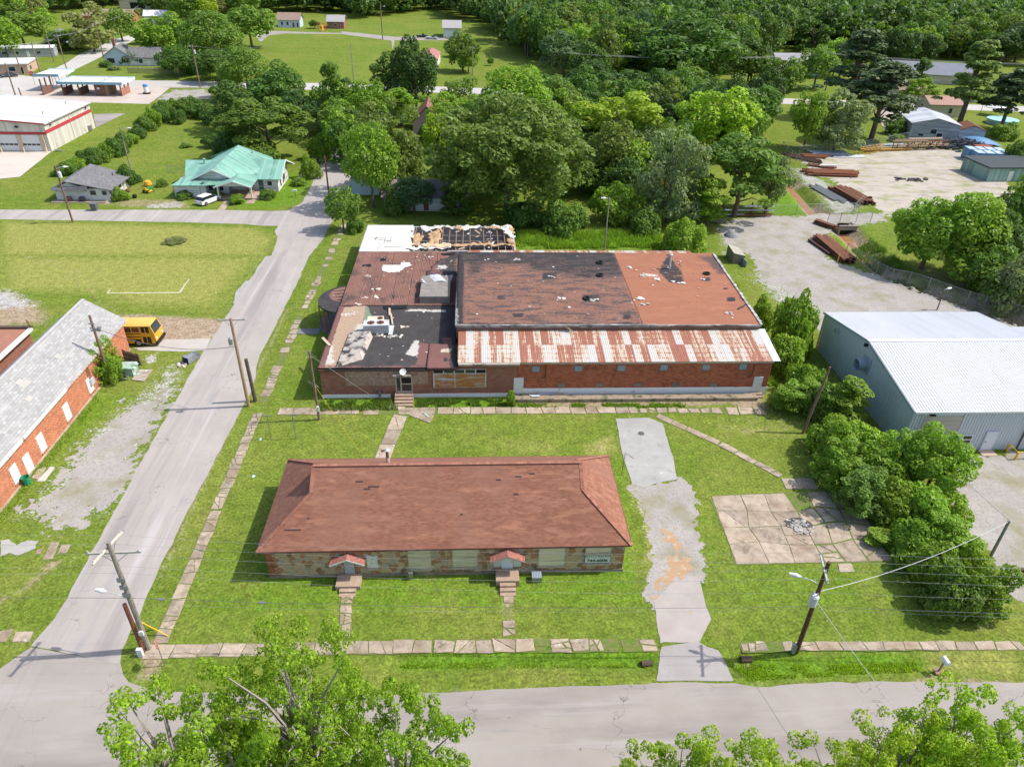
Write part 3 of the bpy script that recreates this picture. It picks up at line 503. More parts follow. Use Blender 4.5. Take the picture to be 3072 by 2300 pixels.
SHINR=mat('red_shingles',(.275,.125,.080),(.232,.100,.064),.25,[((.345,.165,.105),.5,.58,.08,(1,4,4)),((.25,.09,.065),1.6,.66,.08,(.5,5,5)),((.25,.125,.09),.14,.6,.1)],rough=.95,tex=('corr',.33,.14,(.20,.08,.055),.010),bump=.35,bsc=30)
SHING=mat('grey_shingles',(.315,.308,.30),(.36,.352,.342),.3,[((.32,.315,.31),1.2,.62,.1,(4,.6,4)),((.40,.39,.38),.5,.66,.08,(2,.5,2)),((.30,.29,.285),.9,.62,.07,(4,.5,4))],rough=.95,tex=('corr',.5,.28,(.235,.23,.225),.016),bump=.3)
SHIND=mat('dark_grey_shingles',(.165,.16,.165),(.21,.205,.205),.5,[((.28,.27,.27),1.4,.66,.08)],rough=.95,tex=('bond',.35,.16,(.12,.12,.12),.012),bump=.3)
SHINB=mat('brown_shingles',(.28,.20,.155),(.34,.25,.20),.5,[((.22,.15,.12),1.4,.66,.08)],rough=.95,tex=('bond',.35,.16,(.2,.14,.11),.012),bump=.3)
TAR=mat('roof_tar',(.035,.032,.033),(.055,.05,.05),.8,[((.16,.145,.135),2,.66,.06)],rough=.75,bump=.4,bsc=12)
def patch_mat(name,c,c2,layers,bump=.3,stretch=None,tex=None,gain=1.0):
    """base colour plus up to four worn layers where the roof's own mask says so"""
    m,nt,bs=_new(name); L=nt.links.new; pos=_n(nt,'ShaderNodeNewGeometry').outputs['Position']
    at=_n(nt,'ShaderNodeVertexColor',layer_name='mask'); sp=_n(nt,'ShaderNodeSeparateColor'); L(at.outputs['Color'],sp.inputs[0])
    col=_mix(nt,_ramp(nt,_noise(nt,pos,.5,6,.65,stretch),.32,.68),c,c2); col=_mix(nt,_math(nt,'MULTIPLY',_ramp(nt,_noise(nt,pos,3,5,.7,stretch),.5,.75),.5),col,tuple(a*.55 for a in c))
    a1=_noise(nt,pos,.8,6,.7,stretch); a2=_noise(nt,pos,3.5,5,.75)
    nz=_math(nt,'ADD',_math(nt,'MULTIPLY',_math(nt,'SUBTRACT',a1,.5),1.3),_math(nt,'MULTIPLY',_math(nt,'SUBTRACT',a2,.5),1.0))
    for i,(k,k2) in enumerate(layers):
        ch=sp.outputs[i] if i<3 else at.outputs['Alpha']
        f=_ramp(nt,_math(nt,'ADD',ch,_math(nt,'MULTIPLY',nz,(1,-1,.9,-.9)[i])),.42,.56); col=_mix(nt,f,col,_mix(nt,_ramp(nt,a2,.35,.65),k,k2))
    L(col,bs.inputs['Base Color']); bs.inputs['Roughness'].default_value=.9; bs.inputs['Specular IOR Level'].default_value=.15
    bp=_n(nt,'ShaderNodeBump'); bp.inputs['Strength'].default_value=bump; bp.inputs['Distance'].default_value=.04; L(_math(nt,'ADD',a2,_math(nt,'MULTIPLY',a1,.5)),bp.inputs['Height']); L(bp.outputs[0],bs.inputs['Normal'])
    return m
def patch_roof(name,x0,x1,y0,y1,zf,m,paints,parent,cell=.25,thick=.22,poly=None,holes=(),jag=0):
    xs=np.linspace(x0,x1,max(2,int((x1-x0)/cell)+1)); ys=np.linspace(y0,y1,max(2,int((y1-y0)/cell)+1)); X,Y=np.meshgrid(xs,ys,indexing='ij')
    mk=np.zeros(X.shape+(4,)); Z=zf(X,Y)+0*X
    for ch,pl,soft,val in paints:
        w=np.clip(.5-sdf(X,Y,pl)/(2*soft),0,1)*val; mk[...,ch]=np.maximum(mk[...,ch],w)
    nx,ny=X.shape; i,j=np.meshgrid(np.arange(nx-1),np.arange(ny-1),indexing='ij'); keep=np.ones(i.shape,bool)
    cx_=(X[:-1,:-1]+X[1:,1:])/2; cy_=(Y[:-1,:-1]+Y[1:,1:])/2
    if poly is not None: keep&=(sdf(cx_,cy_,poly)+(fbm(cx_*1.3,cy_*1.3)-.5)*jag)<0
    for h in holes: keep&=(sdf(cx_,cy_,h)+(fbm(cx_*2,cy_*2)-.5)*.8)>0
    a=(i*ny+j)[keep]; Fq=np.stack([a,a+ny,a+ny+1,a+1],1); V=np.stack([X,Y,Z],-1).reshape(-1,3)
    o=np.array(ORG[parent.name])
    nv=len(V); rim=[]; 
    lo=V.copy(); lo[:,2]-=thick; e={}
    for q in Fq:
        for k in range(4):
            p=(q[k],q[(k+1)%4]); r=(p[1],p[0])
            if r in e: del e[r]
            else: e[p]=1
    for (p,r) in e: rim.append((r,p,p+nv,r+nv))
    FF=np.vstack([Fq,Fq[:,::-1]+nv,np.array(rim)]) if rim else Fq
    me=np_mesh(name,np.vstack([V,lo])-o,FF,m); ca=me.color_attributes.new('mask','FLOAT_COLOR','POINT'); mm=np.vstack([mk.reshape(-1,4)]*2).astype(np.float32); ca.data.foreach_set('color',mm.ravel())
    return link(name,me,parent)
def rect(x0,x1,y0,y1): return [(x0,y0),(x1,y0),(x1,y1),(x0,y1)]
def shard(mb,x,y,z,s,rs,flat=.25):
    n=rs.randint(4,6); a0=rs.uniform(0,6); p=[(x+math.cos(a0+2*PI*k/n)*s*rs.uniform(.5,1),y+math.sin(a0+2*PI*k/n)*s*rs.uniform(.5,1)) for k in range(n)]
    st=len(mb.v); mb.prism(p,z,z+s*flat*rs.uniform(.4,1)); M=Matrix.Translation((x,y,z))@Matrix.Rotation(rs.uniform(-.3,.3),4,'X')@Matrix.Translation((-x,-y,-z)); mb.xf(M,st)
def bricks(parent,axis,fixed,a0,a1,z0,z1,w,h,openings,m,near=None,gap=.018,depth=.03,limit=300,out=1):
    """single bricks proud of the mortar; the LIMIT nearest the middle of NEAR are parts, the rest one joined part"""
    o=ORG[parent.name]; cells=[]; r=0; z=z0
    while z+h<=z1+.01:
        a=a0-(w/2 if r%2 else 0)
        while a<a1-.02:
            s,e=max(a,a0)+gap/2,min(a+w,a1)-gap/2; c=(s+e)/2; zc=z+h/2
            if e-s>.05 and not any(p-.0<c<q+.0 and u<zc<v for p,q,u,v in openings):
                for p,q,u,v in openings:
                    if u<zc<v:
                        if s<p<e: e=p
                        if s<q<e: s=q
                if e-s>.04: cells.append((s,e,z+gap/2,z+h-gap/2))
            a+=w
        z+=h; r+=1
    if near is not None: cells.sort(key=lambda c:abs((c[0]+c[1])/2-near[0])+abs(c[2]-near[1])*2)
    def geo(mb,c,full=True):
        s,e,u,v=c; q=fixed+depth*out
        lo,hi=(min(fixed,q),max(fixed,q))
        if axis=='x': mb.box(s,e,lo,hi,u,v)
        else: mb.box(lo,hi,s,e,u,v)
    shared={}
    for c in cells[:limit]:
        k=(round(c[1]-c[0],3)); 
        if k not in shared:
            mb=MB(); L_=c[1]-c[0]; q=depth/2
            mb.box(-L_/2,L_/2,-q,q,-(h-gap)/2,(h-gap)/2) if axis=='x' else mb.box(-q,q,-L_/2,L_/2,-(h-gap)/2,(h-gap)/2)
            shared[k]=mb.mesh('brick',m)
        ob=link('brick',shared[k],parent); pc=(c[0]+c[1])/2; zc=(c[2]+c[3])/2; fy=fixed+out*depth/2
        ob.location=(pc-o[0],fy-o[1],zc-o[2]) if axis=='x' else (fy-o[0],pc-o[1],zc-o[2])
    if len(cells)>limit:
        mb=MB()
        for c in cells[limit:]: geo(mb,c)
        mb.build('brickwork',m,parent,'stuff')
# ---------------------------------------------------------------- the stone house with the red shingle roof
sh=thing('stone_house','long low fieldstone building with a red shingle hip roof and boarded windows','building',(-2.2,46.1,0))
SY=40.62; SX0,SX1=-16.25,11.9
STONES=[mat('fieldstone_%s'%n,a,b,2.0,[(c,4,.64,.08)],rough=.9,bump=.5,bsc=18) for n,a,b,c in (('brown',(.36,.22,.125),(.28,.165,.095),(.2,.12,.07)),('tan',(.50,.38,.25),(.43,.31,.19),(.32,.23,.14)),('rust',(.42,.21,.105),(.35,.165,.08),(.22,.11,.07)),('grey',(.42,.365,.29),(.36,.3,.24),(.25,.21,.17)),('dark',(.21,.125,.075),(.26,.165,.1),(.14,.09,.06)))]
SMORT=mat('stone_mortar',(.66,.54,.40),(.58,.47,.34),1.5,rough=.95,bump=.4)
mb=MB(); mb.box(SX0,SX1,SY,51.6,0,3.02); mb.build('wall',SMORT,sh)
OPEN=[]
def openrect(a,b): OPEN.append((a[0],b[0],b[1],a[1])); return OPEN[-1]
D1=openrect((-10.34,2.28),(-9.57,-0.08)); W1=openrect((-8.54,2.29),(-7.71,0.96))
B1=openrect((-5.27,2.90),(-3.56,0.78)); B2=openrect((-1.79,2.86),(0.11,0.92)); B3=openrect((5.04,2.74),(7.06,0.83)); B4=openrect((8.76,2.70),(10.75,1.03))
D2=openrect((2.06,2.07),(2.97,0.40)); P1=openrect((1.44,1.96),(2.07,0.82)); P2=openrect((3.00,1.92),(3.64,0.77))
rs=random.Random(11); pts=[]; tries=0
while len(pts)<372 and tries<14000:
    tries+=1; p=(rs.uniform(SX0,SX1),rs.uniform(.28,3.0)); dm=.29 if tries<7000 else .235
    if all(((p[0]-q[0])/1.25)**2+(p[1]-q[1])**2>dm*dm*rs.uniform(.6,1.5) for q in pts): pts.append(p)
k=0
for i,p in enumerate(pts):
    if any(a+.05<p[0]<b-.05 and u+.05<p[1]<v-.05 for a,b,u,v in OPEN): continue
    poly=[(SX0,.25),(SX1,.25),(SX1,3.0),(SX0,3.0)]
    poly=[(max(p[0]-1,SX0),.25),(min(p[0]+1,SX1),.25),(min(p[0]+1,SX1),3.0),(max(p[0]-1,SX0),3.0)]
    for q in pts:
        if q is p or abs(q[0]-p[0])>1.6: continue
        mx,mz=(p[0]+q[0])/2,(p[1]+q[1])/2; dx,dz=q[0]-p[0],q[1]-p[1]; out=[]
        for a in range(len(poly)):
            b=(a+1)%len(poly); sa=(poly[a][0]-mx)*dx+(poly[a][1]-mz)*dz; sb=(poly[b][0]-mx)*dx+(poly[b][1]-mz)*dz
            if sa<=0: out.append(poly[a])
            if (sa<=0)!=(sb<=0): t=sa/(sa-sb); out.append((poly[a][0]+(poly[b][0]-poly[a][0])*t,poly[a][1]+(poly[b][1]-poly[a][1])*t))
        poly=out
        if len(poly)<3: break
    if len(poly)<3: continue
    poly=shrink(poly,.03); c=np.mean(poly,0); d=rs.uniform(.03,.055); q2=shrink(poly,.03)
    poly=[(x+rs.uniform(-.012,.012),z+rs.uniform(-.012,.012)) for x,z in poly]
    n=len(poly); o=ORG[sh.name]; v=[(x-o[0],SY-o[1],z) for x,z in poly]+[(x-o[0],SY-d*.6-o[1],z) for x,z in poly]+[(x-o[0],SY-d-o[1],z) for x,z in q2]
    f=[(a,(a+1)%n,n+(a+1)%n,n+a) for a in range(n)]+[(n+a,n+(a+1)%n,2*n+(a+1)%n,2*n+a) for a in range(n)]+[tuple(range(2*n,3*n))]
    left=c[0]<-8.5
    me=bpy.data.meshes.new('stone'); me.from_pydata(v,[],f); me.materials.append(STONES[rs.choice((1,1,1,3,0,2,1) if left and rs.random()<.75 else (0,0,1,2,4,3,1))]); link('stone',me,sh)
mb=MB()
for i in range(12):
    z=.3+i*.225; L_=.45 if i%2 else .7; mb.box(SX0-.02,SX0+L_,SY-.065,SY+.3,z,z+.205)
mb.build('corner_stones',mat('red_quoin',(.31,.11,.06),(.25,.09,.05),2,[((.38,.2,.12),4,.6,.1)],rough=.9,bump=.4,rnd=.2),sh)
mb=MB(); mb.box(SX0-.05,SX1+.05,SY-.10,51.65,0,.26); mb.build('foundation',mat('grimy_concrete',(.33,.27,.21),(.26,.21,.16),1,[((.14,.12,.09),1.5,.6,.1)],rough=.95,bump=.4),sh)
# roof: hips with a gablet at each end
ex0,ex1,ey0,ey1,ez=-16.82,12.35,40.42,51.82,3.0; RY=46.12; RZ=6.85; gx0,gx1=-13.05,8.72; GB=5.58; sl=(RZ-ez)/(RY-ey0); gy0=ey0+(GB-ez)/sl; gy1=2*RY-gy0
mb=MB()
F=(ex0,ey0,ez);F2=(ex1,ey0,ez);Bk=(ex0,ey1,ez);B2_=(ex1,ey1,ez)
mb.face(F,F2,(gx1,gy0,GB),(gx1+.0,RY,RZ),(gx0,RY,RZ),(gx0,gy0,GB)); mb.face(B2_,Bk,(gx0,gy1,GB),(gx0,RY,RZ),(gx1,RY,RZ),(gx1,gy1,GB))
mb.face(Bk,F,(gx0,gy0,GB),(gx0,gy1,GB)); mb.face(F2,B2_,(gx1,gy1,GB),(gx1,gy0,GB))
mb.face((ex0,ey0,ez-.03),(ex0,ey1,ez-.03),(ex1,ey1,ez-.03),(ex1,ey0,ez-.03)); roof=mb.build('roof',SHINR,sh)
mb=MB(); mb.face((gx0+.02,gy1,GB),(gx0+.02,gy0,GB),(gx0+.02,RY,RZ-.01)); mb.face((gx1-.02,gy0,GB),(gx1-.02,gy1,GB),(gx1-.02,RY,RZ-.01)); mb.build('gable_vent',mat('dark_red_wood',(.13,.04,.03),rough=.9),roof)
mb=MB()
FAS=mat('dark_fascia',(.12,.05,.04),(.16,.075,.06),2,rough=.9)
for a,b in (((ex0,ey0),(ex1,ey0)),((ex1,ey0),(ex1,ey1)),((ex1,ey1),(ex0,ey1)),((ex0,ey1),(ex0,ey0))): mb.bar((a[0],a[1],ez-.05),(b[0],b[1],ez-.05),.05,.13)
mb.build('fascia',FAS,roof)
mb=MB(); rc=random.Random(2)
def caps(a,b,step=.28,w=.30):
    a,b=Vector(a),Vector(b); d=(b-a); n=int(d.length/step); d/=n
    for i in range(n): p=a+d*i; mb.bar(p+Vector((0,0,.035)),p+d*1.08+Vector((0,0,.02)),w*rc.uniform(.95,1.05),.025)
caps((gx0-.05,RY,RZ),(gx1+.05,RY,RZ)); caps(F,(gx0,gy0,GB)); caps(F2,(gx1,gy0,GB)); caps(Bk,(gx0,gy1,GB)); caps(B2_,(gx1,gy1,GB)); caps((gx0,gy0,GB),(gx0,RY,RZ)); caps((gx1,gy0,GB),(gx1,RY,RZ))
mb.build('ridge_caps',mat('ridge_shingle',(.32,.145,.098),(.27,.115,.078),1.5,rough=.95,rnd=.2),roof,'stuff')
mb=MB()
for px in ('x',):
    for (x,y,l) in ((-9.6,44.9,.6),(-8.6,44.55,.9),(-8.9,44.4,.5),(1.7,44.9,.4),(3.3,45.1,.5),(4.4,45.3,.45),(3.1,43.9,.4),(-15.3,42.1,.4),(-14.9,41.75,1.3),(-13.2,42.5,.2),(-1.2,42.6,.2)):
        z=ez+(y-ey0)*sl; mb.hexa([(x,y,z+.004),(x+l,y,z+.004),(x+l,y+.11,z+.11*sl+.004),(x,y+.11,z+.11*sl+.004),(x,y,z+.012),(x+l,y,z+.012),(x+l,y+.11,z+.11*sl+.012),(x,y+.11,z+.11*sl+.012)])
mb.build('missing_shingle_felt',mat('roof_felt',(.06,.04,.04),rough=.95),roof,'stuff')
mb=MB(); vp=(-7.35,48.1,5.2); mb.tube([vp,(vp[0],vp[1],6.0)],.16,10); mb.cur=1; mb.tube([(vp[0],vp[1],6.0),(vp[0],vp[1],6.75)],.13,10); mb.tube([(vp[0]-.5,vp[1],6.72),(vp[0]+.02,vp[1],6.8)],.09,8); mb.cur=2; mb.lathe((vp[0],vp[1],6.75),[(.2,0),(.24,.06),(.1,.2),(.0,.22)],12)
mb.build('flue_pipe',[ALU,mat('rusty_flue',(.2,.09,.06),rough=.8),ALU],sh)
# openings
BEIGE=mat('beige_boarding',(.66,.60,.43),(.60,.54,.38),.6,[((.33,.29,.20),.9,.62,.1,(.3,1,4)),((.22,.19,.13),2.2,.72,.05,(.5,1,6))],rough=.85)
BEIGEW=mat('stained_boarding',(.62,.57,.42),(.54,.49,.35),.9,[((.36,.32,.23),1.1,.58,.08,(.4,1,5)),((.15,.13,.10),3,.68,.05,(.5,1,6))],rough=.9)
SILL=mat('stone_sill',(.44,.38,.29),(.36,.31,.23),2,rough=.9,bump=.3)
def boarded(r,m,n=1,horiz=True):
    a,b,u,v=r; w=thing_part('window','window')
def window_panel(r,m,label,strips=4):
    a,b,u,v=r; fr=MB(); fr.box(a-.06,b+.06,SY-.075,SY+.02,u-.06,v+.03); f=fr.build('window',mat('beige_trim',(.46,.41,.30),(.40,.36,.26),2,rough=.85),sh,None,label)
    h=(v-u)/strips
    for i in range(strips): q=MB(); q.box(a,b,SY-.095-.004*(i%2),SY-.07,u+i*h+.004,u+(i+1)*h-.004); q.build('board',m,f)
    s=MB(); s.box(a-.12,b+.12,SY-.2,SY,u-.17,u-.05); s.build('sill',SILL,f)
window_panel(B1,BEIGEW,'stained window boarded in beige'); window_panel(B2,BEIGEW,'beige boarded window with streaks'); window_panel(B3,BEIGE,'cleanest beige boarded window',3); window_panel((B4[0],B4[1],B4[3]-.55,B4[3]),BEIGE,'beige board above the lettered sign',1)
a,b,u,v=W1; f=MB(); f.box(a,b,SY-.085,SY,u,v); wn=f.build('window',mat('peeling_white',(.66,.68,.66),(.6,.62,.6),2,[((.30,.31,.29),3,.6,.05)],rough=.8),sh,None,'small window covered by a peeling white panel'); s=MB(); s.box(a-.08,b+.1,SY-.2,SY,u-.2,u-.02); s.build('sill',SILL,wn)
a,b,u,v=B4; sg=MB(); sg.box(a-.03,b,SY-.11,SY-.03,u,v-.62); sb=sg.build('sign_board',mat('faded_sign_white',(.60,.66,.64),(.54,.6,.58),1.5,rough=.6),sh,None,'white sign board with faded lettering and a phone number')
s=MB(); s.box(a-.2,b+.1,SY-.22,SY,u-.2,u-.06); s.build('sill',SILL,sb); s=MB(); s.box(a-.06,b+.03,SY-.125,SY-.115,u-.03,u+.0); s.box(a-.06,a-.02,SY-.125,SY-.1,u,v-.6); s.build('sign_frame',BLACK,sb)
def lettering(name,txt,loc,size,m,parent,rot=(PI/2,0,0),ext=.004,sx=1.0,align='CENTER',bold=0):
    cu=bpy.data.curves.new(name,'FONT'); cu.body=txt; cu.size=size; cu.extrude=ext; cu.align_x=align; cu.align_y='CENTER'; cu.offset=bold
    o=bpy.data.objects.new(name,cu); me=bpy.data.meshes.new_from_object(o); me.name=name; bpy.data.objects.remove(o); me.materials.append(m)
    ob=link(name,me,parent); g=ORG.get(parent.name,(0,0,0)); ob.location=tuple(loc[i]-g[i] for i in range(3)); ob.rotation_euler=rot; ob.scale=(sx,1,1); return ob
lettering('lettering','AUTO REPAIR',((a+b)/2,SY-.116,(u+v-.62)/2+.24),.42,mat('faded_ink',(.12,.17,.15),(.28,.34,.31),3,rough=.8),sb,sx=.86,bold=.006)
lettering('lettering','744-6006',((a+b)/2,SY-.116,(u+v-.62)/2-.26),.40,mat('black_ink',(.03,.035,.035),rough=.8),sb,sx=1.1,bold=.012)
BLUED=mat('pale_blue_door_paint',(.36,.42,.47),(.40,.46,.50),.8,rough=.6); WDOOR=mat('white_blue_door_paint',(.60,.68,.76),(.66,.73,.8),.8,rough=.6); MINT=mat('pale_mint_panel',(.55,.62,.58),(.5,.57,.53),1,rough=.7)
PORCH=mat('worn_porch_concrete',(.40,.29,.21),(.34,.24,.17),1,[((.47,.38,.30),2,.62,.08),((.22,.16,.12),1.5,.66,.08)],rough=.9,bump=.3)
def entry(r,dm,hood,cx_,label,z0,plat,deep):
    a,b,u,v=r; f=MB(); f.box(a-.07,b+.07,SY-.075,SY+.05,u,v+.05); d=f.build('door',mat('door_trim',(.22,.15,.11),rough=.8),sh,None,label); q=MB(); q.box(a,b,SY-.10,SY-.07,u,v); q.build('leaf',dm,d)
    q=MB(); q.lathe((b-.1,SY-.13,u+.95),[(.04,0),(.04,.08)],8); q.build('handle',STEEL,d)
    pk,l,rr,dp,lo=hood; h=MB(); e=.05
    for s_,x_ in ((l,0),(rr,1)):
        h.hexa([(cx_,SY-dp,pk-e),(s_,SY-dp,lo-e),(s_,SY,lo-e),(cx_,SY,pk-e),(cx_,SY-dp,pk+e),(s_,SY-dp,lo+e),(s_,SY,lo+e),(cx_,SY,pk+e)] if x_ else [(s_,SY-dp,lo-e),(cx_,SY-dp,pk-e),(cx_,SY,pk-e),(s_,SY,lo-e),(s_,SY-dp,lo+e),(cx_,SY-dp,pk+e),(cx_,SY,pk+e),(s_,SY,lo+e)])
    hd=h.build('door_hood',mat('pink_shingles',(.40,.17,.13),(.34,.13,.10),2,rough=.95,tex=('bond',.3,.13,(.22,.09,.07),.012)),sh)
    t=MB()
    for s_ in (l,rr): t.bar((s_,SY-dp-.03,lo-.04),(cx_,SY-dp-.03,pk-.04),.03,.12)
    t.build('bargeboard',WHITE if cx_<0 else mat('pink_trim',(.5,.3,.26),rough=.8),hd)
    p=MB(); p.box(cx_-plat,cx_+plat,SY-.12-deep,SY-.11,0,z0); p.build('porch',PORCH,sh)
    n=max(1,int(z0/.19)); 
    for i in range(1,n+1): q=MB(); w=plat*.78; q.box(cx_-w+.1,cx_+w-.1,SY-.12-deep-.34*i,SY-.122-deep-.34*(i-1),0,z0-.17*i-.02); q.build('step',PORCH,sh)
c1=(D1[0]+D1[1])/2; c2=(D2[0]+D2[1])/2
entry(D1,BLUED,(2.62,c1-1.35,c1+1.35,.8,2.02),c1,'pale blue front door under a gabled hood',.42,.95,1.35)
entry(D2,WDOOR,(2.72,c2-1.35,c2+1.35,.85,2.08),c2,'white front door between mint panels under a gabled hood',.62,.92,1.3)
for r in (P1,P2): q=MB(); q.box(r[0],r[1],SY-.085,SY,r[2],r[3]+.2); q.build('side_panel',MINT,sh)
lettering('house_number','101',(c2,SY-.11,D2[3]+.02),.2,BLACK,sh)
q=MB(); q.box(c1+1.4-.05,c1+1.5,SY-.15,SY-.1,.1,.9); q.build('downpipe',STEEL,sh) if 0 else None
ac=thing('heat_pump','small grey ribbed metal box beside the second doorstep of the stone building','metal box',(4.85,39.8,0)); q=MB(); q.box(4.45,5.25,39.5,40.15,0,.55); bx_=q.build('casing',STEEL,ac); 
for i in range(6): q=MB(); q.box(4.5+i*.125,4.58+i*.125,39.47,40.18,.55,.58); q.build('slat',mat('blue_grey_metal',(.3,.36,.44),rough=.5),ac)
gm=thing('gas_meter','grey gas meter standing against the fieldstone wall','gas meter',(-5.15,40.2,0)); q=MB(); q.box(-5.3,-5.0,40.05,40.3,.3,.75); q.build('meter_box',STEEL,gm); q=MB(); q.tube([(-5.15,40.2,0),(-5.15,40.2,.3)],.04,6); q.tube([(-5.05,40.2,.75),(-5.05,40.2,.95),(-5.05,40.5,.95)],.03,6); q.build('pipe',STEEL,gm)
# ---------------------------------------------------------------- the long derelict brick building
mbd=thing('brick_building','long derelict red brick building with patched flat roofs and a rusty tin lean-to','building',(8,82,0)); FY=66.45
WALLB=mat('painted_base',(.84,.83,.81),(.79,.78,.76),.6,[((.42,.40,.37),1.2,.68,.06),((.2,.2,.19),2.2,.74,.05)],rough=.85)
NW=[(6.26,3.85),(10.91,3.88),(15.62,3.91),(20.35,3.94),(25.05,3.97),(29.19,4.01)]; NW=[(x+.42,z-.35) for x,z in NW]
VW=[(9.59,1.40),(13.84,1.41),(18.12,1.42),(22.40,1.42),(22.42,1.31),(26.69,1.31)]; VW=[(x,z-.05) for x,z in VW]
DA=(*[(4.31,2.21)[0],(5.39,2.20)[0]],.35,2.42); DB=(31.15,32.15,.55,2.35)
ops=[(x-.45,x+.45,z-.36,z+.38) for x,z in NW]+[(x-.42,x+.42,z-.2,z+.2) for x,z in VW]+[DA,DB]
mb=MB(); mb.box(4.75,32.85,FY,91.8,0,4.42); mb.box(-2.0,32.9,71.8,92,4.4,5.95); mb.build('wall',MORTAR,mbd)
mb=MB(); mb.box(4.7,32.9,FY-.06,FY+.02,0,1.0); mb.build('wall_base',WALLB,mbd)
mb=MB(); mb.box(4.0,31.5,65.05,66.0,0,.42); mb.box(5.2,9.9,65.9,66.3,.0,.45); mb.build('plinth',mat('mossy_kerb',(.36,.28,.20),(.28,.22,.16),.9,[((.10,.10,.06),1.4,.58,.08),((.10,.16,.03),.6,.66,.05)],rough=.95,bump=.5),mbd)
bricks(mbd,'x',FY,4.75,32.85,1.02,4.40,.385,.155,ops,BRICKR,near=(20,2.4),gap=.03,out=-1,depth=.035)
for x,z in NW:
    f=MB(); f.box(x-.46,x+.46,FY-.05,FY-.02,z-.37,z+.38); w=f.build('window',mat('rusty_frame',(.20,.13,.09),(.3,.27,.22),3,rough=.8),mbd)
    for i in range(5):
        q=MB(); q.hexa([(x-.38,FY-.09,z-.31+i*.125),(x+.38,FY-.09,z-.31+i*.125),(x+.38,FY-.055,z-.2+i*.125),(x-.38,FY-.055,z-.2+i*.125),(x-.38,FY-.1,z-.30+i*.125),(x+.38,FY-.1,z-.30+i*.125),(x+.38,FY-.065,z-.19+i*.125),(x-.38,FY-.065,z-.19+i*.125)]); q.build('louver',mat('grey_louver_glass',(.30,.36,.37),(.22,.27,.28),2,rough=.3),w)
    q=MB(); q.box(x-.55,x+.55,FY-.1,FY-.0,z-.5,z-.38); q.build('sill',mat('brick_sill',(.33,.13,.08),rough=.9),w)
for x,z in VW:
    f=MB(); f.box(x-.42,x+.42,FY-.045,FY-.01,z-.2,z+.2); w=f.build('crawl_vent',mat('vent_grille',(.16,.11,.09),(.24,.2,.17),4,rough=.8),mbd)
    for i in range(4): q=MB(); q.box(x-.38,x+.38,FY-.06,FY-.05,z-.16+i*.09,z-.11+i*.09); q.build('slat',mat('vent_slat',(.33,.27,.22),rough=.8),w)
for r,l in ((DA,'white flush door beside the brown brick office wall'),(DB,'white door at the far end of the lean-to wall')):
    f=MB(); f.box(r[0],r[1],FY-.16,FY-.02,r[2],r[3]); d=f.build('door',WHITE,mbd,None,l); q=MB(); q.lathe((r[1]-.12,FY-.2,r[2]+.95),[(.05,0),(.05,.06)],8); q.build('handle',STEEL,d)
for i in range(2): q=MB(); q.box(30.95-.1*i,32.35,65.95-.35*i,66.32-.3*i,0,.32-.16*i); q.build('step',PORCH,mbd)
for x,z in (((7.77,4.35)),((30.81,4.45)),): 
    q=MB(); q.tube([(x,FY-.1,4.4),(x,FY-.1,2.5),(x-.45,FY-.13,2.35)],.055,8); q.build('downpipe',RUST,mbd)
x,z=(15.58,4.31); q=MB(); q.tube([(x,FY-.1,4.4),(x-.3,FY-.1,2.2)],.022,6); q.build('conduit',RUST,mbd)
# lean-to roof of single corrugated sheets, and its twin behind
def tin_mat(name,rust):
    m,nt,bs=_new(name); L=nt.links.new; pos=_n(nt,'ShaderNodeNewGeometry').outputs['Position']; oi=_n(nt,'ShaderNodeObjectInfo').outputs['Random']
    mp=_n(nt,'ShaderNodeMapping'); mp.inputs['Scale'].default_value=(2.2,.12,.12); cv=_n(nt,'ShaderNodeCombineXYZ'); L(_math(nt,'MULTIPLY',oi,.8),cv.inputs[1]); L(pos,mp.inputs[0]); L(cv.outputs[0],mp.inputs['Location'])
    n1=_n(nt,'ShaderNodeTexNoise'); n1.inputs['Scale'].default_value=1; n1.inputs['Detail'].default_value=5; n1.inputs['Roughness'].default_value=.7; L(mp.outputs[0],n1.inputs['Vector'])
    n2_=_noise(nt,pos,3.0,5,.75); sxyz=_n(nt,'ShaderNodeSeparateXYZ'); L(pos,sxyz.inputs[0])
    row=_math(nt,'PINGPONG',_math(nt,'MULTIPLY',sxyz.outputs[1],1.0),.42); rowf=_ramp(nt,row,.3,.4)                # rust round the rows of nails
    v=_math(nt,'ADD',n1.outputs[0],_math(nt,'MULTIPLY',_math(nt,'SUBTRACT',n2_,.5),.55)); v=_math(nt,'ADD',v,_math(nt,'MULTIPLY',_math(nt,'SUBTRACT',oi,.5),.36)); v=_math(nt,'ADD',v,_math(nt,'MULTIPLY',rowf,.09))
    f=_ramp(nt,v,.47-rust,.60-rust)
    base=_mix(nt,_ramp(nt,n2_,.3,.7),(.45,.47,.49),(.52,.47,.40)); base=_mix(nt,_ramp(nt,v,.40-rust,.52-rust),base,(.54,.43,.29))
    ru=_mix(nt,_ramp(nt,n2_,.3,.7),(.26,.095,.062),(.34,.145,.095))
    L(_mix(nt,f,base,ru),bs.inputs['Base Color']); bs.inputs['Roughness'].default_value=.6; bs.inputs['Specular IOR Level'].default_value=.25; return m
TIN=tin_mat('rusted_tin',.035); TINN=mat('bright_tin',(.64,.66,.68),(.58,.60,.62),1,[((.3,.14,.09),4,.76,.03)],rough=.4,metal=.2)
def corr_mesh(w,l,n,h,name,m,jag=0):
    V=[];Fq=[]; k=n*4
    for i in range(k+1):
        x=-w/2+w*i/k; z=(0,h,h,0)[i%4]; V+=[(x,0,z),(x,l,z)]
    for i in range(k): a=2*i; Fq.append((a,a+2,a+3,a+1))
    return np_mesh(name,V,Fq,m)
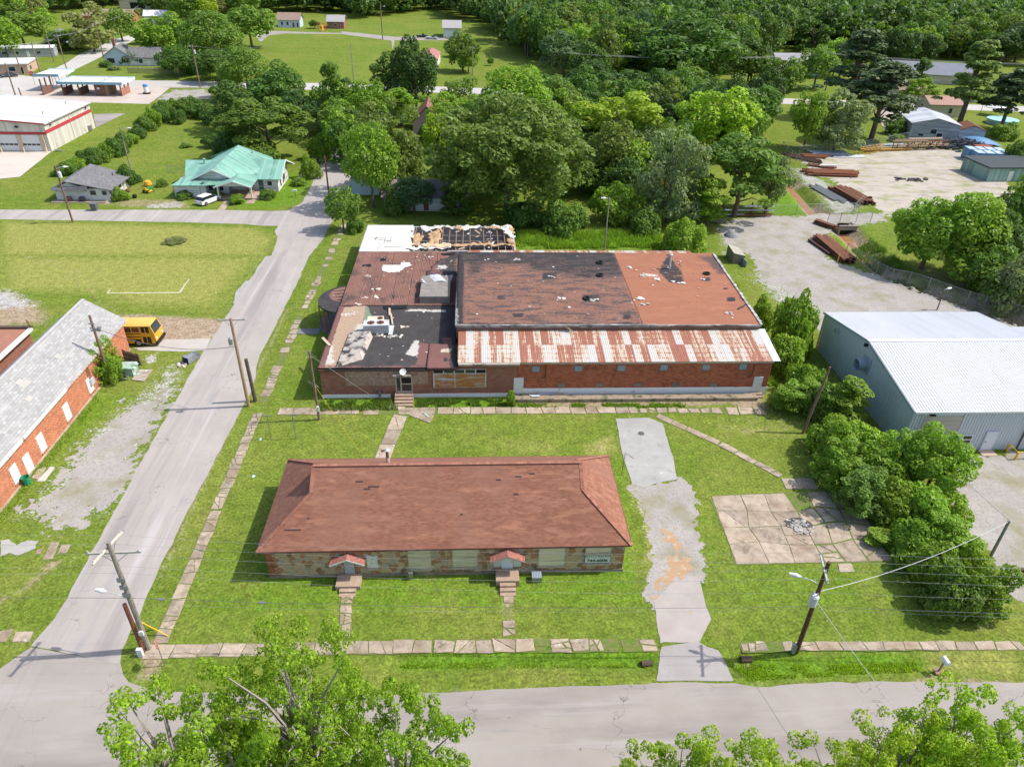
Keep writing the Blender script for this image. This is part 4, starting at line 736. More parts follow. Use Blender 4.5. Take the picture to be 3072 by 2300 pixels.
def tin_roof(parent,x0,x1,w,A,B,m,rows=2,alt=None):
    o=ORG[parent.name]; a=np.array(A,float); b=np.array(B,float); L_=np.hypot(*(b-a)); pitch=math.atan2(b[1]-a[1],b[0]-a[0]); n=int(round((x1-x0)/w)); w=(x1-x0)/n
    ms=corr_mesh(w*1.04,L_/rows*1.05,4,.022,'roof_sheet',m); ma=corr_mesh(w*1.04,L_/rows*1.05,4,.022,'roof_sheet',alt) if alt else None
    for r in range(rows):
        for i in range(n):
            q=a+(b-a)*r/rows; ob=link('roof_sheet',ma if alt and (i==n-1) else ms,parent); ob.location=(x0+w*(i+.5)-o[0],q[0]-o[1],q[1]-o[2]+.03+.008*(i%2)+.015*(rows-r)); ob.rotation_euler=(pitch,0,random.uniform(-.006,.006))
tin_roof(mbd,-1.75,33.55,.84,(66.12,4.44),(71.78,5.34),TIN,2,TINN)
mb=MB(); mb.box(-1.75,32.9,66.25,66.4,4.2,4.42); mb.build('eave_board',mat('pale_eave',(.50,.42,.32),(.4,.3,.22),1.5,rough=.9),mbd)
tin_roof(mbd,-.9,31.6,.92,(92.3,5.35),(97.5,4.5),TIN,1); mb=MB(); mb.box(-.9,31.6,92,97.3,0,4.4); mb.build('rear_wall',BRICKF,mbd)
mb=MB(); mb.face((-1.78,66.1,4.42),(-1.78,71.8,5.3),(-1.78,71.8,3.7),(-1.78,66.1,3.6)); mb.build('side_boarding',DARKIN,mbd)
# high roof
zb=lambda X,Y:6.02+(Y-71.8)*.024
RB1=patch_mat('worn_red_roofing',(.215,.105,.075),(.26,.138,.10),[((.030,.028,.03),(.055,.05,.05)),((.5,.47,.43),(.36,.33,.3)),((.26,.11,.055),(.2,.09,.055)),((.10,.075,.07),(.07,.055,.055))],stretch=(.45,1.6,1))
bx=19.2
pB=[(0,rect(-2.2,-1.2,71,93),.4,.85),(0,rect(-2.2,20,88.4,93),2.2,.9),(0,rect(-2.2,20,71,72.6),.6,.62),(0,[(-1.80,90.61),(2.73,91.37),(1.91,86.12),(-1.30,82.25)],1.5,.55),(0,[(5.44,89.80),(21.54,90.97),(20.59,83.85),(14.48,82.89),(10.75,84.78),(6.83,85.74)],1.6,.55),(0,[(21.39,91.21),(21.53,86.52),(21.09,73.29),(21.64,71.76),(19.94,72.14),(20.37,82.65)],.5,.75),(0,[(13.26,79.49),(15.55,79.49),(15.22,77.35),(12.98,77.35)],.5,.7),(0,[(8.82,85.49),(10.83,85.49),(10.44,83.57),(8.66,83.57)],.4,.8),(0,[(2.66,79.49),(3.98,79.49),(3.92,77.99),(2.62,77.99)],.4,.6),(0,[(4.32,74.72),(5.95,74.72),(5.87,73.54),(4.27,73.55)],.4,.6),(0,[(17.37,74.68),(18.47,74.68),(18.17,73.11),(17.09,73.11)],.4,.7),(0,[(11.34,90.66),(19.79,90.72),(18.20,87.56),(11.93,86.52)],1.5,.7),(3,rect(-2,20,72,92),.8,.45),(0,rect(-2,19,72,92),.5,.2),(1,[(-2.15,76.04),(-1.70,76.04),(-1.63,71.05),(-2.06,71.05)],.25,.55)]
patch_roof('roof',-2.05,bx,71.75,92.1,zb,RB1,pB,mbd,.22)
RB2=patch_mat('orange_roofing',(.345,.15,.09),(.29,.122,.075),[((.035,.032,.034),(.06,.055,.055)),((.55,.52,.48),(.4,.37,.34)),((.42,.19,.11),(.38,.16,.09)),((.14,.085,.075),(.10,.07,.065))],stretch=(.4,1.8,1))
pB2=[(0,[(27.02,92.29),(26.99,89.71),(27.41,86.22),(26.82,82.29),(24.68,82.92),(24.06,86.20),(25.69,89.70)],.5,.75),(0,[(27.43,91.54),(27.84,87.94),(26.99,86.21)],.3,.6),(0,[(29.45,84.45),(30.69,84.45),(30.32,83.15),(29.23,83.15)],.3,.8),(0,[(31.05,78.80),(32.23,78.80),(31.86,77.63),(30.69,77.63)],.3,.85),(0,[(32.54,78.94),(33.72,78.94),(33.37,77.48),(32.46,77.48)],.3,.6),(0,[(31.34,75.78),(33.37,77.48),(33.36,77.05),(31.36,75.23)],.2,.9),(0,[(31.30,81.42),(32.11,81.42),(31.92,80.80),(31.12,80.80)],.25,.7),(0,[(30.57,91.32),(33.94,91.34),(33.48,84.67),(31.92,85.00),(31.12,88.07)],1.2,.42),(3,[(29.99,91.32),(33.94,91.34),(33.45,85.00),(31.74,85.33),(31.13,89.14)],.9,.7),(0,rect(19,33.2,71,72.3),.4,.35),(1,[(21.91,85.86),(23.98,85.20),(23.83,84.54),(21.78,84.53)],.15,.6),(2,rect(20,33,73,90),2,.35)]
patch_roof('roof',bx,33.05,71.75,92.1,lambda X,Y:zb(X,Y)-.03,RB2,pB2,mbd,.22)
mb=MB(); mb.box(-2.1,bx+1.6,71.62,71.9,5.82,6.10); mb.box(bx+1.6,33.0,71.66,71.85,5.85,6.03); mb.build('parapet_flashing',mat('tarred_flashing',(.07,.065,.065),(.35,.33,.31),.9,[((.62,.6,.57),1.4,.6,.05,(.3,2,2))],rough=.8),mbd)
mb=MB(); mb.box(-2.14,-1.9,71.7,92.1,5.8,6.12); mb.build('parapet_flashing',mat('grey_flashing',(.28,.27,.26),(.12,.115,.11),.9,[((.55,.53,.5),2,.62,.05)],rough=.8),mbd)
mb=MB()
for i in range(40):
    y=71.8+i*.5; mb.box(32.92,33.2+random.uniform(-.05,.08),y,y+.5,6.0+.012*i,6.12+.012*i+random.uniform(-.03,.03))
mb.build('roof_edge_trim',mat('flaking_white_edge',(.62,.60,.57),(.2,.17,.15),1.5,rough=.8),mbd)
TB=mat('tyre_rubber',(.018,.018,.019),rough=.8)
def ring(name,c,R,r,m,parent=None):
    V=[];Fq=[];n,k=18,8
    for i in range(n):
        a=2*PI*i/n
        for j in range(k):
            b=2*PI*j/k; V.append((c[0]+(R+r*math.cos(b))*math.cos(a),c[1]+(R+r*math.cos(b))*math.sin(a),c[2]+r*.8*math.sin(b)))
    for i in range(n):
        for j in range(k): Fq.append((i*k+j,((i+1)%n)*k+j,((i+1)%n)*k+(j+1)%k,i*k+(j+1)%k))
    return link(name,np_mesh(name,V,Fq,m),parent)
for l,p in (('tyre lying on the dark red roof beside a white scrap',(13.63,78.33,6.30)),('tyre lying near the back edge of the dark roof',(16.81,88.63,6.60)),('tyre lying in front of another on the dark roof',(16.24,84.74,6.50)),('tyre lying on the orange roofing',(30.39,85.38,6.45))):
    t=ring('tyre',(0,0,0),.36,.13,TB); t.location=(p[0],p[1],p[2]-.02); tag(t,l,'tyre','tyres left on the roofs')
mb=MB(); rs=random.Random(4)
for i in range(46):
    x,y=rs.uniform(-1,32),rs.uniform(73,91); shard(mb,x,y,zb(x,y)+.01,rs.uniform(.07,.22),rs)
for p in ((5.84,89.56,6.40),(10.11,84.39,6.30),(20.22,87.31,6.40),(14.54,77.88,6.25),(20.09,78.30,6.25),(10.47,78.31,6.25),(20.16,78.41,6.20),(20.57,76.97,6.20),(23.49,83.62,6.30),(21.95,85.02,6.30),(25.63,82.92,6.30),(26.47,82.77,6.30),(30.28,74.41,6.15),(29.64,83.68,6.25)):
    for k in range(5): shard(mb,p[0]+rs.uniform(-.5,.5),p[1]+rs.uniform(-.3,.3),zb(*p[:2])+.01,rs.uniform(.14,.34),rs)
mb.build('roof_scraps',mat('white_scrap',(.62,.60,.56),(.45,.43,.4),2,rough=.8,rnd=.25),mbd,'stuff')
p=(25.83,87.00,6.40); q=MB(); q.tube([(p[0],p[1],6.3),(p[0],p[1],8.2)],.13,10); q.lathe((p[0],p[1],8.2),[(.2,0),(.2,.15),(.0,.25)],10); q.build('vent_pipe',ALU,mbd)
mb=MB(); mb.bar((9.71,71.82,6.10),(11.18,71.27,5.50),.12,.05); mb.bar((10.12,71.55,6.10),(11.03,71.52,5.60),.1,.05); mb.build('fallen_board',WOOD,mbd)
# front office with tarred roof
za=lambda X,Y:3.72+0*X+.0*Y
mb=MB(); mb.box(-16.55,-5.2,66.35,82,.0,3.55); mb.box(-5.2,4.7,66.38,71.7,0,3.6); mb.box(-1.7,4.7,66.40,66.6,3.6,4.3); mb.box(-16.5,-2.05,82,99.3,0,3.5); mb.build('office_wall',BRICKF,mbd)
a1=(-13.73,3.48);a2=(-8.41,1.41); mb=MB(); mb.box(-13.9,a2[0],66.315,66.345,1.55,3.42); mb.box(-6.95,-5.0,66.315,66.345,1.75,3.3); mb.build('worn_brick_face',BRICKW,mbd)
mb=MB(); mb.box(-16.6,-9.2,66.29,66.4,0,.42); mb.box(-6.7,4.7,66.29,66.4,0,.45); mb.build('wall_base',WALLB,mbd)
mb=MB(); mb.box(-16.75,-5.1,66.2,66.5,3.5,3.72); mb.build('parapet',mat('pale_coping',(.52,.50,.46),(.42,.40,.36),1.5,[((.2,.18,.16),2,.66,.06)],rough=.9),mbd)
mb=MB(); mb.box(-1.7,4.9,65.85,66.45,4.28,4.48); mb.build('old_fascia',mat('rotten_fascia',(.40,.33,.26),(.55,.50,.44),1.6,[((.1,.09,.08),1.8,.58,.08)],rough=.95,bump=.6),mbd)
RA=patch_mat('tarred_roof',(.048,.043,.043),(.075,.068,.066),[((.42,.31,.22),(.33,.225,.15)),((.55,.52,.47),(.40,.37,.33)),((.20,.10,.085),(.165,.085,.075)),((.15,.20,.13),(.2,.24,.16))],bump=.5)
pA=[(0,[(-15.87,68.08),(-16.95,66.55),(-14.95,66.53),(-14.37,74.26),(-13.22,76.60),(-13.34,81.64),(-16.10,81.06),(-17.31,78.24),(-17.36,72.78)],.5,1.0),(1,[(-17.11,79.35),(-13.52,81.05),(-13.60,79.62),(-15.60,77.69)],.8,.5),(1,[(-16.92,71.56),(-15.75,71.55),(-14.94,67.18),(-16.62,67.20)],.4,.62),(3,[(-13.34,81.64),(-12.11,77.67),(-13.25,76.87)],.25,1.0),(1,[(-14.08,76.60),(-12.76,76.86),(-12.92,74.25),(-14.20,74.77)],.35,.6),(1,[(-6.77,72.70),(-6.21,72.45),(-6.16,68.66),(-7.70,69.36)],.3,.8),(1,[(-7.93,80.61),(-3.39,80.30),(-3.37,79.59),(-8.52,79.89)],.25,.75),(2,[(-6.12,71.96),(-4.07,71.22),(-1.89,68.39),(-2.21,66.83),(-6.29,67.09)],.3,1.1),(2,[(-3.80,73.43),(-2.46,73.30),(-2.27,70.01),(-3.82,70.74)],.3,.6),(1,[(-3.82,70.74),(-2.52,70.73),(-2.62,69.78),(-3.67,69.91)],.2,.7),(2,rect(-16.8,-16.1,66,82),.25,1.0),(2,[(-17.06,67.20),(-1.87,67.05),(-1.86,66.17),(-16.91,66.33)],.25,.5),(1,[(-11.93,73.99),(-9.76,73.98),(-8.57,74.22),(-8.82,72.97),(-11.60,73.23)],.4,.45)]
patch_roof('roof',-16.75,-2.05,66.15,81.6,za,RA,pA,mbd,.2)
patch_roof('roof',-5.1,-1.75,66.1,71.6,lambda X,Y:3.95-(Y-66.1)*.03,patch_mat('office_red_roofing',(.21,.105,.09),(.17,.085,.075),[((.04,.037,.037),(.06,.055,.05)),((.55,.48,.38),(.45,.36,.27)),((.3,.15,.09),(.25,.12,.08)),((.1,.07,.06),(.08,.06,.055))]),[(0,rect(-2.6,-1.7,66,72),.4,.8),(1,[(-3.80,70.42),(-2.51,70.41),(-2.61,69.47),(-3.66,69.60)],.2,.9),(0,[(-3.38,68.33),(-2.92,68.32),(-2.90,67.42),(-3.35,67.43)],.15,.9),(0,[(-2.69,68.09),(-2.11,67.86),(-2.21,67.19),(-2.67,67.42)],.15,.9)],mbd,.18)
# brown decking of single ribbed sheets behind
DECK=mat('brown_decking',(.225,.115,.088),(.18,.095,.076),.5,[((.075,.055,.05),.45,.60,.08),((.33,.24,.19),.9,.68,.06),((.27,.14,.11),3,.62,.08,(3,.3,1)),((.14,.07,.06),1.8,.68,.06,(2,.4,1))],rough=.9,bump=.2,rnd=.06)
o=ORG[mbd.name]; dm=corr_mesh(1.02,8.9,5,.05,'roof_sheet',DECK)
for r in range(2):
    for i in range(14): ob=link('roof_sheet',dm,mbd); ob.location=(-16.6+.5+i*1.036-o[0],81.4+r*8.75-o[1],3.72+.012*(i%2)+.06*(1-r)); ob.rotation_euler=(0,0,random.uniform(-.004,.004))
patch_roof('deck_patch',-6.5,-2.05,81.8,98.8,lambda X,Y:3.80+0*X,RA,[(2,rect(-6.6,-4,81,99),1.2,.55),(1,[(-5.54,93.97),(-3.50,94.34),(-3.60,92.52),(-5.89,92.15)],.5,.6)],mbd,.22,thick=.02,poly=[(-2.41,99.17),(-3.57,96.99),(-4.86,95.46),(-6.08,93.23),(-6.77,90.05),(-6.37,87.69),(-7.29,87.04),(-7.30,80.88),(-2.35,80.29)],jag=1.6)
patch_roof('deck_patch',-14,-8,90,96,lambda X,Y:3.80+0*X,mat('torn_white_felt',(.62,.60,.56),(.52,.50,.46),1.5,[((.2,.17,.15),1.6,.64,.06)],rough=.9,bump=.5),[],mbd,.15,thick=.02,poly=[(-12.73,93.93),(-10.35,94.12),(-10.28,94.98),(-9.10,94.87),(-8.74,93.95),(-9.55,93.22),(-10.15,91.78),(-11.54,91.42),(-12.43,91.77)],jag=.6)
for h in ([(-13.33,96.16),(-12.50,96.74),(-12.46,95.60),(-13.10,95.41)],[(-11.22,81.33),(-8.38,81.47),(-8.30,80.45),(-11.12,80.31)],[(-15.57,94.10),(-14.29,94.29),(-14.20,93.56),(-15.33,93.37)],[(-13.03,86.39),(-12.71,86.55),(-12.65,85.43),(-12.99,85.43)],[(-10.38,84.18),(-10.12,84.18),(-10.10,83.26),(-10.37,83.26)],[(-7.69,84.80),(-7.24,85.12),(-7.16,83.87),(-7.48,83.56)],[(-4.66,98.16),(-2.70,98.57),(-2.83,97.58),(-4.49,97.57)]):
    patch_roof('hole_shade',min(p[0] for p in h)-.4,max(p[0] for p in h)+.4,min(p[1] for p in h)-.3,max(p[1] for p in h)+.3,lambda X,Y:3.815+0*X,DARKIN,[],mbd,.1,thick=.01,poly=h,jag=.35)  # near-black sheets laid on the decking imitate the shade in torn holes
mb=MB(); rs=random.Random(8)
for i in range(70):
    x,y=rs.uniform(-16,-3),rs.uniform(67,98); shard(mb,x,y,3.80 if y>81 else 3.74,rs.uniform(.06,.2),rs)
for p in ((-14.21,90.03,3.80),(-12.67,86.23,3.80),(-13.58,83.72,3.80),(-12.53,83.72,3.80),(-8.86,73.52,3.80),(-8.31,75.63,3.80),(-10.69,73.71,3.80),(-6.25,96.59,3.80),(-14.60,81.48,3.80)):
    for k in range(6): shard(mb,p[0]+rs.uniform(-.5,.5),p[1]+rs.uniform(-.4,.4),3.81 if p[1]>81 else 3.74,rs.uniform(.12,.3),rs)
mb.build('roof_scraps',mat('tan_scrap',(.60,.52,.42),(.5,.45,.4),2,rough=.85,rnd=.3),mbd,'stuff')
# raised wedge, hatch box, plant on the office roof
q=MB(); A=[(-14.80,66.62,3.73),(-14.47,74.12,3.73),(-11.67,73.34,3.73),(-12.17,68.25,3.73)]; q.hexa([A[0],A[3],A[2],A[1],(A[0][0]+.1,A[0][1]+.1,3.95),(A[3][0]-.3,A[3][1]+.3,4.35),(A[2][0]-.25,A[2][1],4.5),(A[1][0]+.1,A[1][1],4.0)]); q.build('roof_cricket',mat('peeling_felt',(.50,.45,.39),(.40,.35,.30),.8,[((.06,.055,.055),.9,.54,.06)],rough=.9,bump=.5),mbd)
q=MB(); A=[(-6.78,80.88,3.80),(-3.02,81.10,3.80)]; x0_,x1_=A[0][0],A[1][0]; q.box(x0_,x1_,81.9,88.3,3.7,4.75); q.build('roof_box',mat('stained_grey_felt',(.20,.18,.16),(.27,.25,.22),1.2,[((.45,.41,.36),1.5,.66,.06)],rough=.9,bump=.4),mbd)
patch_roof('roof_box_cover',x0_-.1,x1_+.3,85.3,88.6,lambda X,Y:4.77+.12*np.sin(X*2.2+Y)+0*X,mat('silver_tarp',(.58,.59,.62),(.45,.46,.49),1.2,[((.2,.19,.19),1.6,.66,.05)],rough=.6,bump=.6),[],mbd,.2,thick=.02,poly=[(x0_,85.8),(x1_,86.6),(x1_+.3,88.5),(x0_,88.3)],jag=.5)
def unit(l,c,sx,sy,sz,rz,fan,m):
    t=thing('condenser_unit',l,'air conditioner',c,rz=rz,local=True); q=MB(); q.box(-sx,sx,-sy,sy,.08,sz); bd=q.build('casing',m,t)
    for i in range(6): q=MB(); q.box(-sx+.1,sx-.1,-sy-.012,-sy,.18+i*(sz-.25)/6,.18+i*(sz-.25)/6+.05); q.build('louver',STEEL,t)
    for fx in fan:
        q=MB(); q.lathe((fx,0,sz),[(sy*.62,.0),(sy*.62,.04),(sy*.5,.05)],16); f=q.build('fan_guard',RUST,t); q=MB()
        for k in range(4): q.bar((fx,0,sz+.06),(fx+sy*.5*math.cos(k*PI/2),sy*.5*math.sin(k*PI/2),sz+.06),.1,.015)
        q.build('fan_blades',BLACK,f)
    q=MB(); q.box(-sx,-sx+.1,-sy,sy,0,.08); q.box(sx-.1,sx,-sy,sy,0,.08); q.build('base_rail',RUST,t)
unit('tan rooftop air conditioner with a round rusty fan opening',(*(-11.71,76.96,3.74)[:2],3.74),.95,.55,.55,.02,(.55,),mat('cream_casing',(.60,.54,.43),(.5,.44,.34),2,rough=.6))
unit('large pale rusty air conditioner on the tarred office roof',(*(-11.34,74.67,3.74)[:2],3.74),1.45,.7,1.15,.05,(-.6,.5),mat('pale_rusty_casing',(.52,.56,.56),(.46,.48,.47),1.4,[((.36,.19,.11),2.2,.64,.05)],rough=.6))
q=MB(); q.bar((-9.70,73.70,3.80),(-9.60,75.27,4.20),.5,.08); q.build('bent_panel',ALU,mbd); q=MB(); q.bar((-10.42,80.40,3.90),(-10.20,78.51,3.85),.25,.06); q.bar((-10.11,78.97,3.90),(-9.65,76.20,3.85),.2,.06); q.bar((-8.63,75.32,3.80),(-7.97,75.76,3.80),.12,.04); q.bar((-17.33,73.04,3.85),(-16.22,71.29,3.80),.3,.05); q.build('loose_boards',mat('pale_timber',(.55,.44,.32),(.45,.35,.25),2,rough=.9),mbd)
# office entrance, dish and boarded shopfront
ex0_,ex1_=-8.55,-6.75
q=MB(); q.box(ex0_,ex1_,66.28,66.36,.75,2.85); d=q.build('door',mat('pale_door_frame',(.52,.48,.40),(.42,.38,.31),2,rough=.8),mbd,None,'glazed entrance door with one dark pane gone')
for a_,b_,u_,v_,m_ in ((ex0_+.12,-8.05,.9,2.7,GLASS),(-7.9,ex1_+.1-.2,1.85,2.7,DARKIN),(-7.9,ex1_-.1,.9,1.72,mat('dim_glass',(.05,.045,.04),rough=.2))): q=MB(); q.box(a_,b_,66.265,66.285,u_,v_); q.build('pane',m_,d)
q=MB(); q.box(-8.75,-6.85,65.7,66.35,2.95,3.1); q.box(-8.7,-6.9,66.28,66.34,3.1,3.6); q.build('door_canopy',mat('tarry_canopy',(.12,.10,.09),(.35,.29,.22),2,rough=.9),mbd)
ds=thing('satellite_dish','white satellite dish above the office door','satellite dish',(-7.65,66.1,3.1)); q=MB(); q.lathe((0,0,0),[(.02,0),(.18,.015),(.30,.05),(.36,.08),(.35,.09),(.2,.03),(0,.02)],20); ORG['satellite_dish']=(0,0,0); o_=q.build('dish',WHITE,ds); ORG['satellite_dish']=(-7.65,66.1,3.1); o_.location=(0,-.15,.42); o_.rotation_euler=(math.radians(60),0,.2); q=MB(); q.tube([(-7.65,66.25,3.1),(-7.65,66.15,3.5),(-7.65,65.95,3.52)],.025,6); q.build('mast',STEEL,ds); q=MB(); q.tube([(-7.65,65.95,3.4),(-7.65,65.55,3.55)],.015,6); q.build('arm',STEEL,ds)
for i in range(4): q=MB(); q.box(-8.65,-6.65,65.95-.38*(i+1)+.0,65.95-.38*i+.36-.38,0,.72-.18*(i)); q.build('step',PORCH,mbd)
q=MB(); q.box(-8.65,-6.65,65.94,66.28,0,.75); q.build('porch',PORCH,mbd)
wa=(-4.47,3.61); wb=(1.29,1.25); wx0,wx1,wz0,wz1=wa[0],wb[0],wb[1],wa[1]
q=MB(); q.box(wx0,wx1,66.27,66.36,wz0,wz1); w=q.build('window',mat('pale_window_frame',(.58,.56,.50),(.5,.47,.41),2,rough=.8),mbd,None,'wide shop window with dark clerestory panes and rusty boarding below')
n=5; pw=(wx1-wx0)/n
for i in range(n): q=MB(); q.box(wx0+pw*i+.07,wx0+pw*(i+1)-.07,66.25,66.275,wz1-.47,wz1-.06); q.build('pane',DARKIN if i in (0,4) else GLASS,w)
RB=mat('rusty_sheet',(.42,.19,.07),(.34,.14,.05),.9,[((.45,.47,.46),.8,.56,.07,(.5,1,3)),((.52,.30,.13),3,.6,.08)],rough=.8)
for a_,b_ in ((.03,.4),(.42,.98)): 
    for r_i in range(2): q=MB(); hh=(wz1-.55-wz0-.05)/2; q.box(wx0+(wx1-wx0)*a_,wx0+(wx1-wx0)*b_,66.24,66.268,wz0+.05+hh*r_i,wz0+.04+hh*(r_i+1)); q.build('panel',RB,w)
q=MB(); q.box(-10.75,-10.55,66.22,66.32,1.1,1.35); q.build('utility_box',STEEL,mbd); q=MB(); q.box(-10.45,-10.2,66.0,66.3,.3,.9); q.tube([(-10.3,66.1,0),(-10.3,66.1,.3)],.04,6); q.build('gas_meter',STEEL,mbd)
# round porch canopy at the street end
cc=(-16.6,84.1); q=MB(); arc=[(cc[0]-3.2*math.cos(t),cc[1]-3.8*math.sin(t)) for t in np.linspace(-PI/2,PI/2,25)]; q.prism(arc[::-1] if False else arc,3.15,3.4); q.build('porch_canopy',TAR,mbd)
q=MB(); inner=[(cc[0]-2.0*math.cos(t),cc[1]+1.2-2.3*math.sin(t)) for t in np.linspace(-PI/2,PI/2,15)]; q.prism(inner,3.4,3.44); q.build('canopy_decking',DECK,mbd)
for k in range(4): q=MB(); q.bar((-18.2+.2*k,86.3-k*.9,3.46),(-16.5,86.5-k*.9,3.6),.12,.08); q.build('joist',WOOD,mbd)
for x,y in ((-19.5,82.4),(-18.7,81.2),(-18.4,82.2),(-19.2,85.6),(-17.6,87.2)): q=MB(); q.tube([(x,y,0),(x,y,3.2)],.09,8); q.build('post',mat('rusty_post',(.34,.17,.08),(.25,.12,.06),2,rough=.85),mbd)
q=MB(); arc=[(cc[0]-3.0*math.cos(t),cc[1]-3.6*math.sin(t)) for t in np.linspace(-PI/2,PI/2,25)]; q.prism(arc,0,.28); q.prism([(cc[0]-3.4*math.cos(t),cc[1]-4.0*math.sin(t)) for t in np.linspace(-PI/2,PI/2,25)],0,.14); q.build('porch_floor',mat('dark_porch_floor',(.14,.135,.13),(.2,.19,.18),1,rough=.9),mbd)
q=MB(); q.box(-22.3,-19.6,80.9,82.3,0,.07); q.build('porch_walk',mat('dark_walk',(.17,.17,.18),(.24,.23,.23),1,rough=.9),mbd)
# rear block, half of its roof torn open
rb=thing('ruined_annex','white-roofed annex with its roof torn open down to the rafters','building',(-5,105,0))
q=MB()
for a_ in ((-16.6,-16.3,99.6,110.2),(6.05,6.3,99.6,110.2),(-16.6,6.3,109.9,110.2),(-16.6,6.3,99.6,99.85),(-9.5,-9.3,99.8,110)): q.box(*a_,0,3.45)
q.build('wall',mat('pale_siding',(.45,.45,.45),(.38,.38,.38),.8,[((.3,.2,.13),1.5,.7,.06)],rough=.8),rb)
q=MB(); q.box(-16.5,6.2,99.8,110,.02,.12); q.build('floor',mat('littered_floor',(.10,.085,.07),(.2,.15,.1),.8,[((.5,.46,.4),1.6,.64,.05),((.08,.12,.11),.5,.6,.05)],rough=.95),rb)
WR=mat('white_membrane',(.80,.78,.74),(.74,.72,.68),.6,[((.48,.40,.33),.9,.70,.05)],rough=.8)
patch_roof('roof',-16.75,-8.6,99.5,110.4,lambda X,Y:3.58+0*X,WR,[],rb,.3,thick=.15,poly=[(-17,99),(-9.4,99),(-9.2,103),(-9.7,107),(-9.3,111),(-17,111)],jag=1.0)
for k in range(15):
    x=-9.0+k*1.06; q=MB(); q.box(x-.05,x+.05,99.8,110,3.22,3.44); 
    if k not in (2,9): q.build('rafter',mat('old_rafter',(.34,.20,.13),(.26,.15,.10),2,rough=.9),rb)
for y in (102.2,104.6,107.0): q=MB(); q.box(-9,6.1,y,y+.07,3.14,3.2); q.build('batten',mat('pale_batten',(.5,.45,.38),(.4,.36,.3),2,rough=.9),rb)
rs=random.Random(6)
def rag(name,poly,z,m,amp,hold,cell=.22): patch_roof(name,min(p[0] for p in poly)-.5,max(p[0] for p in poly)+.5,min(p[1] for p in poly)-.5,max(p[1] for p in poly)+.5,lambda X,Y:z+(fbm(X*.9,Y*.9)-.5)*amp,m,[],hold,cell,thick=.05,poly=poly,jag=1.2)
OSB=mat('torn_decking',(.46,.30,.16),(.38,.24,.13),1.2,[((.55,.42,.28),2,.6,.08),((.2,.12,.07),1.4,.66,.06)],rough=.9,bump=.5); TW=mat('torn_white_membrane',(.66,.65,.62),(.55,.52,.48),1.2,[((.40,.27,.17),1.2,.64,.06)],rough=.7,bump=.4)
rag('torn_roofing',[(-9.61,106.01),(-8.47,107.08),(-7.88,105.68),(-7.64,103.62),(-8.20,102.60),(-9.28,101.28)],3.55,OSB,.9,rb); rag('torn_roofing',[(-6.81,107.10),(-5.61,109.29),(-5.18,108.20),(-5.10,102.63),(-6.57,102.29)],3.5,OSB,.9,rb); rag('torn_roofing',[(-9.28,101.28),(-7.58,102.61),(-6.07,102.13),(-2.86,102.65),(-1.12,103.01),(6.27,102.74),(6.23,102.01),(-2.85,101.83),(-7.74,101.13)],3.55,OSB,.5,rb)
rag('torn_roofing',[(-9.04,109.99),(-3.41,110.44),(6.26,110.50),(6.21,109.45),(2.77,109.03),(0.94,109.94),(-1.16,108.62),(-3.25,108.95),(-4.84,109.67),(-7.08,107.45),(-8.58,108.89)],3.6,TW,.8,rb); rag('torn_roofing',[(-3.00,109.70),(-1.83,110.09),(-1.55,108.61),(-2.72,108.78)],3.7,OSB,.6,rb); rag('torn_roofing',[(1.34,109.76),(3.46,109.97),(4.09,109.05),(1.46,109.02)],3.7,OSB,.6,rb)
rag('torn_roofing',[(4.12,110.17),(5.05,110.18),(6.42,105.84),(6.31,104.79),(5.02,106.17),(4.72,108.32)],3.7,TW,.9,rb); rag('torn_roofing',[(5.45,110.18),(6.46,110.39),(6.35,106.90),(5.47,107.61)],3.6,OSB,.6,rb); rag('torn_roofing',[(5.09,104.77),(6.24,104.79),(6.16,103.08),(5.15,103.07)],3.55,OSB,.6,rb)
rag('torn_roofing',[(-10.62,100.46),(-7.75,101.29),(-2.97,101.99),(-2.94,100.36),(-5.98,100.01),(-7.69,100.32),(-10.58,100.04)],3.75,TW,.5,rb); rag('torn_roofing',[(-7.66,101.95),(-3.10,102.15),(-2.95,100.84),(-6.00,100.49),(-7.61,100.97)],3.85,mat('curled_tan_felt',(.55,.38,.22),(.62,.5,.36),1.4,[((.7,.68,.64),1.2,.62,.05)],rough=.9),.5,rb)
for k in range(26):
    x=rs.uniform(-9,6); y=rs.uniform(100.5,109.5); q=MB(); a=rs.uniform(0,6); l=rs.uniform(.7,2.4); q.bar((x,y,rs.uniform(3.3,3.6)),(x+l*math.cos(a)*.5,y+l*math.sin(a),rs.uniform(3.0,3.7)),rs.uniform(.1,.35),.05); q.build('broken_plank',OSB if k%2 else TW,rb)
q=MB(); q.box(-3.8,6.35,99.35,99.62,2.9,3.7); q.build('parapet',mat('grey_lap_siding',(.42,.44,.46),(.36,.38,.40),1,rough=.6),rb)
for a_,b_ in (((195,260),(410,255)),((300,268),(490,295)),((320,335),(500,295)),((300,290),(325,230)),((415,300),(435,240)),((490,290),(500,240)),((345,215),(425,215)),((410,362),(640,366)),((330,400),(360,345))):
    pass
q=MB()
for a_,b_ in (((-16.26,104.58,3.62),(-13.59,104.78,3.62)),((-14.92,104.32,3.62),(-12.47,103.43,3.62)),((-14.42,102.08,3.62),(-12.34,103.43,3.62)),((-14.83,103.57,3.62),(-14.75,105.63,3.62)),((-13.38,103.25,3.62),(-13.33,105.30,3.62)),((-12.48,103.60,3.62),(-12.52,105.31,3.62)),((-13.23,101.20,3.62),(-10.42,101.10,3.62)),((-14.07,99.97,3.62),(-13.90,101.75,3.62))): q.bar(a_,b_,.14,.06)
q.build('loose_boards',mat('grey_board',(.34,.29,.25),rough=.9),rb)

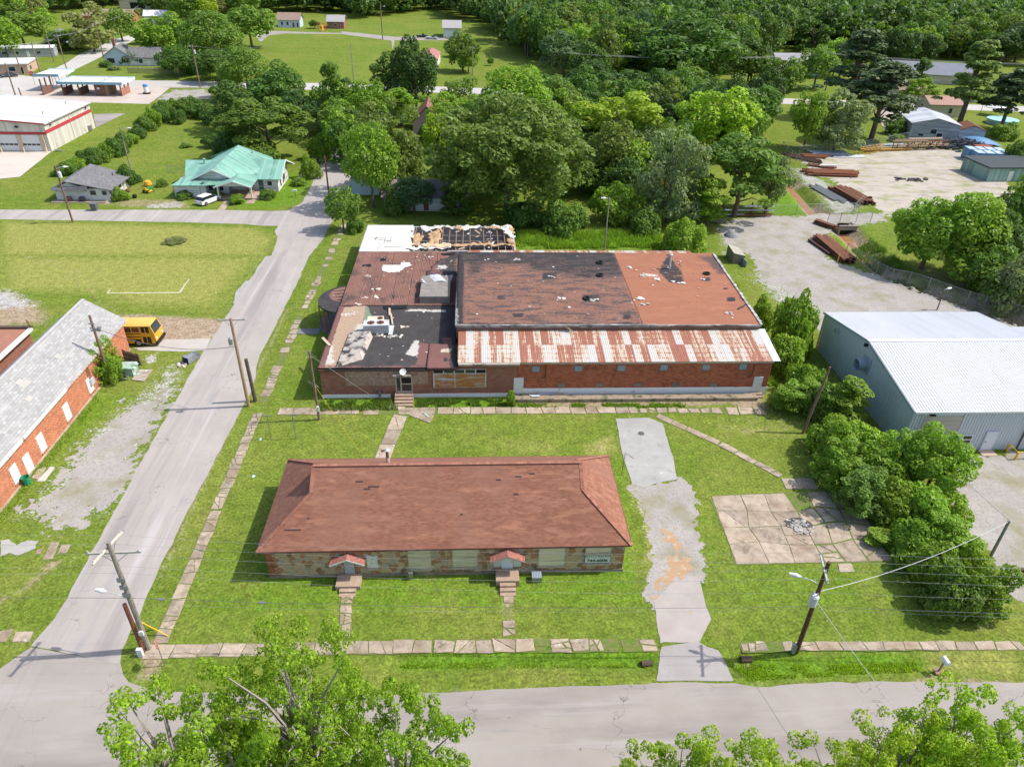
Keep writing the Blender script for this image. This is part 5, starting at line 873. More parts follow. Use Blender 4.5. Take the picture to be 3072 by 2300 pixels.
# ---------------------------------------------------------------- the brick hall on the street
gy=thing('brick_hall','orange brick hall with a grey shingle gable roof beside the street','building',(-45,60,0))
GXW=-41.42
gw=[]
for a,b in (((67.26,2.20),(67.17,0.48)),((62.11,2.26),(62.05,0.47)),((57.00,2.25),(56.84,0.45)),((54.31,1.91),(54.13,-0.23)),((52.20,2.28),(52.25,0.55))):
    y=(a[0]+b[0])/2; gw.append((y-.5,y+.5,max(b[1],.1),a[1]))
q=MB(); q.box(-48.7,GXW,38,77.2,0,3.75); q.face((GXW,77.2,3.75),(-48.7,77.2,3.75),(-45.05,77.2,6.4)); q.build('wall',MORTARL,gy)
bricks(gy,'y',GXW,47.5,77.15,.12,3.72,.40,.17,gw,BRICKO,near=(51,2),gap=.045,out=1,depth=.03)
q=MB(); q.box(-41.5,-41.25,44,77.2,0,.14); q.build('foundation',CONC,gy)
WB=mat('white_board',(.78,.79,.80),(.72,.73,.75),1,[((.45,.42,.38),2,.72,.06)],rough=.6)
for i,(y0_,y1_,z0_,z1_) in enumerate(gw):
    q=MB(); q.box(GXW-.02,GXW+.05,y0_,y1_,z0_,z1_); w=q.build('door' if i==3 else 'window',WB,gy,None,'tall white boarded door by the concrete step' if i==3 else 'white boarded window')
    if i!=3: q=MB(); q.box(GXW,GXW+.12,y0_-.08,y1_+.08,z0_-.12,z0_-.02); q.build('sill',mat('rust_sill',(.33,.15,.09),rough=.9),w)
    else: q=MB(); q.lathe((GXW+.06,y0_+.12,z0_+1),[(.05,0),(.05,.07)],6); q.build('handle',STEEL,w)
ov=.28; q=MB(); RZg=6.62
def slab3(a,b,c,d,t,q):
    q.hexa([tuple(np.array(p)-np.array((0,0,t))) for p in (a,b,c,d)]+[a,b,c,d])
slab3((-41.08,37,3.72),(-41.08,77.75,3.72),(-45.05,77.4,RZg),(-45.05,37,RZg),.12,q); slab3((-49.0,77.75,3.72),(-49.0,37,3.72),(-45.05,37,RZg),(-45.05,77.4,RZg),.12,q)
gr=q.build('roof',SHING,gy)
q=MB(); rc=random.Random(3)
for i in range(90): y=44+i*.37; q.bar((-45.05,y,RZg+.03),(-45.05,y+.42,RZg+.025),.34,.03)
q.build('ridge_caps',mat('pale_ridge',(.50,.49,.48),(.42,.41,.4),2,rough=.95),gr,'stuff')
q=MB()
for i in range(60):
    y=44+i*.56; q.box(-41.12,-41.0,y,y+.5,3.58,3.74)
q.build('gutter',mat('battered_gutter',(.55,.50,.44),(.35,.2,.13),.7,rough=.7),gr)
q=MB(); q.box(-41.14,-40.98,54.5,62.7,3.55,3.80); q.box(-41.14,-40.98,44,54.2,3.52,3.82); q.build('gutter',mat('white_gutter',(.68,.67,.65),(.58,.56,.53),1,rough=.6),gr)
p=(-42.10,73.54,4.60); q=MB(); q.tube([(p[0],p[1],4.4),(p[0],p[1],4.95)],.12,8); q.lathe((p[0],p[1],4.9),[(.24,0),(.24,.12),(0,.2)],10); q.build('roof_vent',STEEL,gr)
q=MB(); 
for x,y,l in ((-43.5,60.2,1.3),(-43.9,60.3,.9),(-42.6,58.9,.8),(-44.2,57.0,.5),(-43.2,66.2,.7)): z=3.72+(-41.08-x)*(RZg-3.72)/3.97; q.hexa([(x-.2,y,z+.16),(x+.2,y,z-.13+.0),(x+.2,y+l,z-.13),(x-.2,y+l,z+.16),(x-.2,y,z+.18),(x+.2,y,z-.11),(x+.2,y+l,z-.11),(x-.2,y+l,z+.18)])
q.build('roof_patches',mat('pale_roof_patch',(.42,.40,.375),(.36,.33,.3),1,rough=.95),gr,'stuff')
q=MB(); q.box(-41.4,-41.1,67.2,67.9,1.25,1.95); e=q.build('meter_box',ALU,gy); q=MB()
for k in range(3): q.tube([(-41.28,67.35+.2*k,1.95),(-41.28,67.4+.17*k,3.7)],.045,6)
q.build('conduits',mat('brown_conduit',(.28,.15,.10),rough=.7),e)
# neighbour with the brown roof at the frame's edge
nb=thing('neighbouring_hall','building with a flat reddish brown roof behind the grey-roofed hall','building',(-57,66,0)); q=MB(); q.box(-66,-52.2,40,77,0,2.7); q.build('wall',BRICKF,nb); q=MB(); slab3((-66,40,2.9),(-51.9,40,2.9),(-51.9,77.3,2.9),(-66,77.3,2.9),.2,q); q.build('roof',mat('brown_membrane',(.36,.17,.115),(.31,.145,.10),.5,[((.42,.22,.15),2,.64,.08)],rough=.9),nb)
q=MB(); q.box(-52.1,-51.6,40,76.9,2.85,3.1); q.build('white_coping',WHITE,nb); q=MB(); q.box(-66,-51.9,77.0,77.45,2.8,3.15); q.build('dark_coping',mat('dark_brown_trim',(.10,.07,.06),rough=.8),nb); q=MB(); q.bar((-51.9,77.2,2.9),(-52.3,77.3,4.0),.1,.1); q.build('vent_pipe',RUST,nb)
# ---------------------------------------------------------------- school bus
bus=thing('school_bus','flat-fronted yellow school bus parked behind the brick hall','bus',(-43,79.05,0))
YEL=mat('bus_yellow',(.72,.36,.035),(.68,.34,.03),.6,rough=.45,spec=.4); YELR=mat('bus_roof_yellow',(.78,.46,.12),(.74,.42,.10),.6,rough=.5)
bx0,bx1,by0,by1=-47.8,-38.35,77.85,80.25
q=MB(); q.hexa([(bx0,by0,.45),(bx1,by0,.45),(bx1,by1,.45),(bx0,by1,.45),(bx0,by0,1.75),(bx1-.05,by0,1.75),(bx1-.05,by1,1.75),(bx0,by1,1.75)]); q.hexa([(bx0,by0,1.75),(bx1-.05,by0,1.75),(bx1-.05,by1,1.75),(bx0,by1,1.75),(bx0,by0+.08,2.75),(bx1-.38,by0+.08,2.75),(bx1-.38,by1-.08,2.75),(bx0,by1-.08,2.75)]); q.build('body',YEL,bus)
q=MB(); n=8; prof=[(by0+.08+(by1-by0-.16)*k/n, 2.75+.34*math.sin(PI*k/n)**.6) for k in range(n+1)]
for k in range(n):
    (ya,za_),(yb,zb_)=prof[k],prof[k+1]; q.face((bx0,ya,za_),(bx1-.38,ya,za_),(bx1-.42,yb,zb_),(bx0,yb,zb_)) if 0 else q.face((bx0,ya,za_),(bx1-.38-.3*(za_-2.75),ya,za_),(bx1-.38-.3*(zb_-2.75),yb,zb_),(bx0,yb,zb_))
q.face(*[(bx1-.38-.3*(z-2.75),y,z) for y,z in prof]); q.face(*[(bx0,y,z) for y,z in prof[::-1]]); q.build('roof',YELR,bus)
for k in range(7):
    x1_=bx1-1.75-k*.95; q=MB(); q.hexa([(x1_-.82,by0-.005+.02,1.98),(x1_,by0+.015,1.98),(x1_,by0+.06,2.6),(x1_-.82,by0+.06,2.6),(x1_-.82,by0+.0,1.98),(x1_,by0+.0,1.98),(x1_,by0+.045,2.6),(x1_-.82,by0+.045,2.6)]); w=q.build('window',mat('bus_window',(.10,.05,.03),(.2,.1,.05),2,rough=.2),bus); q=MB(); q.box(x1_-.84,x1_+.02,by0-.01,by0+.03,2.27,2.31); q.build('sash',BLACK,w)
for z in (.95,1.3,1.72): q=MB(); q.box(bx0,bx1-1.65,by0-.02,by0,z,z+.08); q.build('rub_rail',BLACK,bus)
q=MB(); q.hexa([(bx1-1.5,by0-.02,.5),(bx1-.55,by0-.02,.5),(bx1-.55,by0+.1,.5),(bx1-1.5,by0+.1,.5),(bx1-1.5,by0+.03,2.65),(bx1-.6,by0+.03,2.65),(bx1-.6,by0+.12,2.65),(bx1-1.5,by0+.12,2.65)]); d=q.build('door',mat('dark_bus_door',(.035,.03,.02),rough=.25),bus); q=MB(); q.box(bx1-1.05,bx1-1.0,by0-.035,by0-.0,.5,2.5); q.box(bx1-1.5,bx1-.55,by0-.035,by0-.005,1.45,1.5); q.build('door_frame',YEL,d)
q=MB(); q.hexa([(bx1-.06,by0+.15,1.72),(bx1-.02,by0+.15,1.72),(bx1-.02,by1-.15,1.72),(bx1-.06,by1-.15,1.72),(bx1-.40,by0+.2,2.72),(bx1-.355,by0+.2,2.72),(bx1-.355,by1-.2,2.72),(bx1-.40,by1-.2,2.72)]); q.build('windscreen',GLASS,bus); q=MB(); q.box(bx1-.1,bx1+.18,by0-.02,by1+.02,.38,.72); q.build('bumper',BLACK,bus)
for y in (by0+.35,by1-.35): q=MB(); q.tube([(bx1-.03,y,1.05),(bx1+.04,y,1.05)],.13,10); q.build('headlight',mat('lamp_glass',(.8,.8,.75),rough=.2),bus)
def wheel(parent,x,y,r,w,dish=1,axis='y'):
    q=MB(); q.tube([(x,y-w/2,r),(x,y+w/2,r)],r,16); wh=q.build('wheel',TB,parent); q=MB(); q.tube([(x,y-w/2-.02,r),(x,y+w/2+.02,r)],r*.55,12); q.build('rim',mat('wheel_rim',(.25,.25,.26),rough=.4,metal=.5),wh)
for x in (bx1-2.15,bx0+2.2):
    for y in (by0+.2,by1-.2): wheel(bus,x,y,.5,.42)
q=MB(); q.tube([(bx1-1.0,by0-.05,2.6),(bx1-.5,by0-.45,2.5)],.03,6); q.box(bx1-.6,bx1-.5,by0-.55,by0-.4,2.1,2.5); q.build('mirror',BLACK,bus)
# things at the hall's corner
for nm,lb,a,b,h in (('board_fence','dark board screen nearest the ivy-clad pole at the hall corner',(-40.6,69.7),(-38.9,70.3),1.45),('board_fence','taller dark board screen behind the dumpster at the hall corner',(-41.0,74.6),(-38.6,73.4),1.5)):
    t=thing(nm,lb,'fence',(a[0],a[1],0)); d=np.array(b)-np.array(a); L_=np.hypot(*d); d/=L_; n=int(L_/.17)
    for i in range(n): p=np.array(a)+d*L_*(i+.5)/n; q=MB(); q.bar((*p,0),(*p,h*random.uniform(.94,1.04)),.155,.03,up=(d[0],d[1],0)); q.build('plank',mat('dark_plank',(.085,.055,.04),(.12,.08,.06),2,rough=.95,rnd=.3),t)
    q=MB(); q.bar((*a,h*.7),(*b,h*.7),.05,.08); q.bar((*a,h*.25),(*b,h*.25),.05,.08); q.build('rail',mat('dark_rail',(.09,.06,.045),rough=.9),t)
dm_=thing('dumpster','small green and white waste bin overflowing between the board screens','dumpster',(-39.3,71.8,0)); q=MB(); q.hexa([(-40,71,0),(-38.6,71,0),(-38.6,72.4,0),(-40,72.4,0),(-40.1,70.9,1.1),(-38.5,70.9,1.1),(-38.5,72.5,1.1),(-40.1,72.5,1.1)]); q.build('bin',mat('green_white_bin',(.12,.28,.16),(.55,.58,.55),1.5,rough=.6),dm_); q=MB(); rs=random.Random(2)
for k in range(14): shard(q,-38.4+rs.uniform(-.9,.9),71.4+rs.uniform(-1,.8),rs.choice((.02,1.0)) if k<5 else .02,rs.uniform(.15,.3),rs,.7)
q.build('rubbish',mat('pale_rubbish',(.55,.62,.58),(.3,.5,.4),3,rough=.7,rnd=.3),dm_,'stuff')
pl=thing('pallet','weathered wooden slat panel lying in the grass by the board screens','pallet',(*(-37.60,71.07),0)); A=[np.array(v) for v in ((-38.45,70.16),(-36.96,69.82),(-36.92,72.34),(-38.41,72.42))]
for i in range(9): t=(i+.5)/9; p=A[0]+(A[3]-A[0])*t; r=A[1]+(A[2]-A[1])*t; q=MB(); q.bar((*p,.10),(*r,.10),.19,.03); q.build('slat',mat('bleached_slat',(.50,.42,.36),(.42,.35,.29),2,rough=.95,rnd=.12),pl)
for t in (.08,.92): q=MB(); q.bar((*(A[0]+(A[1]-A[0])*t),.05),(*(A[3]+(A[2]-A[3])*t),.05),.08,.07); q.build('bearer',WOOD,pl)
tb=thing('wheelie_bin','black wheeled bin tipped over at the street edge with rubbish spilling out','bin',(*(-33.29,74.46),0)); a=np.array((-33.68,73.76)); b=np.array((-32.77,75.35)); d=(b-a)/np.hypot(*(b-a)); n_=np.array([-d[1],d[0]]); q=MB()
def quad_(c,w,z0,z1): return [(*(c-n_*w),z0),(*(c+n_*w),z0),(*(c+n_*w),z1),(*(c-n_*w),z1)]
A_=quad_(a,.5,.05,.85); B_=quad_(b,.36,.08,.68)
for k in range(4): j=(k+1)%4; q.face(A_[k],A_[j],B_[j],B_[k])
q.face(*B_); q.build('bin',mat('black_bin',(.05,.05,.06),(.3,.31,.34),.8,rough=.35),tb); q=MB(); 
for k in range(20): shard(q,a[0]-rs.uniform(-.3,.9),a[1]-rs.uniform(-.3,.8),.02,rs.uniform(.1,.26),rs,.8)
q.build('rubbish',mat('mixed_rubbish',(.62,.58,.52),(.5,.35,.28),4,rough=.8,rnd=.4),tb,'stuff')
q=MB(); p=(-40.90,52.52); q.lathe((*p,0),[(.30,0),(.36,.8),(.38,.82),(.34,.82),(.30,.1),(0,.1)],14); tag(q.build('trash_can',mat('green_plastic',(.02,.26,.13),(.03,.22,.11),2,rough=.5)),'green plastic trash can by the step of the brick hall','trash can')
# ---------------------------------------------------------------- generic houses and cars
def house(name,label,cat,loc,w,d,h,rh,axis,wm,rm,rz=0,ov=.4,wins=(),doors=(),chim=None,group=None,flat=False):
    t=thing(name,label,cat,(loc[0],loc[1],0),group,rz,local=True); q=MB(); q.box(-w/2,w/2,-d/2,d/2,0,h)
    if not flat:
        if axis=='x': [q.face((s*w/2,-d/2*s,h),(s*w/2,d/2*s,h),(s*w/2,0,rh)) for s in (1,-1)]
        else: [q.face((w/2*s,s*d/2,h),(-w/2*s,s*d/2,h),(0,s*d/2,rh)) for s in (1,-1)]
    q.build('wall',wm,t); q=MB()
    if flat: q.box(-w/2-ov,w/2+ov,-d/2-ov,d/2+ov,h,h+.25)
    else:
        k=(rh-h); 
        if axis=='x':
            zo=h-k*ov/(d/2); slab3((-w/2-ov,-d/2-ov,zo),(w/2+ov,-d/2-ov,zo),(w/2+ov,0,rh),(-w/2-ov,0,rh),.14,q); slab3((w/2+ov,d/2+ov,zo),(-w/2-ov,d/2+ov,zo),(-w/2-ov,0,rh),(w/2+ov,0,rh),.14,q)
        else:
            zo=h-k*ov/(w/2); slab3((w/2+ov,-d/2-ov,zo),(w/2+ov,d/2+ov,zo),(0,d/2+ov,rh),(0,-d/2-ov,rh),.14,q); slab3((-w/2-ov,d/2+ov,zo),(-w/2-ov,-d/2-ov,zo),(0,-d/2-ov,rh),(0,d/2+ov,rh),.14,q)
        q.v=[(x,y,z+.14) for x,y,z in q.v]
    q.build('roof',rm,t)
    def opening(s,u,z0,z1,w_,nm,m):
        q=MB(); c=.03
        if s=='f': q.box(u-w_/2,u+w_/2,-d/2-.05,-d/2+.02,z0,z1)
        elif s=='r': q.box(w/2-.02,w/2+.05,u-w_/2,u+w_/2,z0,z1)
        else: q.box(-w/2-.05,-w/2+.02,u-w_/2,u+w_/2,z0,z1)
        f=q.build(nm,WHITE,t); q=MB(); b=.09
        if s=='f': q.box(u-w_/2+b,u+w_/2-b,-d/2-.065,-d/2-.04,z0+b,z1-b)
        elif s=='r': q.box(w/2+.04,w/2+.065,u-w_/2+b,u+w_/2-b,z0+b,z1-b)
        else: q.box(-w/2-.065,-w/2-.04,u-w_/2+b,u+w_/2-b,z0+b,z1-b)
        q.build('pane' if nm=='window' else 'leaf',m,f)
    for s,u,z0,w_,hh in wins: opening(s,u,z0,z0+hh,w_,'window',GLASS)
    for s,u,w_,hh,m in doors: opening(s,u,.05,hh,w_,'door',m)
    if chim: q=MB(); q.box(chim[0]-.45,chim[0]+.45,chim[1]-.45,chim[1]+.45,h,chim[2]); q.build('chimney',BRICKF,t)
    return t
def car(label,loc,rz,col,l=4.6,w=1.85,h=1.6,kind='suv',group=None):
    t=thing('parked_car',label,'car',(*loc,0),group,rz,local=True); m=mat('car_paint_%d%d%d'%tuple(int(c*100) for c in col),col,rough=.3,spec=.5)
    st=[(-l/2,.45,.72,.8),(-l/2+.08,.3,.95,.9),(-l*.3,.25,1.0,1),(l*.2,.25,.98,1),(l*.38,.25,.9,.97),(l/2-.06,.32,.75,.88),(l/2,.42,.62,.8)]; V=[];Fq=[]
    for x,z0,z1,ww in st: V+=[(x,-w/2*ww,z0),(x,w/2*ww,z0),(x,w/2*ww,z1*.86),(x,w/2*ww*.93,z1),(x,-w/2*ww*.93,z1),(x,-w/2*ww,z1*.86)]
    q=MB(); q.v=V
    for i in range(len(st)-1):
        for k in range(6): j=(k+1)%6; q.f.append((6*i+k,6*i+6+k,6*i+6+j,6*i+j)); q.m.append(0)
    q.f+= [tuple(range(5,-1,-1)),tuple(range(6*len(st)-6,6*len(st)))]; q.m+=[0,0]; body=q.build('body',m,t)
    rear={'suv':-l/2+.15,'sedan':-l*.27,'pickup':-l*.02}[kind]; r2={'suv':-l/2+.55,'sedan':-l*.14,'pickup':0.05*l}[kind]
    def cab(z,a,b,ww): return [(a,-w/2*ww,z),(b,-w/2*ww,z),(b,w/2*ww,z),(a,w/2*ww,z)]
    q=MB(); q.hexa(cab(.93,rear,l*.27,.93)+cab(h-.1,r2,l*.08,.78)); q.build('window',mat('car_glass',(.02,.025,.03),rough=.1,spec=.6),t); q=MB(); q.hexa(cab(h-.1,r2-.03,l*.1,.80)+cab(h,r2+.12,l*.05,.70)); q.build('roof',m,t)
    for x in (-l*.31,l*.31):
        for y in (-w/2+.1,w/2-.1): wheel(t,x,y,.34,.24)
    for y in (-w*.36,w*.36): q=MB(); q.box(l/2-.06,l/2+.01,y-.16,y+.16,.58,.72); q.build('headlight',mat('lamp_glass',(.8,.8,.75),rough=.2),t); q=MB(); q.box(-l/2-.01,-l/2+.06,y-.16,y+.16,.7,.85); q.build('tail_light',mat('tail_red',(.4,.02,.015),rough=.3),t)
    return t
SIDING=mat('white_siding',(.70,.70,.68),(.64,.64,.62),.7,[((.5,.49,.46),1.2,.7,.06)],rough=.7,tex=('bond',6,.2,(.5,.5,.49),.012)); GREYS=mat('grey_siding',(.42,.44,.47),(.36,.38,.41),.6,rough=.7,tex=('bond',6,.22,(.28,.3,.32),.012))
TANS=mat('tan_siding',(.62,.55,.42),(.57,.5,.38),.7,rough=.7,tex=('bond',6,.22,(.45,.4,.3),.012)); PALEB=mat('pale_blue_siding',(.50,.58,.64),(.45,.53,.6),.7,rough=.7)
DRED=mat('brown_red_door',(.2,.07,.05),rough=.6); TEALD=mat('teal_door',(.05,.16,.15),rough=.5)
# white bungalow with the dark grey roof
wh=thing('white_bungalow','small white bungalow with a lopsided dark grey shingle roof','house',(-71,136,0))
q=MB(); q.box(-75.7,-66.2,132.1,141.0,0,2.2); q.face((-75.7,132.1,2.2),(-70.0,132.1,2.2),(-73.2,132.1,3.3)); q.face((-66.2,141,2.2),(-75.7,141,2.2),(-73.2,141,3.5)); q.build('wall',mat('chipped_white_wall',(.68,.67,.64),(.6,.59,.56),.8,[((.38,.33,.28),1.6,.66,.06)],rough=.8),wh)
q=MB(); slab3((-65.4,131.4,2.15),(-65.2,140.9,2.25),(-73.4,142.6,3.75),(-73.3,131.6,3.65),.12,q); slab3((-76.4,142.2,2.3),(-76.2,131.6,2.2),(-73.3,131.6,3.65),(-73.4,142.6,3.75),.12,q); slab3((-69.5,131.2,2.05),(-69.5,131.5,2.9),(-75.8,131.6,2.6),(-75.8,131.2,2.05),.08,q); q.build('roof',SHIND,wh)
for x,w_ in ((-69.0,1.0),(-67.0,.8)): q=MB(); q.box(x-w_/2-.08,x+w_/2+.08,132.04,132.12,1.0,1.95); f=q.build('window',WHITE,wh); q=MB(); q.box(x-w_/2,x+w_/2,132.02,132.05,1.08,1.88); q.build('pane',GLASS,f)
for y in (134.4,136.6): q=MB(); q.box(-66.22,-66.12,y-.6,y+.6,.9,1.9); f=q.build('window',WHITE,wh); q=MB(); q.box(-66.13,-66.1,y-.5,y+.5,1.0,1.8); q.build('pane',GLASS,f)
q=MB(); q.box(-66.22,-66.1,138,139,.1,2.0); q.build('door',TANS,wh); q=MB(); q.tube([(-67.8,138.5,2.6),(-67.8,138.5,3.3)],.07,6); q.build('vent_pipe',BLACK,wh)
q=MB(); q.box(-76.2,-66.6,130.6,132.1,0,.14); q.build('porch',CONC,wh)
for nm,lb,x,y,c in (('chest','rusty brown box under the eave of the white bungalow',-73.2,131.3,(.15,.07,.05)),('barbecue','dark covered grill on the porch of the white bungalow',-70.9,131.3,(.03,.03,.05))):
    t=thing(nm,lb,'box' if nm=='chest' else 'grill',(x,y,.14)); q=MB(); q.hexa([(x-.5,y-.3,.14),(x+.5,y-.3,.14),(x+.5,y+.3,.14),(x-.5,y+.3,.14),(x-.45,y-.27,.8),(x+.45,y-.27,.8),(x+.4,y+.27,.95),(x-.4,y+.27,.95)]); q.build('body',mat('%s_mat'%nm,c,rough=.8),t); q=MB(); q.bar((x-.42,y-.3,.6),(x+.42,y-.3,.6),.04); q.build('handle',STEEL,t)
tc=thing('trash_can','dark grey wheeled trash can at the edge of the cross street','trash can',(*(-66.80,126.90),0)); p=(-66.80,126.90); q=MB(); q.hexa([(p[0]-.42,p[1]-.42,.05),(p[0]+.42,p[1]-.42,.05),(p[0]+.42,p[1]+.42,.05),(p[0]-.42,p[1]+.42,.05),(p[0]-.52,p[1]-.52,1.25),(p[0]+.52,p[1]-.52,1.25),(p[0]+.52,p[1]+.52,1.25),(p[0]-.52,p[1]+.52,1.25)]); q.build('bin',mat('grey_bin',(.12,.12,.13),rough=.6),tc); q=MB(); q.box(p[0]-.56,p[0]+.56,p[1]-.56,p[1]+.58,1.25,1.36); q.build('lid',mat('grey_bin_lid',(.16,.16,.17),rough=.6),tc)
lm=thing('lawn_tractor','green and yellow ride-on mower parked between the bungalow and the green-roofed house','mower',(*(-61.43,137.24),0),local=True,rz=1.2); q=MB(); q.box(-.2,1.0,-.35,.35,.35,.85); q.build('bonnet',mat('mower_green',(.03,.22,.05),rough=.4),lm); q=MB(); q.box(-.75,-.2,-.4,.4,.55,.7); q.box(-.8,-.65,-.3,.3,.7,1.15); q.build('seat',mat('mower_yellow',(.7,.5,.03),rough=.5),lm); q=MB(); q.box(-.6,.5,-.65,.65,.2,.36); q.build('deck',mat('mower_yellow',(.7,.5,.03)),lm)
for x,y,r in ((.75,-.45,.2),(.75,.45,.2),(-.55,-.5,.3),(-.55,.5,.3)): wheel(lm,x,y,r,.2)
q=MB(); q.tube([(.0,0,.8),(-.2,0,1.15)],.03,6); q.build('steering_column',BLACK,lm)
for nm,lb,p in (('cushion','orange and yellow bundle behind the ride-on mower',(-62.83,141.03)),('planter','reddish planter in the grass by the ride-on mower',(-65.16,137.16)),('tub','black tub in the grass near the bungalow',(-62.60,133.83))):
    q=MB(); rr=.42; q.lathe((*p,0),[(rr*.6,0),(rr,.25),(rr*.9,.6),(rr*.4,.65)] if nm!='cushion' else [(.5,0),(.7,.3),(.6,.9),(.3,1.1)],10); tag(q.build(nm,mat(nm+'_mat',{'cushion':(.75,.38,.05),'planter':(.2,.09,.06),'tub':(.02,.02,.02)}[nm],rough=.8)),lb,nm)
# house with the green metal roof
gh=thing('green_roofed_house','sprawling white house with a jade green metal roof','house',(-46,141,0))
GREEN=mat('jade_metal_roof',(.185,.375,.295),(.215,.41,.325),.3,[((.27,.46,.38),.6,.62,.1)],rough=.5,spec=.35,tex=('stack',.46,400,(.15,.31,.245),.035))
q=MB(); q.box(-55.0,-49.6,134.4,146.5,0,2.6); q.box(-50.6,-37.3,138.2,146.8,0,2.6); q.box(-55.3,-50.7,134.2,136,0,2.2)
q.face((-37.3,138.2,2.6),(-37.3,146.8,2.6),(-37.3,143.6,4.6)); q.face((-52.3,136.1,2.6),(-44.0,136.1,2.6),(-48.2,136.1,4.6)); q.box(-50.0,-46.0,136.1,138.3,0,2.6); q.face((-47.0,133.0,2.55),(-41.0,133.0,2.55),(-43.9,133.0,3.55)); q.build('wall',SIDING,gh)
q=MB(); PK=6.1
slab3((-53.9,136.9,3.2),(-47.0,137.2,3.5),(-48.6,143.6,4.45),(-55.6,143.4,4.45),.1,q); slab3((-55.4,133.4,2.5),(-49.0,133.4,2.55),(-48.5,137.0,3.22),(-53.95,136.9,3.2),.1,q)
slab3((-41.4,135.9,2.55) if 0 else (-45.8,137.4,2.6),(-36.3,137.4,2.55),(-36.6,143.6,4.6),(-46.0,143.8,4.6),.1,q); slab3((-36.0,147.9,2.6),(-56,147.9,2.6),(-55.6,143.4,4.45),(-36.6,143.6,4.6),.1,q)
# the big cross gable
slab3((-43.6,135.2,2.75),(-39.2,142.3,3.6),(-46.6,148.4,PK),(-48.2,135.4,4.85),.1,q); slab3((-53.4,142.5,3.4),(-52.9,135.2,2.75),(-48.2,135.4,4.85),(-46.6,148.4,PK),.1,q); slab3((-39.2,142.3,3.6),(-40.5,149.5,3.4),(-46.6,148.4,PK),(-46.6,148.4,PK-.01),.1,q); slab3((-40.5,149.5,3.4),(-53,149.5,3.4),(-46.6,148.4,PK),(-46.6,148.4,PK-.01),.1,q)
# porch gable and small shed roof
slab3((-40.7,132.4,2.5),(-40.7,138.4,2.75),(-43.9,138.4,3.75),(-43.9,132.4,3.65),.1,q); slab3((-47.4,138.4,2.75),(-47.4,132.4,2.5),(-43.9,132.4,3.65),(-43.9,138.4,3.75),.1,q); slab3((-50.6,133.9,2.5),(-46.6,133.9,2.5),(-46.6,135.9,3.0),(-50.6,135.9,3.0),.1,q)
q.build('roof',GREEN,gh)
q=MB(); q.bar((-53.0,135.15,2.72),(-48.2,135.35,4.82),.1,.22); q.bar((-43.5,135.15,2.72),(-48.2,135.35,4.82),.1,.22); q.bar((-47.5,132.35,2.48),(-43.9,132.35,3.62),.1,.2); q.bar((-40.6,132.35,2.48),(-43.9,132.35,3.62),.1,.2); q.bar((-36.3,137.3,2.5),(-36.55,143.6,4.55),.1,.2); q.bar((-36.0,148,2.55),(-36.55,143.6,4.55),.1,.2); q.build('fascia',WHITE,gh)
q=MB(); q.box(-48.6,-37.9,133.2,138.2,0,.3); q.build('porch',mat('porch_floor',(.42,.30,.23),rough=.9),gh)
for x in (-47.0,-41.0): q=MB(); q.box(x-.12,x+.12,133.0,133.25,.3,2.55); q.build('porch_post',WHITE,gh)
for s,a,z0,w_,hh,m in (('f',-44.5,1.0,.9,1.1,GLASS),('f',-42.4,1.0,1.2,1.1,GLASS),('f',-38.8,1.2,.8,.8,GLASS)): q=MB(); q.box(a-w_/2-.09,a+w_/2+.09,138.12,138.2,z0-.09,z0+hh+.09); f=q.build('window',WHITE,gh); q=MB(); q.box(a-w_/2,a+w_/2,138.09,138.13,z0,z0+hh); q.build('pane',m,f)
q=MB(); q.box(-40.9,-40.0,138.12,138.2,.3,2.3); f=q.build('door',TEALD,gh); q=MB(); q.box(-40.85,-40.05,138.09,138.125,1.0,1.08); q.build('rail',WHITE,f)
for y in (140.3,142.6,143.6): q=MB(); q.box(-37.32,-37.22,y-.3,y+.3,.9 if y>143 else .5,2.0); q.build('window',GLASS,gh)
for x in (-49.2,-48.2,-47.3): q=MB(); q.box(x-.35,x+.35,136.02,136.11,.8,2.2); q.build('window',GLASS,gh)
q=MB(); q.tube([(-51.6,142,4.0),(-51.6,142,5.0)],.18,8); q.lathe((-51.6,142,4.95),[(.3,0),(.3,.15),(0,.25)],10); q.build('flue_pipe',mat('green_flue',(.2,.4,.32),rough=.5),gh); q=MB(); q.tube([(-43.6,146.5,4.9),(-43.6,146.5,5.4)],.1,6); q.build('vent_pipe',STEEL,gh)
q=MB(); q.lathe((-49.6,134.2,3.0),[(.02,0),(.3,.05),(.42,.14),(.4,.15),(0,.05)],14); o_=q.build('dish',STEEL,gh)
for lb,x in (('pale wooden chair on the porch left of the green door',-42.6),('white porch chair right beside the green door',-41.7)):
    t=thing('porch_chair',lb,'chair',(x,136.2,.3),'chairs on the porch',local=True); q=MB(); q.box(-.3,.3,-.3,.3,.38,.45); q.build('seat',WOOD,t); q=MB(); q.box(-.3,.3,.25,.32,.45,1.0); q.build('backrest',WOOD,t)
    for a in (-.26,.26):
        for b in (-.26,.26): q=MB(); q.box(a-.03,a+.03,b-.03,b+.03,0,.38); q.build('leg',WOOD,t)
car('white sport utility vehicle parked beside the green-roofed house',(-48.51,131.47),math.radians(62),(.74,.74,.75),4.7,1.9,1.65)
bbx=thing('mailbox','white mailbox on a post at the corner by the green-roofed house','mailbox',(*(-33.51,135.10),0)); p=(-33.51,135.10); q=MB(); q.box(p[0]-.05,p[0]+.05,p[1]-.05,p[1]+.05,0,1); q.build('post',WOOD,bbx); q=MB(); q.box(p[0]-.35,p[0]+.35,p[1]-.15,p[1]+.15,1,1.35); q.build('box',WHITE,bbx)
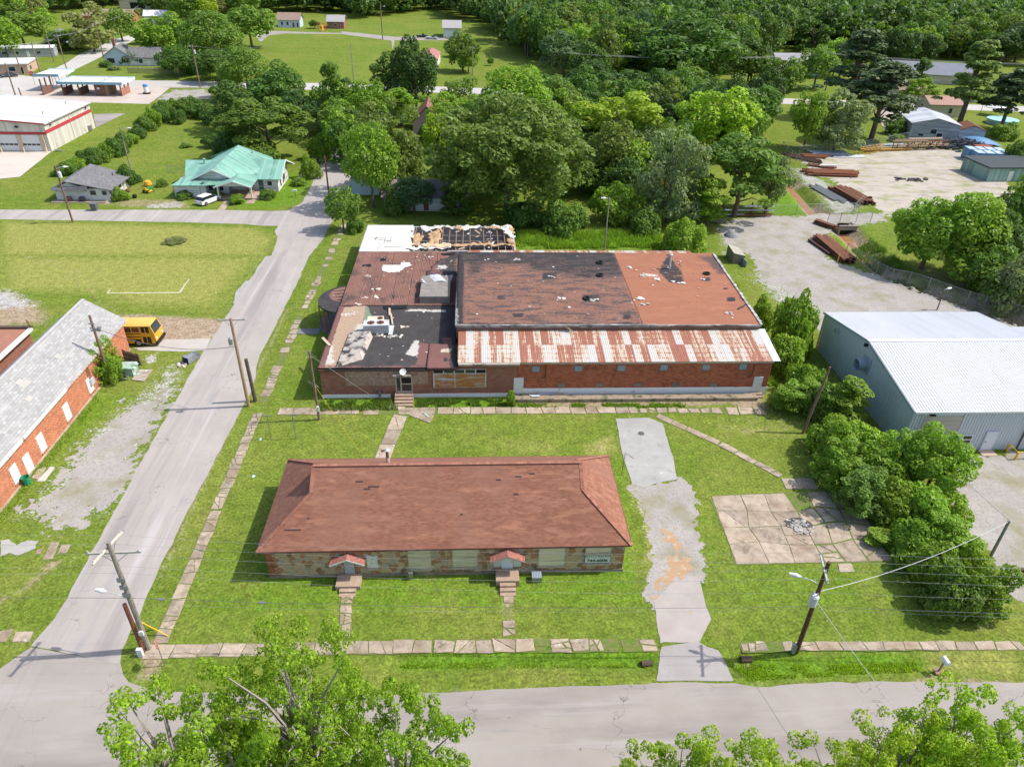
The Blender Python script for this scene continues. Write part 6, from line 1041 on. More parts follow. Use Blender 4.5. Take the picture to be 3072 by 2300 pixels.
# ---------------------------------------------------------------- cream steel hall with the red stripe
fs=thing('fire_station','cream steel hall with white roof, red stripe and roller doors','building',(-100,176,0))
CREAM=mat('cream_cladding',(.60,.56,.49),(.57,.53,.46),.4,rough=.6,tex=('corr',.55,400,(.52,.48,.41),.012)); REDP=mat('red_trim',(.46,.055,.06),(.42,.05,.055),.5,rough=.5); WROOF=mat('white_metal_roof',(.66,.655,.64),(.60,.6,.595),.3,[((.62,.61,.6),.5,.66,.1)],rough=.55,tex=('stack',.6,400,(.5,.5,.5),.03))
q=MB(); q.box(-128,-92.5,165.2,187,0,5.95); q.face((-92.5,165.2,5.95),(-92.5,165.21,5.96),(-110.5,165.2,7.3),(-128,165.2,5.95)); q.face((-92.5,187,5.95),(-128,187,5.95),(-110.5,187,7.3)); q.build('wall',CREAM,fs)
q=MB(); slab3((-92.2,164.8,5.93),(-92.2,187.4,5.93),(-110.5,187.4,7.35),(-110.5,164.8,7.35),.15,q); slab3((-128.5,187.4,5.93),(-128.5,164.8,5.93),(-110.5,164.8,7.35),(-110.5,187.4,7.35),.15,q); rf=q.build('roof',WROOF,fs)
q=MB(); q.bar((-92.2,164.75,5.85),(-110.5,164.75,7.27),.08,.3); q.build('rake_trim',REDP,rf); q=MB(); q.box(-92.2,-92.0,164.8,187.4,5.75,5.95); q.build('gutter',CREAM,rf)
q=MB(); q.box(-92.5,-92.44,165.2,187,3.75,4.45); q.box(-128,-92.5,165.14,165.2,3.55,4.1); q.build('red_band',REDP,fs)
for k in range(3):
    x=-94.3-k*4.75; q=MB(); q.box(x-3.9,x,165.1,165.2,0,3.45); d=q.build('garage_door',mat('door_white',(.64,.64,.63),rough=.5),fs)
    for r in range(4):
        q=MB(); q.box(x-3.85,x-.05,165.06,165.105,.05+.86*r,.86*(r+1)); q.build('panel',mat('door_panel',(.68,.68,.67),(.62,.62,.61),1,rough=.5),d)
    for c_ in range(4): q=MB(); q.box(x-3.75+c_*.94,x-2.95+c_*.94,165.03,165.065,1.25,1.65); q.build('pane',GLASS,d)
for k in range(4):
    x=-93.6-k*4.75; q=MB(); q.box(x-.55,x+.3,164.85,165.15,0,3.5); q.build('pilaster',mat('tan_pilaster',(.55,.43,.32),(.5,.4,.3),1,rough=.7),fs)
for k in range(4): x=-92.9-k*4.75; q=MB(); q.tube([(x,164.0,0),(x,164.0,1.15)],.11,8); tag(q.build('bollard',mat('cream_bollard',(.72,.6,.4),rough=.5)),'pale yellow bollard %s'%('at the right jamb of the rightmost roller door','between the rightmost and second roller doors','between the second and third roller doors','left of the third roller door')[k],'bollard','bollards by the roller doors')
for y in (167.5,184.5): q=MB(); q.box(-92.5,-92.2,y-.2,y+.2,5.0,5.25); q.build('wall_lamp',BLACK,fs)
q=MB(); q.box(-98.6,-98.0,164.9,165.2,5.0,5.3); q.build('wall_lamp',BLACK,fs)
for y,z0 in ((168.2,.5),(182.0,.5)): q=MB(); q.box(-92.5,-92.42,y-.4,y+.4,z0,z0+.9); q.build('vent_panel',mat('vent_cream',(.55,.5,.42),rough=.6),fs)
q=MB(); q.box(-92.5,-91.9,183.2,184.2,.1,1.3); q.build('utility_box',STEEL,fs)
for y in (176.2,): q=MB(); q.box(-92.46,-92.40,y-.05,y+.05,0,5.9); q.build('seam',mat('seam_dark',(.45,.41,.34)),fs)
for p in ((-95.10,181.72,6.60),(-95.69,171.98,6.40)): q=MB(); q.tube([p,(p[0],p[1],p[2]+.6)],.1,6); q.build('roof_vent',STEEL,rf)
p=(-107.26,179.33,7.00); q=MB(); q.tube([(-117,184,6.6),(-117,184,7.8)],.5,10); q.lathe((-117,184,7.6),[(.8,0),(.8,.4),(0,.7)],12); q.build('roof_fan',ALU,rf)
q=MB(); rs=random.Random(9)
for k in range(22): a=rs.uniform(0,PI); q.bar((-91.3+rs.uniform(-.5,.5),164.9+rs.uniform(-.6,.6),.1+rs.uniform(0,.5)),(-91.0+math.cos(a)*.9,165+math.sin(a)*.9,.15),.05,.03)
tag(q.build('scrap_heap',mat('grey_scrap',(.4,.4,.4),(.2,.2,.2),3,rough=.6),None,'stuff'),'tangle of grey scrap at the front corner of the cream hall','scrap heap')
# ---------------------------------------------------------------- car wash
cw=thing('car_wash','brick self-service car wash under flat white canopies edged in blue','car wash',(-112,228,0)); BLUET=mat('blue_fascia',(.24,.40,.52),(.28,.45,.56),.5,rough=.5); BLUEL=mat('sunlit_blue_fascia',(.55,.72,.78),rough=.5); BRP=mat('shaded_pier_brick',(.23,.105,.075),(.19,.09,.065),1,rough=.9,tex=('bond',.3,.1,(.2,.13,.1),.015))
q=MB(); q.box(-118.2,-100.4,224.4,233.6,3.45,3.62); q.build('roof',WROOF,cw); q=MB(); q.box(-118.4,-100.2,224.2,224.4,3.15,3.85); q.box(-118.4,-118.2,224.2,233.8,3.15,3.85); q.build('fascia',BLUET,cw); q=MB(); q.box(-100.4,-100.2,224.4,233.8,3.15,3.85); q.box(-118.2,-100.4,233.6,233.8,3.15,3.85); q.build('fascia',BLUEL,cw)  # paler blue puts sunlight into the colour of the sun-facing sides
q=MB(); q.box(-127.6,-120.6,230.5,240.0,4.35,4.5); q.build('roof',WROOF,cw); q=MB(); q.box(-127.8,-120.4,230.3,230.5,4.05,4.75); q.build('fascia',BLUET,cw); q=MB(); q.box(-120.6,-120.4,230.5,240.2,4.05,4.75); q.box(-127.8,-120.6,240,240.2,4.05,4.75); q.build('fascia',BLUEL,cw)
for x in (-123.2,-117.5,-113.0,-101.2):
    m=BRP if x<-105 else mat('sunny_pier_brick',(.42,.17,.11),(.37,.15,.10),1,rough=.9,tex=('bond',.3,.1,(.34,.2,.15),.015)); y0_=224.8  # end pier takes a sunlit copy of the brick, the others a shaded one
    q=MB(); q.box(x-.13,x+.13,y0_,230.6,0,2.0); w=q.build('bay_wall',m,cw)
    for y in (y0_+.15,227.7,230.4): q=MB(); q.box(x-.16,x+.16,y-.16,y+.16,0,3.45 if x>-120 else 4.3); q.build('pier',m,w)
q=MB(); q.box(-108.6,-104.9,225.2,230.6,0,3.4); er=q.build('equipment_room',mat('tan_block',(.27,.19,.13),(.24,.17,.12),.5,rough=.9),cw); q=MB(); q.box(-108.62,-105.8,225.1,225.22,0,3.4); q.build('brick_face',BRP,er); q=MB(); q.box(-107.9,-107.2,225.05,225.12,1.7,2.3); q.build('notice',WHITE,er)
q=MB(); q.tube([(-106.8,229,3.6),(-106.8,229,4.4)],.07,6); q.build('vent_pipe',STEEL,cw)
for x in (-126.5,-125.6,-124.5,-122.0): q=MB(); q.tube([(x,238,0),(x,238,4.3)],.1,6); q.build('pier',WHITE,cw)
vc=thing('vacuum_station','blue and white coin vacuum on a dark base by the car wash','vacuum',(*(-95.64,228.61),0)); p=(-95.64,228.61); q=MB(); q.box(p[0]-.9,p[0]+.9,p[1]-.7,p[1]+.7,0,.5); q.build('base',mat('dark_red_block',(.12,.05,.045),rough=.9),vc); q=MB(); q.tube([(*p,.5),(*p,2.1)],.65,14); q.build('tank',WHITE,vc); q=MB(); q.lathe((*p,2.1),[(.7,0),(.7,.35),(.45,.6),(0,.65)],14); q.build('cap',mat('vac_blue',(.05,.2,.45),rough=.4),vc)
# ---------------------------------------------------------------- houses along the diagonal road and beyond
h2=house('cottage','cottage with blue gable, brick chimney and a dark rambling roof','house',(-123.5,281,0),8.5,9,3.2,6.0,'y',PALEB,SHIND,.12,.5,[('f',-2.2,.8,2.6,1.7),('f',2.4,.8,2.4,1.7)],chim=(-2.5,4,7.6))
house('cottage_wing','dark shingled wing joined to the right of the blue cottage','house',(-114.5,281,0),10,8,2.9,5.4,'x',SIDING,SHIND,.05,.5,[('f',-1,.8,1.4,1.5)],[('f',1.6,1.1,2.1,WHITE)])
house('carport','open carport with brown roof and a white gable end by the trees','carport',(-105.5,284,0),6,7,2.6,3.0,'x',SIDING,SHINB,.05,.3,flat=True)
q=thing('board_fence','long grey board fence in front of the blue cottage','fence',(-107,262.3,0)); a=np.array((-114.5,262.8)); b=np.array((-99,261.8)); n=46
for i in range(n): p=a+(b-a)*(i+.5)/n; r=MB(); r.bar((*p,0),(*p,1.75*random.uniform(.95,1.05)),.31,.04,up=(1,0,0)); r.build('plank',mat('grey_plank',(.22,.20,.185),(.17,.155,.145),2,rough=.95,rnd=.2),q)
r=MB(); r.bar((-114.5,262.9,1.3),(-99,261.9,1.3),.06,.1); r.build('rail',WOOD,q)
house('corner_shop','flat-roofed brown shop with a white side wall at the road corner','shop',(-151.5,262,0),13,12,3.0,3,'x',mat('pink_brick_wall',(.52,.36,.26),(.47,.32,.23),1,rough=.9),mat('white_flat_roof',(.66,.66,.66),(.5,.48,.46),.3,rough=.8),.25,.4,[('r',-2.5,.9,2.0,1.4),('f',2,.9,2,1.5),('f',-3,.9,2,1.5)],[('f',4.6,1.2,2.2,DARKIN)],flat=True)
house('mobile_home','long grey mobile home with a white metal roof behind the shop','mobile home',(-163,294,0),20,6,2.9,3.5,'x',GREYS,WROOF,.27,.3,[('f',-6,1,1.5,1),('f',-2,1,1.5,1),('f',5,1,1.5,1)],[('f',1.5,1,2.1,WHITE)])
house('brick_house','low orange brick house with a brown roof among trees behind the mobile home','house',(-178,405,0),22,11,3,5.2,'x',BRICKO,SHINB,.1,.6,[('f',-6,1,2,1.3),('f',2,1,2,1.3)],[('f',6,1.1,2.1,WHITE)])
house('barn','tan barn with a dark open bay uphill behind the brick house','barn',(-190,470,0),16,12,4,6.5,'y',TANS,SHINB,.1,.6,doors=[('f',1.5,8,3.4,DARKIN)])
house('white_house','white house half hidden by trees at the top of the diagonal road','house',(-155,405,0),12,9,3.2,5.2,'x',SIDING,WROOF,.2,.4,[('f',-3,1,1.2,1.4),('f',0,1,1.2,1.4)],[('f',3,1,2.1,DRED)])
house('blue_house','pale blue cottage behind the willowy tree','house',(-168,330,0),8,8,3,4.5,'y',PALEB,SHIND,.1,.4,[('f',0,1,1.4,1.3)])
house('white_shed','tiny white outbuilding at the left edge among trees','shed',(-222,420,0),9,7,2.8,4,'x',SIDING,WROOF,0,.3,[('f',0,1,1.2,1)])
house('blue_porch_house','small pale blue house with brown roof beyond the big lawn','house',(-89.11,397.50),10.5,9,3.4,6.0,'x',PALEB,SHINB,.02,.5,[('f',-3.2,.9,1.2,1.7),('f',-.6,.9,1.2,1.7)],[('f',2.2,1.1,2.2,DRED),('f',4.2,.9,2.2,DARKIN)])
house('grey_house','small grey-roofed cottage next to a red play set beyond the lawn','house',(-66.32,396.10),8,9,3.2,5.5,'x',BRICKF,mat('pale_grey_shingles',(.38,.36,.35),(.33,.31,.3),1,rough=.9),0,.5,[('f',0,1,1.4,1.3)],[('f',2,1,2.1,DRED)])
ps=thing('play_set','red swing and slide set beside the far cottages','play set',(*(-71.56,382.98),0),local=True); 
for a in ((-2,-1.5),(2,-1.5),(-2,1.5),(2,1.5)): r=MB(); r.tube([(*a,0),(a[0]*.8,0,3.2)],.12,6); r.build('leg',mat('play_red',(.55,.06,.04),rough=.5),ps)
r=MB(); r.tube([(-1.7,0,3.2),(1.7,0,3.2)],.12,6); r.build('beam',mat('play_red',(.55,.06,.04)),ps); r=MB(); r.bar((.5,.0,2.6),(1.2,-2.8,.3),.8,.08); r.build('slide',mat('play_orange',(.7,.2,.03),rough=.4),ps)
house('garage','white double garage with a grey roof across the far lane','garage',(-9.33,372.10),8,14,4.2,6.6,'x',SIDING,mat('pale_grey_shingles',(.38,.36,.35)),.02,.5,doors=[('f',0,6,3.2,WHITE)])
house('tin_shed','narrow white shed with a rusty red tin roof on the lawn','shed',(-15.5,288,0),6.2,19,3.2,4.7,'y',SIDING,mat('red_tin',(.36,.12,.10),(.46,.22,.19),.5,[((.55,.45,.42),1,.66,.08,(3,.2,1))],rough=.6,tex=('stack',.5,400,(.27,.09,.075),.04)),-.03,.3,doors=[('f',-.9,1.5,2.1,GLASS)])
house('small_shed','tiny grey shed behind the rusty-roofed one','shed',(-7.0,309,0),4,5,2.6,3.4,'x',GREYS,SHINB,0,.3,doors=[('f',-.8,1.4,2,DARKIN)])
house('brown_gable_house','house with a steep reddish brown gable roof deep among the trees','house',(-11.22,189.52),7,10,3.2,6.6,'y',mat('pinkish_siding',(.55,.40,.33),(.5,.36,.3),1,rough=.8),mat('red_brown_shingles',(.25,.12,.085),(.3,.15,.11),.8,rough=.95,tex=('bond',.35,.18,(.17,.08,.06),.015)),.0,.6,[('f',0,1,1.0,2.2),('f',0,4.6,.8,1.2)])
house('shaded_house','white house with a dull purple-grey roof under the big oak','house',(-8.5,132,0),15,9,2.7,4.3,'x',SIDING,mat('plum_grey_roof',(.20,.175,.175),(.24,.21,.21),.5,rough=.8,tex=('stack',.6,400,(.15,.13,.13),.05)),.0,.5,[('f',-5,.9,1.6,1.3),('f',4,.9,1.6,1.3)],[('f',0,1.1,2.1,DRED)])
house('blue_grey_house','blue-grey house seen at the street top beside the round tree','house',(-20.6,141,0),5,9,3,4.5,'y',PALEB,SHIND,0,.3,[('l',0,1,1.2,1.3)])
house('hip_house','grey hip-roofed house with turquoise trim among the trees','house',(120,284,0),17,13,3.4,6.8,'x',mat('aqua_wall',(.45,.62,.62),(.1,.45,.45),.6,rough=.7),GREYS if 0 else mat('cool_grey_shingles',(.32,.31,.33),(.36,.35,.37),.5,rough=.95),.05,.6,[('f',-4,1,1.6,1.4),('f',3,1,1.6,1.4)])
house('slate_house','long tan brick house with a slate grey roof behind the pines','house',(165,272,0),26,11,3.2,6.2,'x',TANS,mat('slate_grey_shingles',(.20,.21,.24),(.24,.25,.28),.5,rough=.95),-.25,.6,[('f',-9,1,1.4,1.6),('f',-4.5,1,1.4,1.6)],[('f',-6.8,1.1,2.2,WHITE)])
house('garden_shed','cream garden shed with a pinkish brown roof on the back lawn','shed',(137.0,215.8,0),9.5,8.5,3.4,5.0,'x',mat('cream_shed',(.58,.52,.38),(.54,.48,.35),1,rough=.7),mat('pink_brown_shingles',(.37,.23,.18),(.42,.27,.22),1,rough=.95),-.05,.3,[('f',1.5,1,1.2,1.6),('l',0,.9,1.0,1.9)])
house('brown_shed','brown-roofed outbuilding behind the cream shed','shed',(139,237,0),9,9,3.2,6,'x',TANS,SHINB,-.1,.4,[('f',0,1,1,1)])
house('steel_shed','pale grey steel shed with a bright metal gable roof beyond the yard fence','shed',(119.5,190.5,0),11.5,14,4.0,5.4,'y',GREYS,mat('steel_roof',(.46,.47,.50),(.58,.59,.60),.25,rough=.45,tex=('stack',.5,400,(.38,.39,.42),.03)),-.25,.25,[('f',-.2,1.6,1.6,1.3),('f',1.4,.8,1.5,1.2),('f',-3,.9,1.5,.8)])
house('lean_shed','small grey shed with a rusty roof beside the steel shed','shed',(128.6,186.5,0),6,6,2.7,3.8,'y',GREYS,RUST,-.25,.2)
car('dark sedan parked behind the steel shed',(122,205),-.3,(.03,.03,.035),4.8,1.9,1.6)
car('dark blue pickup parked outside the corner shop',(-150.5,250),.6,(.03,.035,.05),5.2,2,1.8,'pickup'); car('grey sedan beside the blue pickup at the shop',(-147,252.5),.6,(.05,.055,.065),4.7,1.8,1.5,'sedan')
car('silver pickup on the far lane near the white garage',(-18.35,360.01),0,(.42,.43,.45),5.4,2,1.8,'pickup'); car('dark pickup under the trees on the far lane',(-22.87,365.77),.2,(.02,.022,.025),5.4,2,1.8,'pickup')
car('black truck in the carport of the blue cottage',(-104,281.5),.3,(.02,.022,.03),5,2,1.8,'suv')

# ---------------------------------------------------------------- white-roofed steel workshop
ws=thing('steel_workshop','big steel workshop with a white ribbed roof and blue-grey end wall','building',(53,66,0))
PANELW=mat('white_roof_sheet',(.70,.70,.70),(.65,.65,.655),.15,[((.54,.545,.55),.5,.66,.08,(3,.15,1)),((.5,.47,.43),2.5,.76,.03)],rough=.45,spec=.3,rnd=.035); WALLG=mat('blue_grey_sheet',(.40,.455,.47),(.37,.425,.44),.3,rough=.45); WALLW=mat('pale_lilac_sheet',(.62,.63,.68),(.58,.59,.64),.3,rough=.5)
WX0,WX1,WX2=43.0,62.4,84.0; WY0,WYR,WY1,WY2=55.85,66.55,76.95,71.2; EZ,RZw=4.95,6.8
q=MB(); q.box(WX0+.05,WX1-.05,WY0+.05,WY1-.05,0,EZ-.05); q.box(WX1-.1,WX2,WY0+.05,WY2,0,EZ-.05); q.face((WX0+.05,WY1,EZ-.06),(WX0+.05,WY0,EZ-.06),(WX0+.05,WYR,RZw-.1)); q.face((WX1,WY0,EZ-.06),(WX1,WY1,EZ-.06),(WX1,WYR,RZw-.1)); q.box(WX1-.05,WX2,WYR,WY2,EZ-.1,EZ+.9); q.build('wall_core',WALLG,ws)
def ribbed(w,l,n,h,name,m,base=.018):
    V=[];Fq=[]; xs=[]
    for i in range(n):
        a=w*i/n; p=w/n; xs+=[(a,0),(a+p*.36,0),(a+p*.42,h),(a+p*.58,h),(a+p*.64,0)]
    xs.append((w,0))
    for x,z in xs: V+=[(x-w/2,0,z),(x-w/2,l,z)]
    for i in range(len(xs)-1): a=2*i; Fq.append((a,a+2,a+3,a+1))
    return np_mesh(name,V,Fq,m)
def roofrun(me,parent,x0,n,w,y,z,pitch,rz=0,name='roof_sheet'):
    o=ORG[parent.name]
    for i in range(n): ob=link(name,me,parent); ob.location=(x0+w*(i+.5)-o[0],y-o[1],z-o[2]); ob.rotation_euler=(pitch,0,rz)
pt=math.atan2(RZw-EZ,WYR-WY0); L1=math.hypot(RZw-EZ,WYR-WY0)+.25; w=.93
mF=ribbed(w,L1,3,.05,'roof_sheet',PANELW); roofrun(mF,ws,WX0-.1,44,w,WY0-.25,EZ-.03,pt)
pb=math.atan2(RZw-EZ,WY1-WYR); mBk=ribbed(w,math.hypot(RZw-EZ,WY1-WYR)+.2,3,.05,'roof_sheet',PANELW); o=ORG[ws.name]
for i in range(21): ob=link('roof_sheet',mBk,ws); ob.location=(WX0-.1+w*(i+.5)-o[0],WY1+.2-o[1],EZ-.03); ob.rotation_euler=(pb,0,PI)
mS=ribbed(w,(WY2-WYR)*1.015,3,.05,'roof_sheet',PANELW)
for i in range(21,44): ob=link('roof_sheet',mS,ws); ob.location=(WX0-.1+w*(i+.5)-o[0],WY2-o[1],RZw-(WY2-WYR)*math.tan(pb)); ob.rotation_euler=(pb,0,PI)
q=MB(); q.bar((WX0-.12,WYR,RZw+.04),(WX2,WYR,RZw+.04),.5,.05); q.build('ridge_cap',PANELW,ws)
q=MB(); q.bar((WX0-.08,WY0-.25,EZ-.12),(WX0-.08,WYR,RZw-.08),.07,.22); q.bar((WX0-.08,WYR,RZw-.08),(WX0-.08,WY1+.2,EZ-.12),.07,.22); q.build('rake_trim',mat('slate_trim',(.22,.28,.30),rough=.5),ws)
q=MB(); q.box(WX0,WX2,WY0-.34,WY0-.22,EZ-.2,EZ-.0); q.build('gutter',PANELW,ws)
# ribbed end wall and front wall, sheet by sheet
k=22; ww=(WY1-WY0)/k
for i in range(k):
    y=WY0+ww*(i+.5); zt=EZ+(RZw-EZ)*(1-abs(y-WYR)/(WYR-WY0))-.15; me=ribbed(ww,zt,2,.06,'wall_sheet',WALLG); ob=link('wall_sheet',me,ws); ob.location=(WX0+.02-o[0],y-o[1],.05); ob.rotation_euler=(PI/2,0,-PI/2)
mw=ribbed(.93,EZ-.15,3,.06,'wall_sheet',WALLW)
for i in range(36): x=WX0+.93*(i+.5)+.0; ob=link('wall_sheet',mw,ws); ob.location=(x-o[0],WY0+.03-o[1],.02); ob.rotation_euler=(PI/2,0,0)
dx0=(45.83,4.70)[0]; dx1=(48.25,4.68)[0]; q=MB(); q.box(dx1-4.2,dx1+.25,WY0-.06,WY0,0,4.55); q.build('door_surround',WALLW,ws); q=MB(); q.box(dx1-4,dx1,WY0-.09,WY0-.03,0,4.3); gd=q.build('roller_door',mat('beige_roller',(.50,.42,.36),rough=.6),ws)
for r in range(8): q=MB(); q.box(dx1-3.98,dx1-.02,WY0-.115,WY0-.085,.03+r*.535,.52+r*.535); q.build('panel',mat('beige_slat',(.53,.45,.39),(.48,.41,.35),1,rough=.6),gd)
a=(49.01,1.83); b=(49.85,0.82); wx=((49.52,1.33)[0]); q=MB(); q.box(wx-.62,wx+.62,WY0-.09,WY0,b[1],a[1]+.1); wn=q.build('window',WHITE,ws)
for z0,z1 in ((b[1]+.1,(a[1]+b[1])/2-.02),((a[1]+b[1])/2+.12,a[1])): q=MB(); q.box(wx-.5,wx+.5,WY0-.105,WY0-.085,z0,z1); q.build('pane',mat('dark_pane',(.05,.055,.04),rough=.2),wn)
dx=(52.02,0.98)[0]; q=MB(); q.box(dx-.62,dx+.62,WY0-.1,WY0,.05,2.35); d=q.build('door',WALLW,ws); q=MB(); q.box(dx-.55,dx+.55,WY0-.12,WY0-.09,.08,2.28); q.build('leaf',mat('white_steel_door',(.70,.70,.73),rough=.5),d); q=MB(); q.lathe((dx-.42,WY0-.17,1.1),[(.05,0),(.05,.08)],6); q.build('handle',BLACK,d)
for x,z in (((48.88,5.06)[0]-.55,0),((55.32,0.22)[0],0)): q=MB(); q.box(x-.08,x+.08,WY0-.16,WY0-.0,.1,4.75); q.build('downpipe',WALLW if x<55 else mat('dark_downpipe',(.12,.12,.13)),ws)
q=MB(); q.box(dx1-3.6,dx1-3.1,WY0-.35,WY0-.05,4.45,4.65); q.build('wall_lamp',BLACK,ws)
fc=(65.75,4.23); q=MB(); q.tube([(43.0,fc[0]-.1,fc[1]+.1),(41.9,fc[0]-.1,fc[1]+.1)],.62,24,cap=False); q.tube([(41.9,fc[0]-.1,fc[1]+.1),(43.0,fc[0]-.1,fc[1]+.1)],.59,24,cap=False); fh=q.build('fan_cowl',mat('cowl_grey',(.26,.32,.36),rough=.5),ws); q=MB(); q.tube([(42.98,fc[0]-.1,fc[1]+.1),(42.9,fc[0]-.1,fc[1]+.1)],.6,24); q.build('fan_back',mat('dark_fan',(.06,.075,.09)),fh); q=MB(); c_=np.array((42.9,fc[0]-.1,fc[1]+.1)); [q.bar(c_,c_+np.array((-.05,.55*math.cos(k*PI/2+.5),.55*math.sin(k*PI/2+.5))),.16,.03) for k in range(4)]; q.build('fan_blades',STEEL,fh)
q=MB(); q.prism([(0,0)]+[(0,0)],0,.01) if 0 else q.box(42.9,43.0,fc[0]-.95,fc[0]+.75,fc[1]-.75,fc[1]+.95); q.build('fan_plate',mat('cowl_grey',(.26,.32,.36)),fh)
p=(72.49,4.57); q=MB(); q.tube([(43,p[0],p[1]),(42.5,p[0],p[1])],.06,8); q.tube([(42.5,p[0]+.35,p[1]),(42.5,p[0]+.35,p[1]+.45)],.1,8); q.tube([(42.5,p[0],p[1]),(42.5,p[0]+.35,p[1])],.06,8); q.build('wall_pipe',STEEL,ws)
p=(66.59,6.24); q=MB(); q.box(42.7,43,p[0]-.15,p[0]+.15,p[1]-.15,p[1]+.15); q.build('wall_lamp',BLACK,ws)
tag(sheet('ramp_plate',[(51.24,55.78),(52.84,55.75),(52.72,54.75),(51.19,54.78)],.05,mat('plywood',(.50,.37,.28),(.44,.32,.24),1,rough=.9),0,kind=None,thick=.04),'flat tan board lying outside the white workshop door','board')
yr=thing('guard_rail','yellow pipe guard rail in front of the workshop downpipe','guard rail',(*(54.33,54.59),0)); YP=mat('safety_yellow',(.72,.47,.03),(.66,.42,.03),1,rough=.5)
a=(54.13,55.48);b=(54.17,54.20);c=(55.80,54.32)
for v in (a,b,c): q=MB(); q.tube([(*v,0),(*v,.95)],.1,10); q.build('post',YP,yr)
q=MB(); q.tube([(*a,.9),(*b,.9),(*c,.9)],.06,8); q.build('rail',YP,yr)
tag(MB().box(42.2,42.35,76.9,78.0,0,2.0).build('sheet_metal',YP),'yellow panel standing at the back corner of the workshop','panel')
# ---------------------------------------------------------------- chain-link fences
def mesh_mat():
    m,nt,bs=_new('chain_link'); L=nt.links.new; bs.inputs['Base Color'].default_value=(.42,.44,.45,1); bs.inputs['Metallic'].default_value=.5; bs.inputs['Roughness'].default_value=.5; MATS['chain_link']=m; return m
CL=mesh_mat()
def chain_fence(name,label,pts,h=2.0,step=3.0,post=.05,top=True,diam=.16,wire=.006):
    t=thing(name,label,'fence',(*pts[0],0)); o=ORG[t.name]; V=[];E=[]
    for a,b in zip(pts[:-1],pts[1:]):
        a=np.array(a,float);b=np.array(b,float); L_=np.hypot(*(b-a)); d=(b-a)/L_; n=max(1,int(L_/step))
        for i in range(n): p=a+(b-a)*i/n; q=MB(); q.tube([(*p,0),(*p,h+.08)],post,6); q.build('post',STEEL,t)
        q=MB(); q.tube([(*a,h),(*b,h)],.03,5); q.build('top_rail',STEEL,t)
        q=MB(); k=int((L_+h)/diam); nn=np.array([-d[1],d[0]])*wire
        for i in range(k):
            for s in (0,1):
                u0=i*diam-h; u1=u0+h; z0,z1=.05,h-.02
                if u0<0: z0+=-u0*(z1-z0)/h; u0=0
                if u1>L_: z1-= (u1-L_)*(h-.07)/h; u1=L_
                if s: zz0,zz1=h-z0+.03,h-z1+.03
                else: zz0,zz1=z0,z1
                p,r=a+d*u0,a+d*u1; e=d*wire
                q.face((*(p-e),zz0),(*(p+e),zz0),(*(r+e),zz1),(*(r-e),zz1))
        q.build('mesh',CL,t,'stuff')
    p=np.array(pts[-1]); q=MB(); q.tube([(*p,0),(*p,h+.08)],post,6); q.build('post',STEEL,t); return t
chain_fence('chain_link_fence','chain-link fence running along the creek behind the steel workshop',[(60.53,107.21),(60.87,104.34),(61.36,101.58),(61.69,99.30),(62.76,96.74)]+[(64.94,95.73),(66.74,93.57),(68.22,91.22),(69.87,88.96),(71.47,87.49),(73.17,85.59),(75.48,83.74)],2.1)
chain_fence('chain_link_fence','chain-link fence closing the far side of the gravel yard',[(74.20,172.49),(76.90,168.72),(80.77,169.96),(87.61,170.91),(92.53,172.50),(100.18,177.13),(110.30,182.87),(114.52,185.42)],2.1)
chain_fence('chain_link_fence','short chain-link fence slanting down beside the steel stacks',[(74.20,172.49),(73.61,165.00),(73.06,158.05),(73.37,152.74)],2.0); 
chain_fence('chain_link_fence','low chain-link fence with pipe rail beside the creek crossing',[(53.51,126.25),(59.84,126.78),(64.17,127.27),(71.39,127.83)],1.9,4.0)
chain_fence('chain_link_fence','chain-link panels standing on the culvert headwall',[(63.87,122.07),(66.35,122.51),(69.51,122.79),(72.27,122.83)],1.9,3.5); chain_fence('chain_link_gate','open chain-link gate leaf beside the rusty beams',[(71.04,127.39),(75.15,132.32)],2.0,2.0)
chain_fence('chain_link_fence','low wire fence behind the lawn of the green-roofed house',[(-62,149.5),(-55,150.5),(-47,151)],1.5,3); chain_fence('chain_link_fence','wire fence along the street side of the overgrown yard',[(-34.5,141),(-33.5,152),(-33,166)],1.4,3)
chain_fence('wire_fence','short wire fence with two posts by the last hedge bush',[(39.60,35.34),(39.81,33.47),(42,36.5)],1.7,9) if 0 else None
# culvert under the yard drive
cv=thing('culvert','concrete box culvert with wing walls carrying the yard drive over the creek','culvert',(66.5,118,0)); DC=mat('dirty_concrete',(.25,.22,.19),(.32,.28,.24),.8,[((.13,.11,.09),1,.6,.1)],rough=.95,bump=.4); a=(65.19,119.57); b=(67.96,119.77); cy_=a[1]
q=MB(); q.box(a[0]-.3,b[0]+.3,cy_-.25,cy_+.2,-.25,.55); q.build('headwall',DC,cv); q=MB(); q.box(a[0]-.2,a[0],cy_-.2,cy_+5,-1.5,-.2); q.box(b[0],b[0]+.2,cy_-.2,cy_+5,-1.5,-.2); q.build('side_wall',DC,cv); q=MB(); q.box(a[0],b[0],cy_+.3,cy_+.5,-1.5,-.2); q.build('tunnel_shade',DARKIN,cv); q=MB(); q.hexa([(b[0],cy_-.2,-1.5),(b[0]+1.6,cy_-2.2,-1.5),(b[0]+1.8,cy_-2.1,-1.5),(b[0]+.2,cy_-.1,-1.5),(b[0],cy_-.2,-.2),(b[0]+1.6,cy_-2.2,-.5),(b[0]+1.8,cy_-2.1,-.5),(b[0]+.2,cy_-.1,-.2)]); q.build('wing_wall',DC,cv)  # dark panel behind the headwall stands in for the unlit culvert mouth
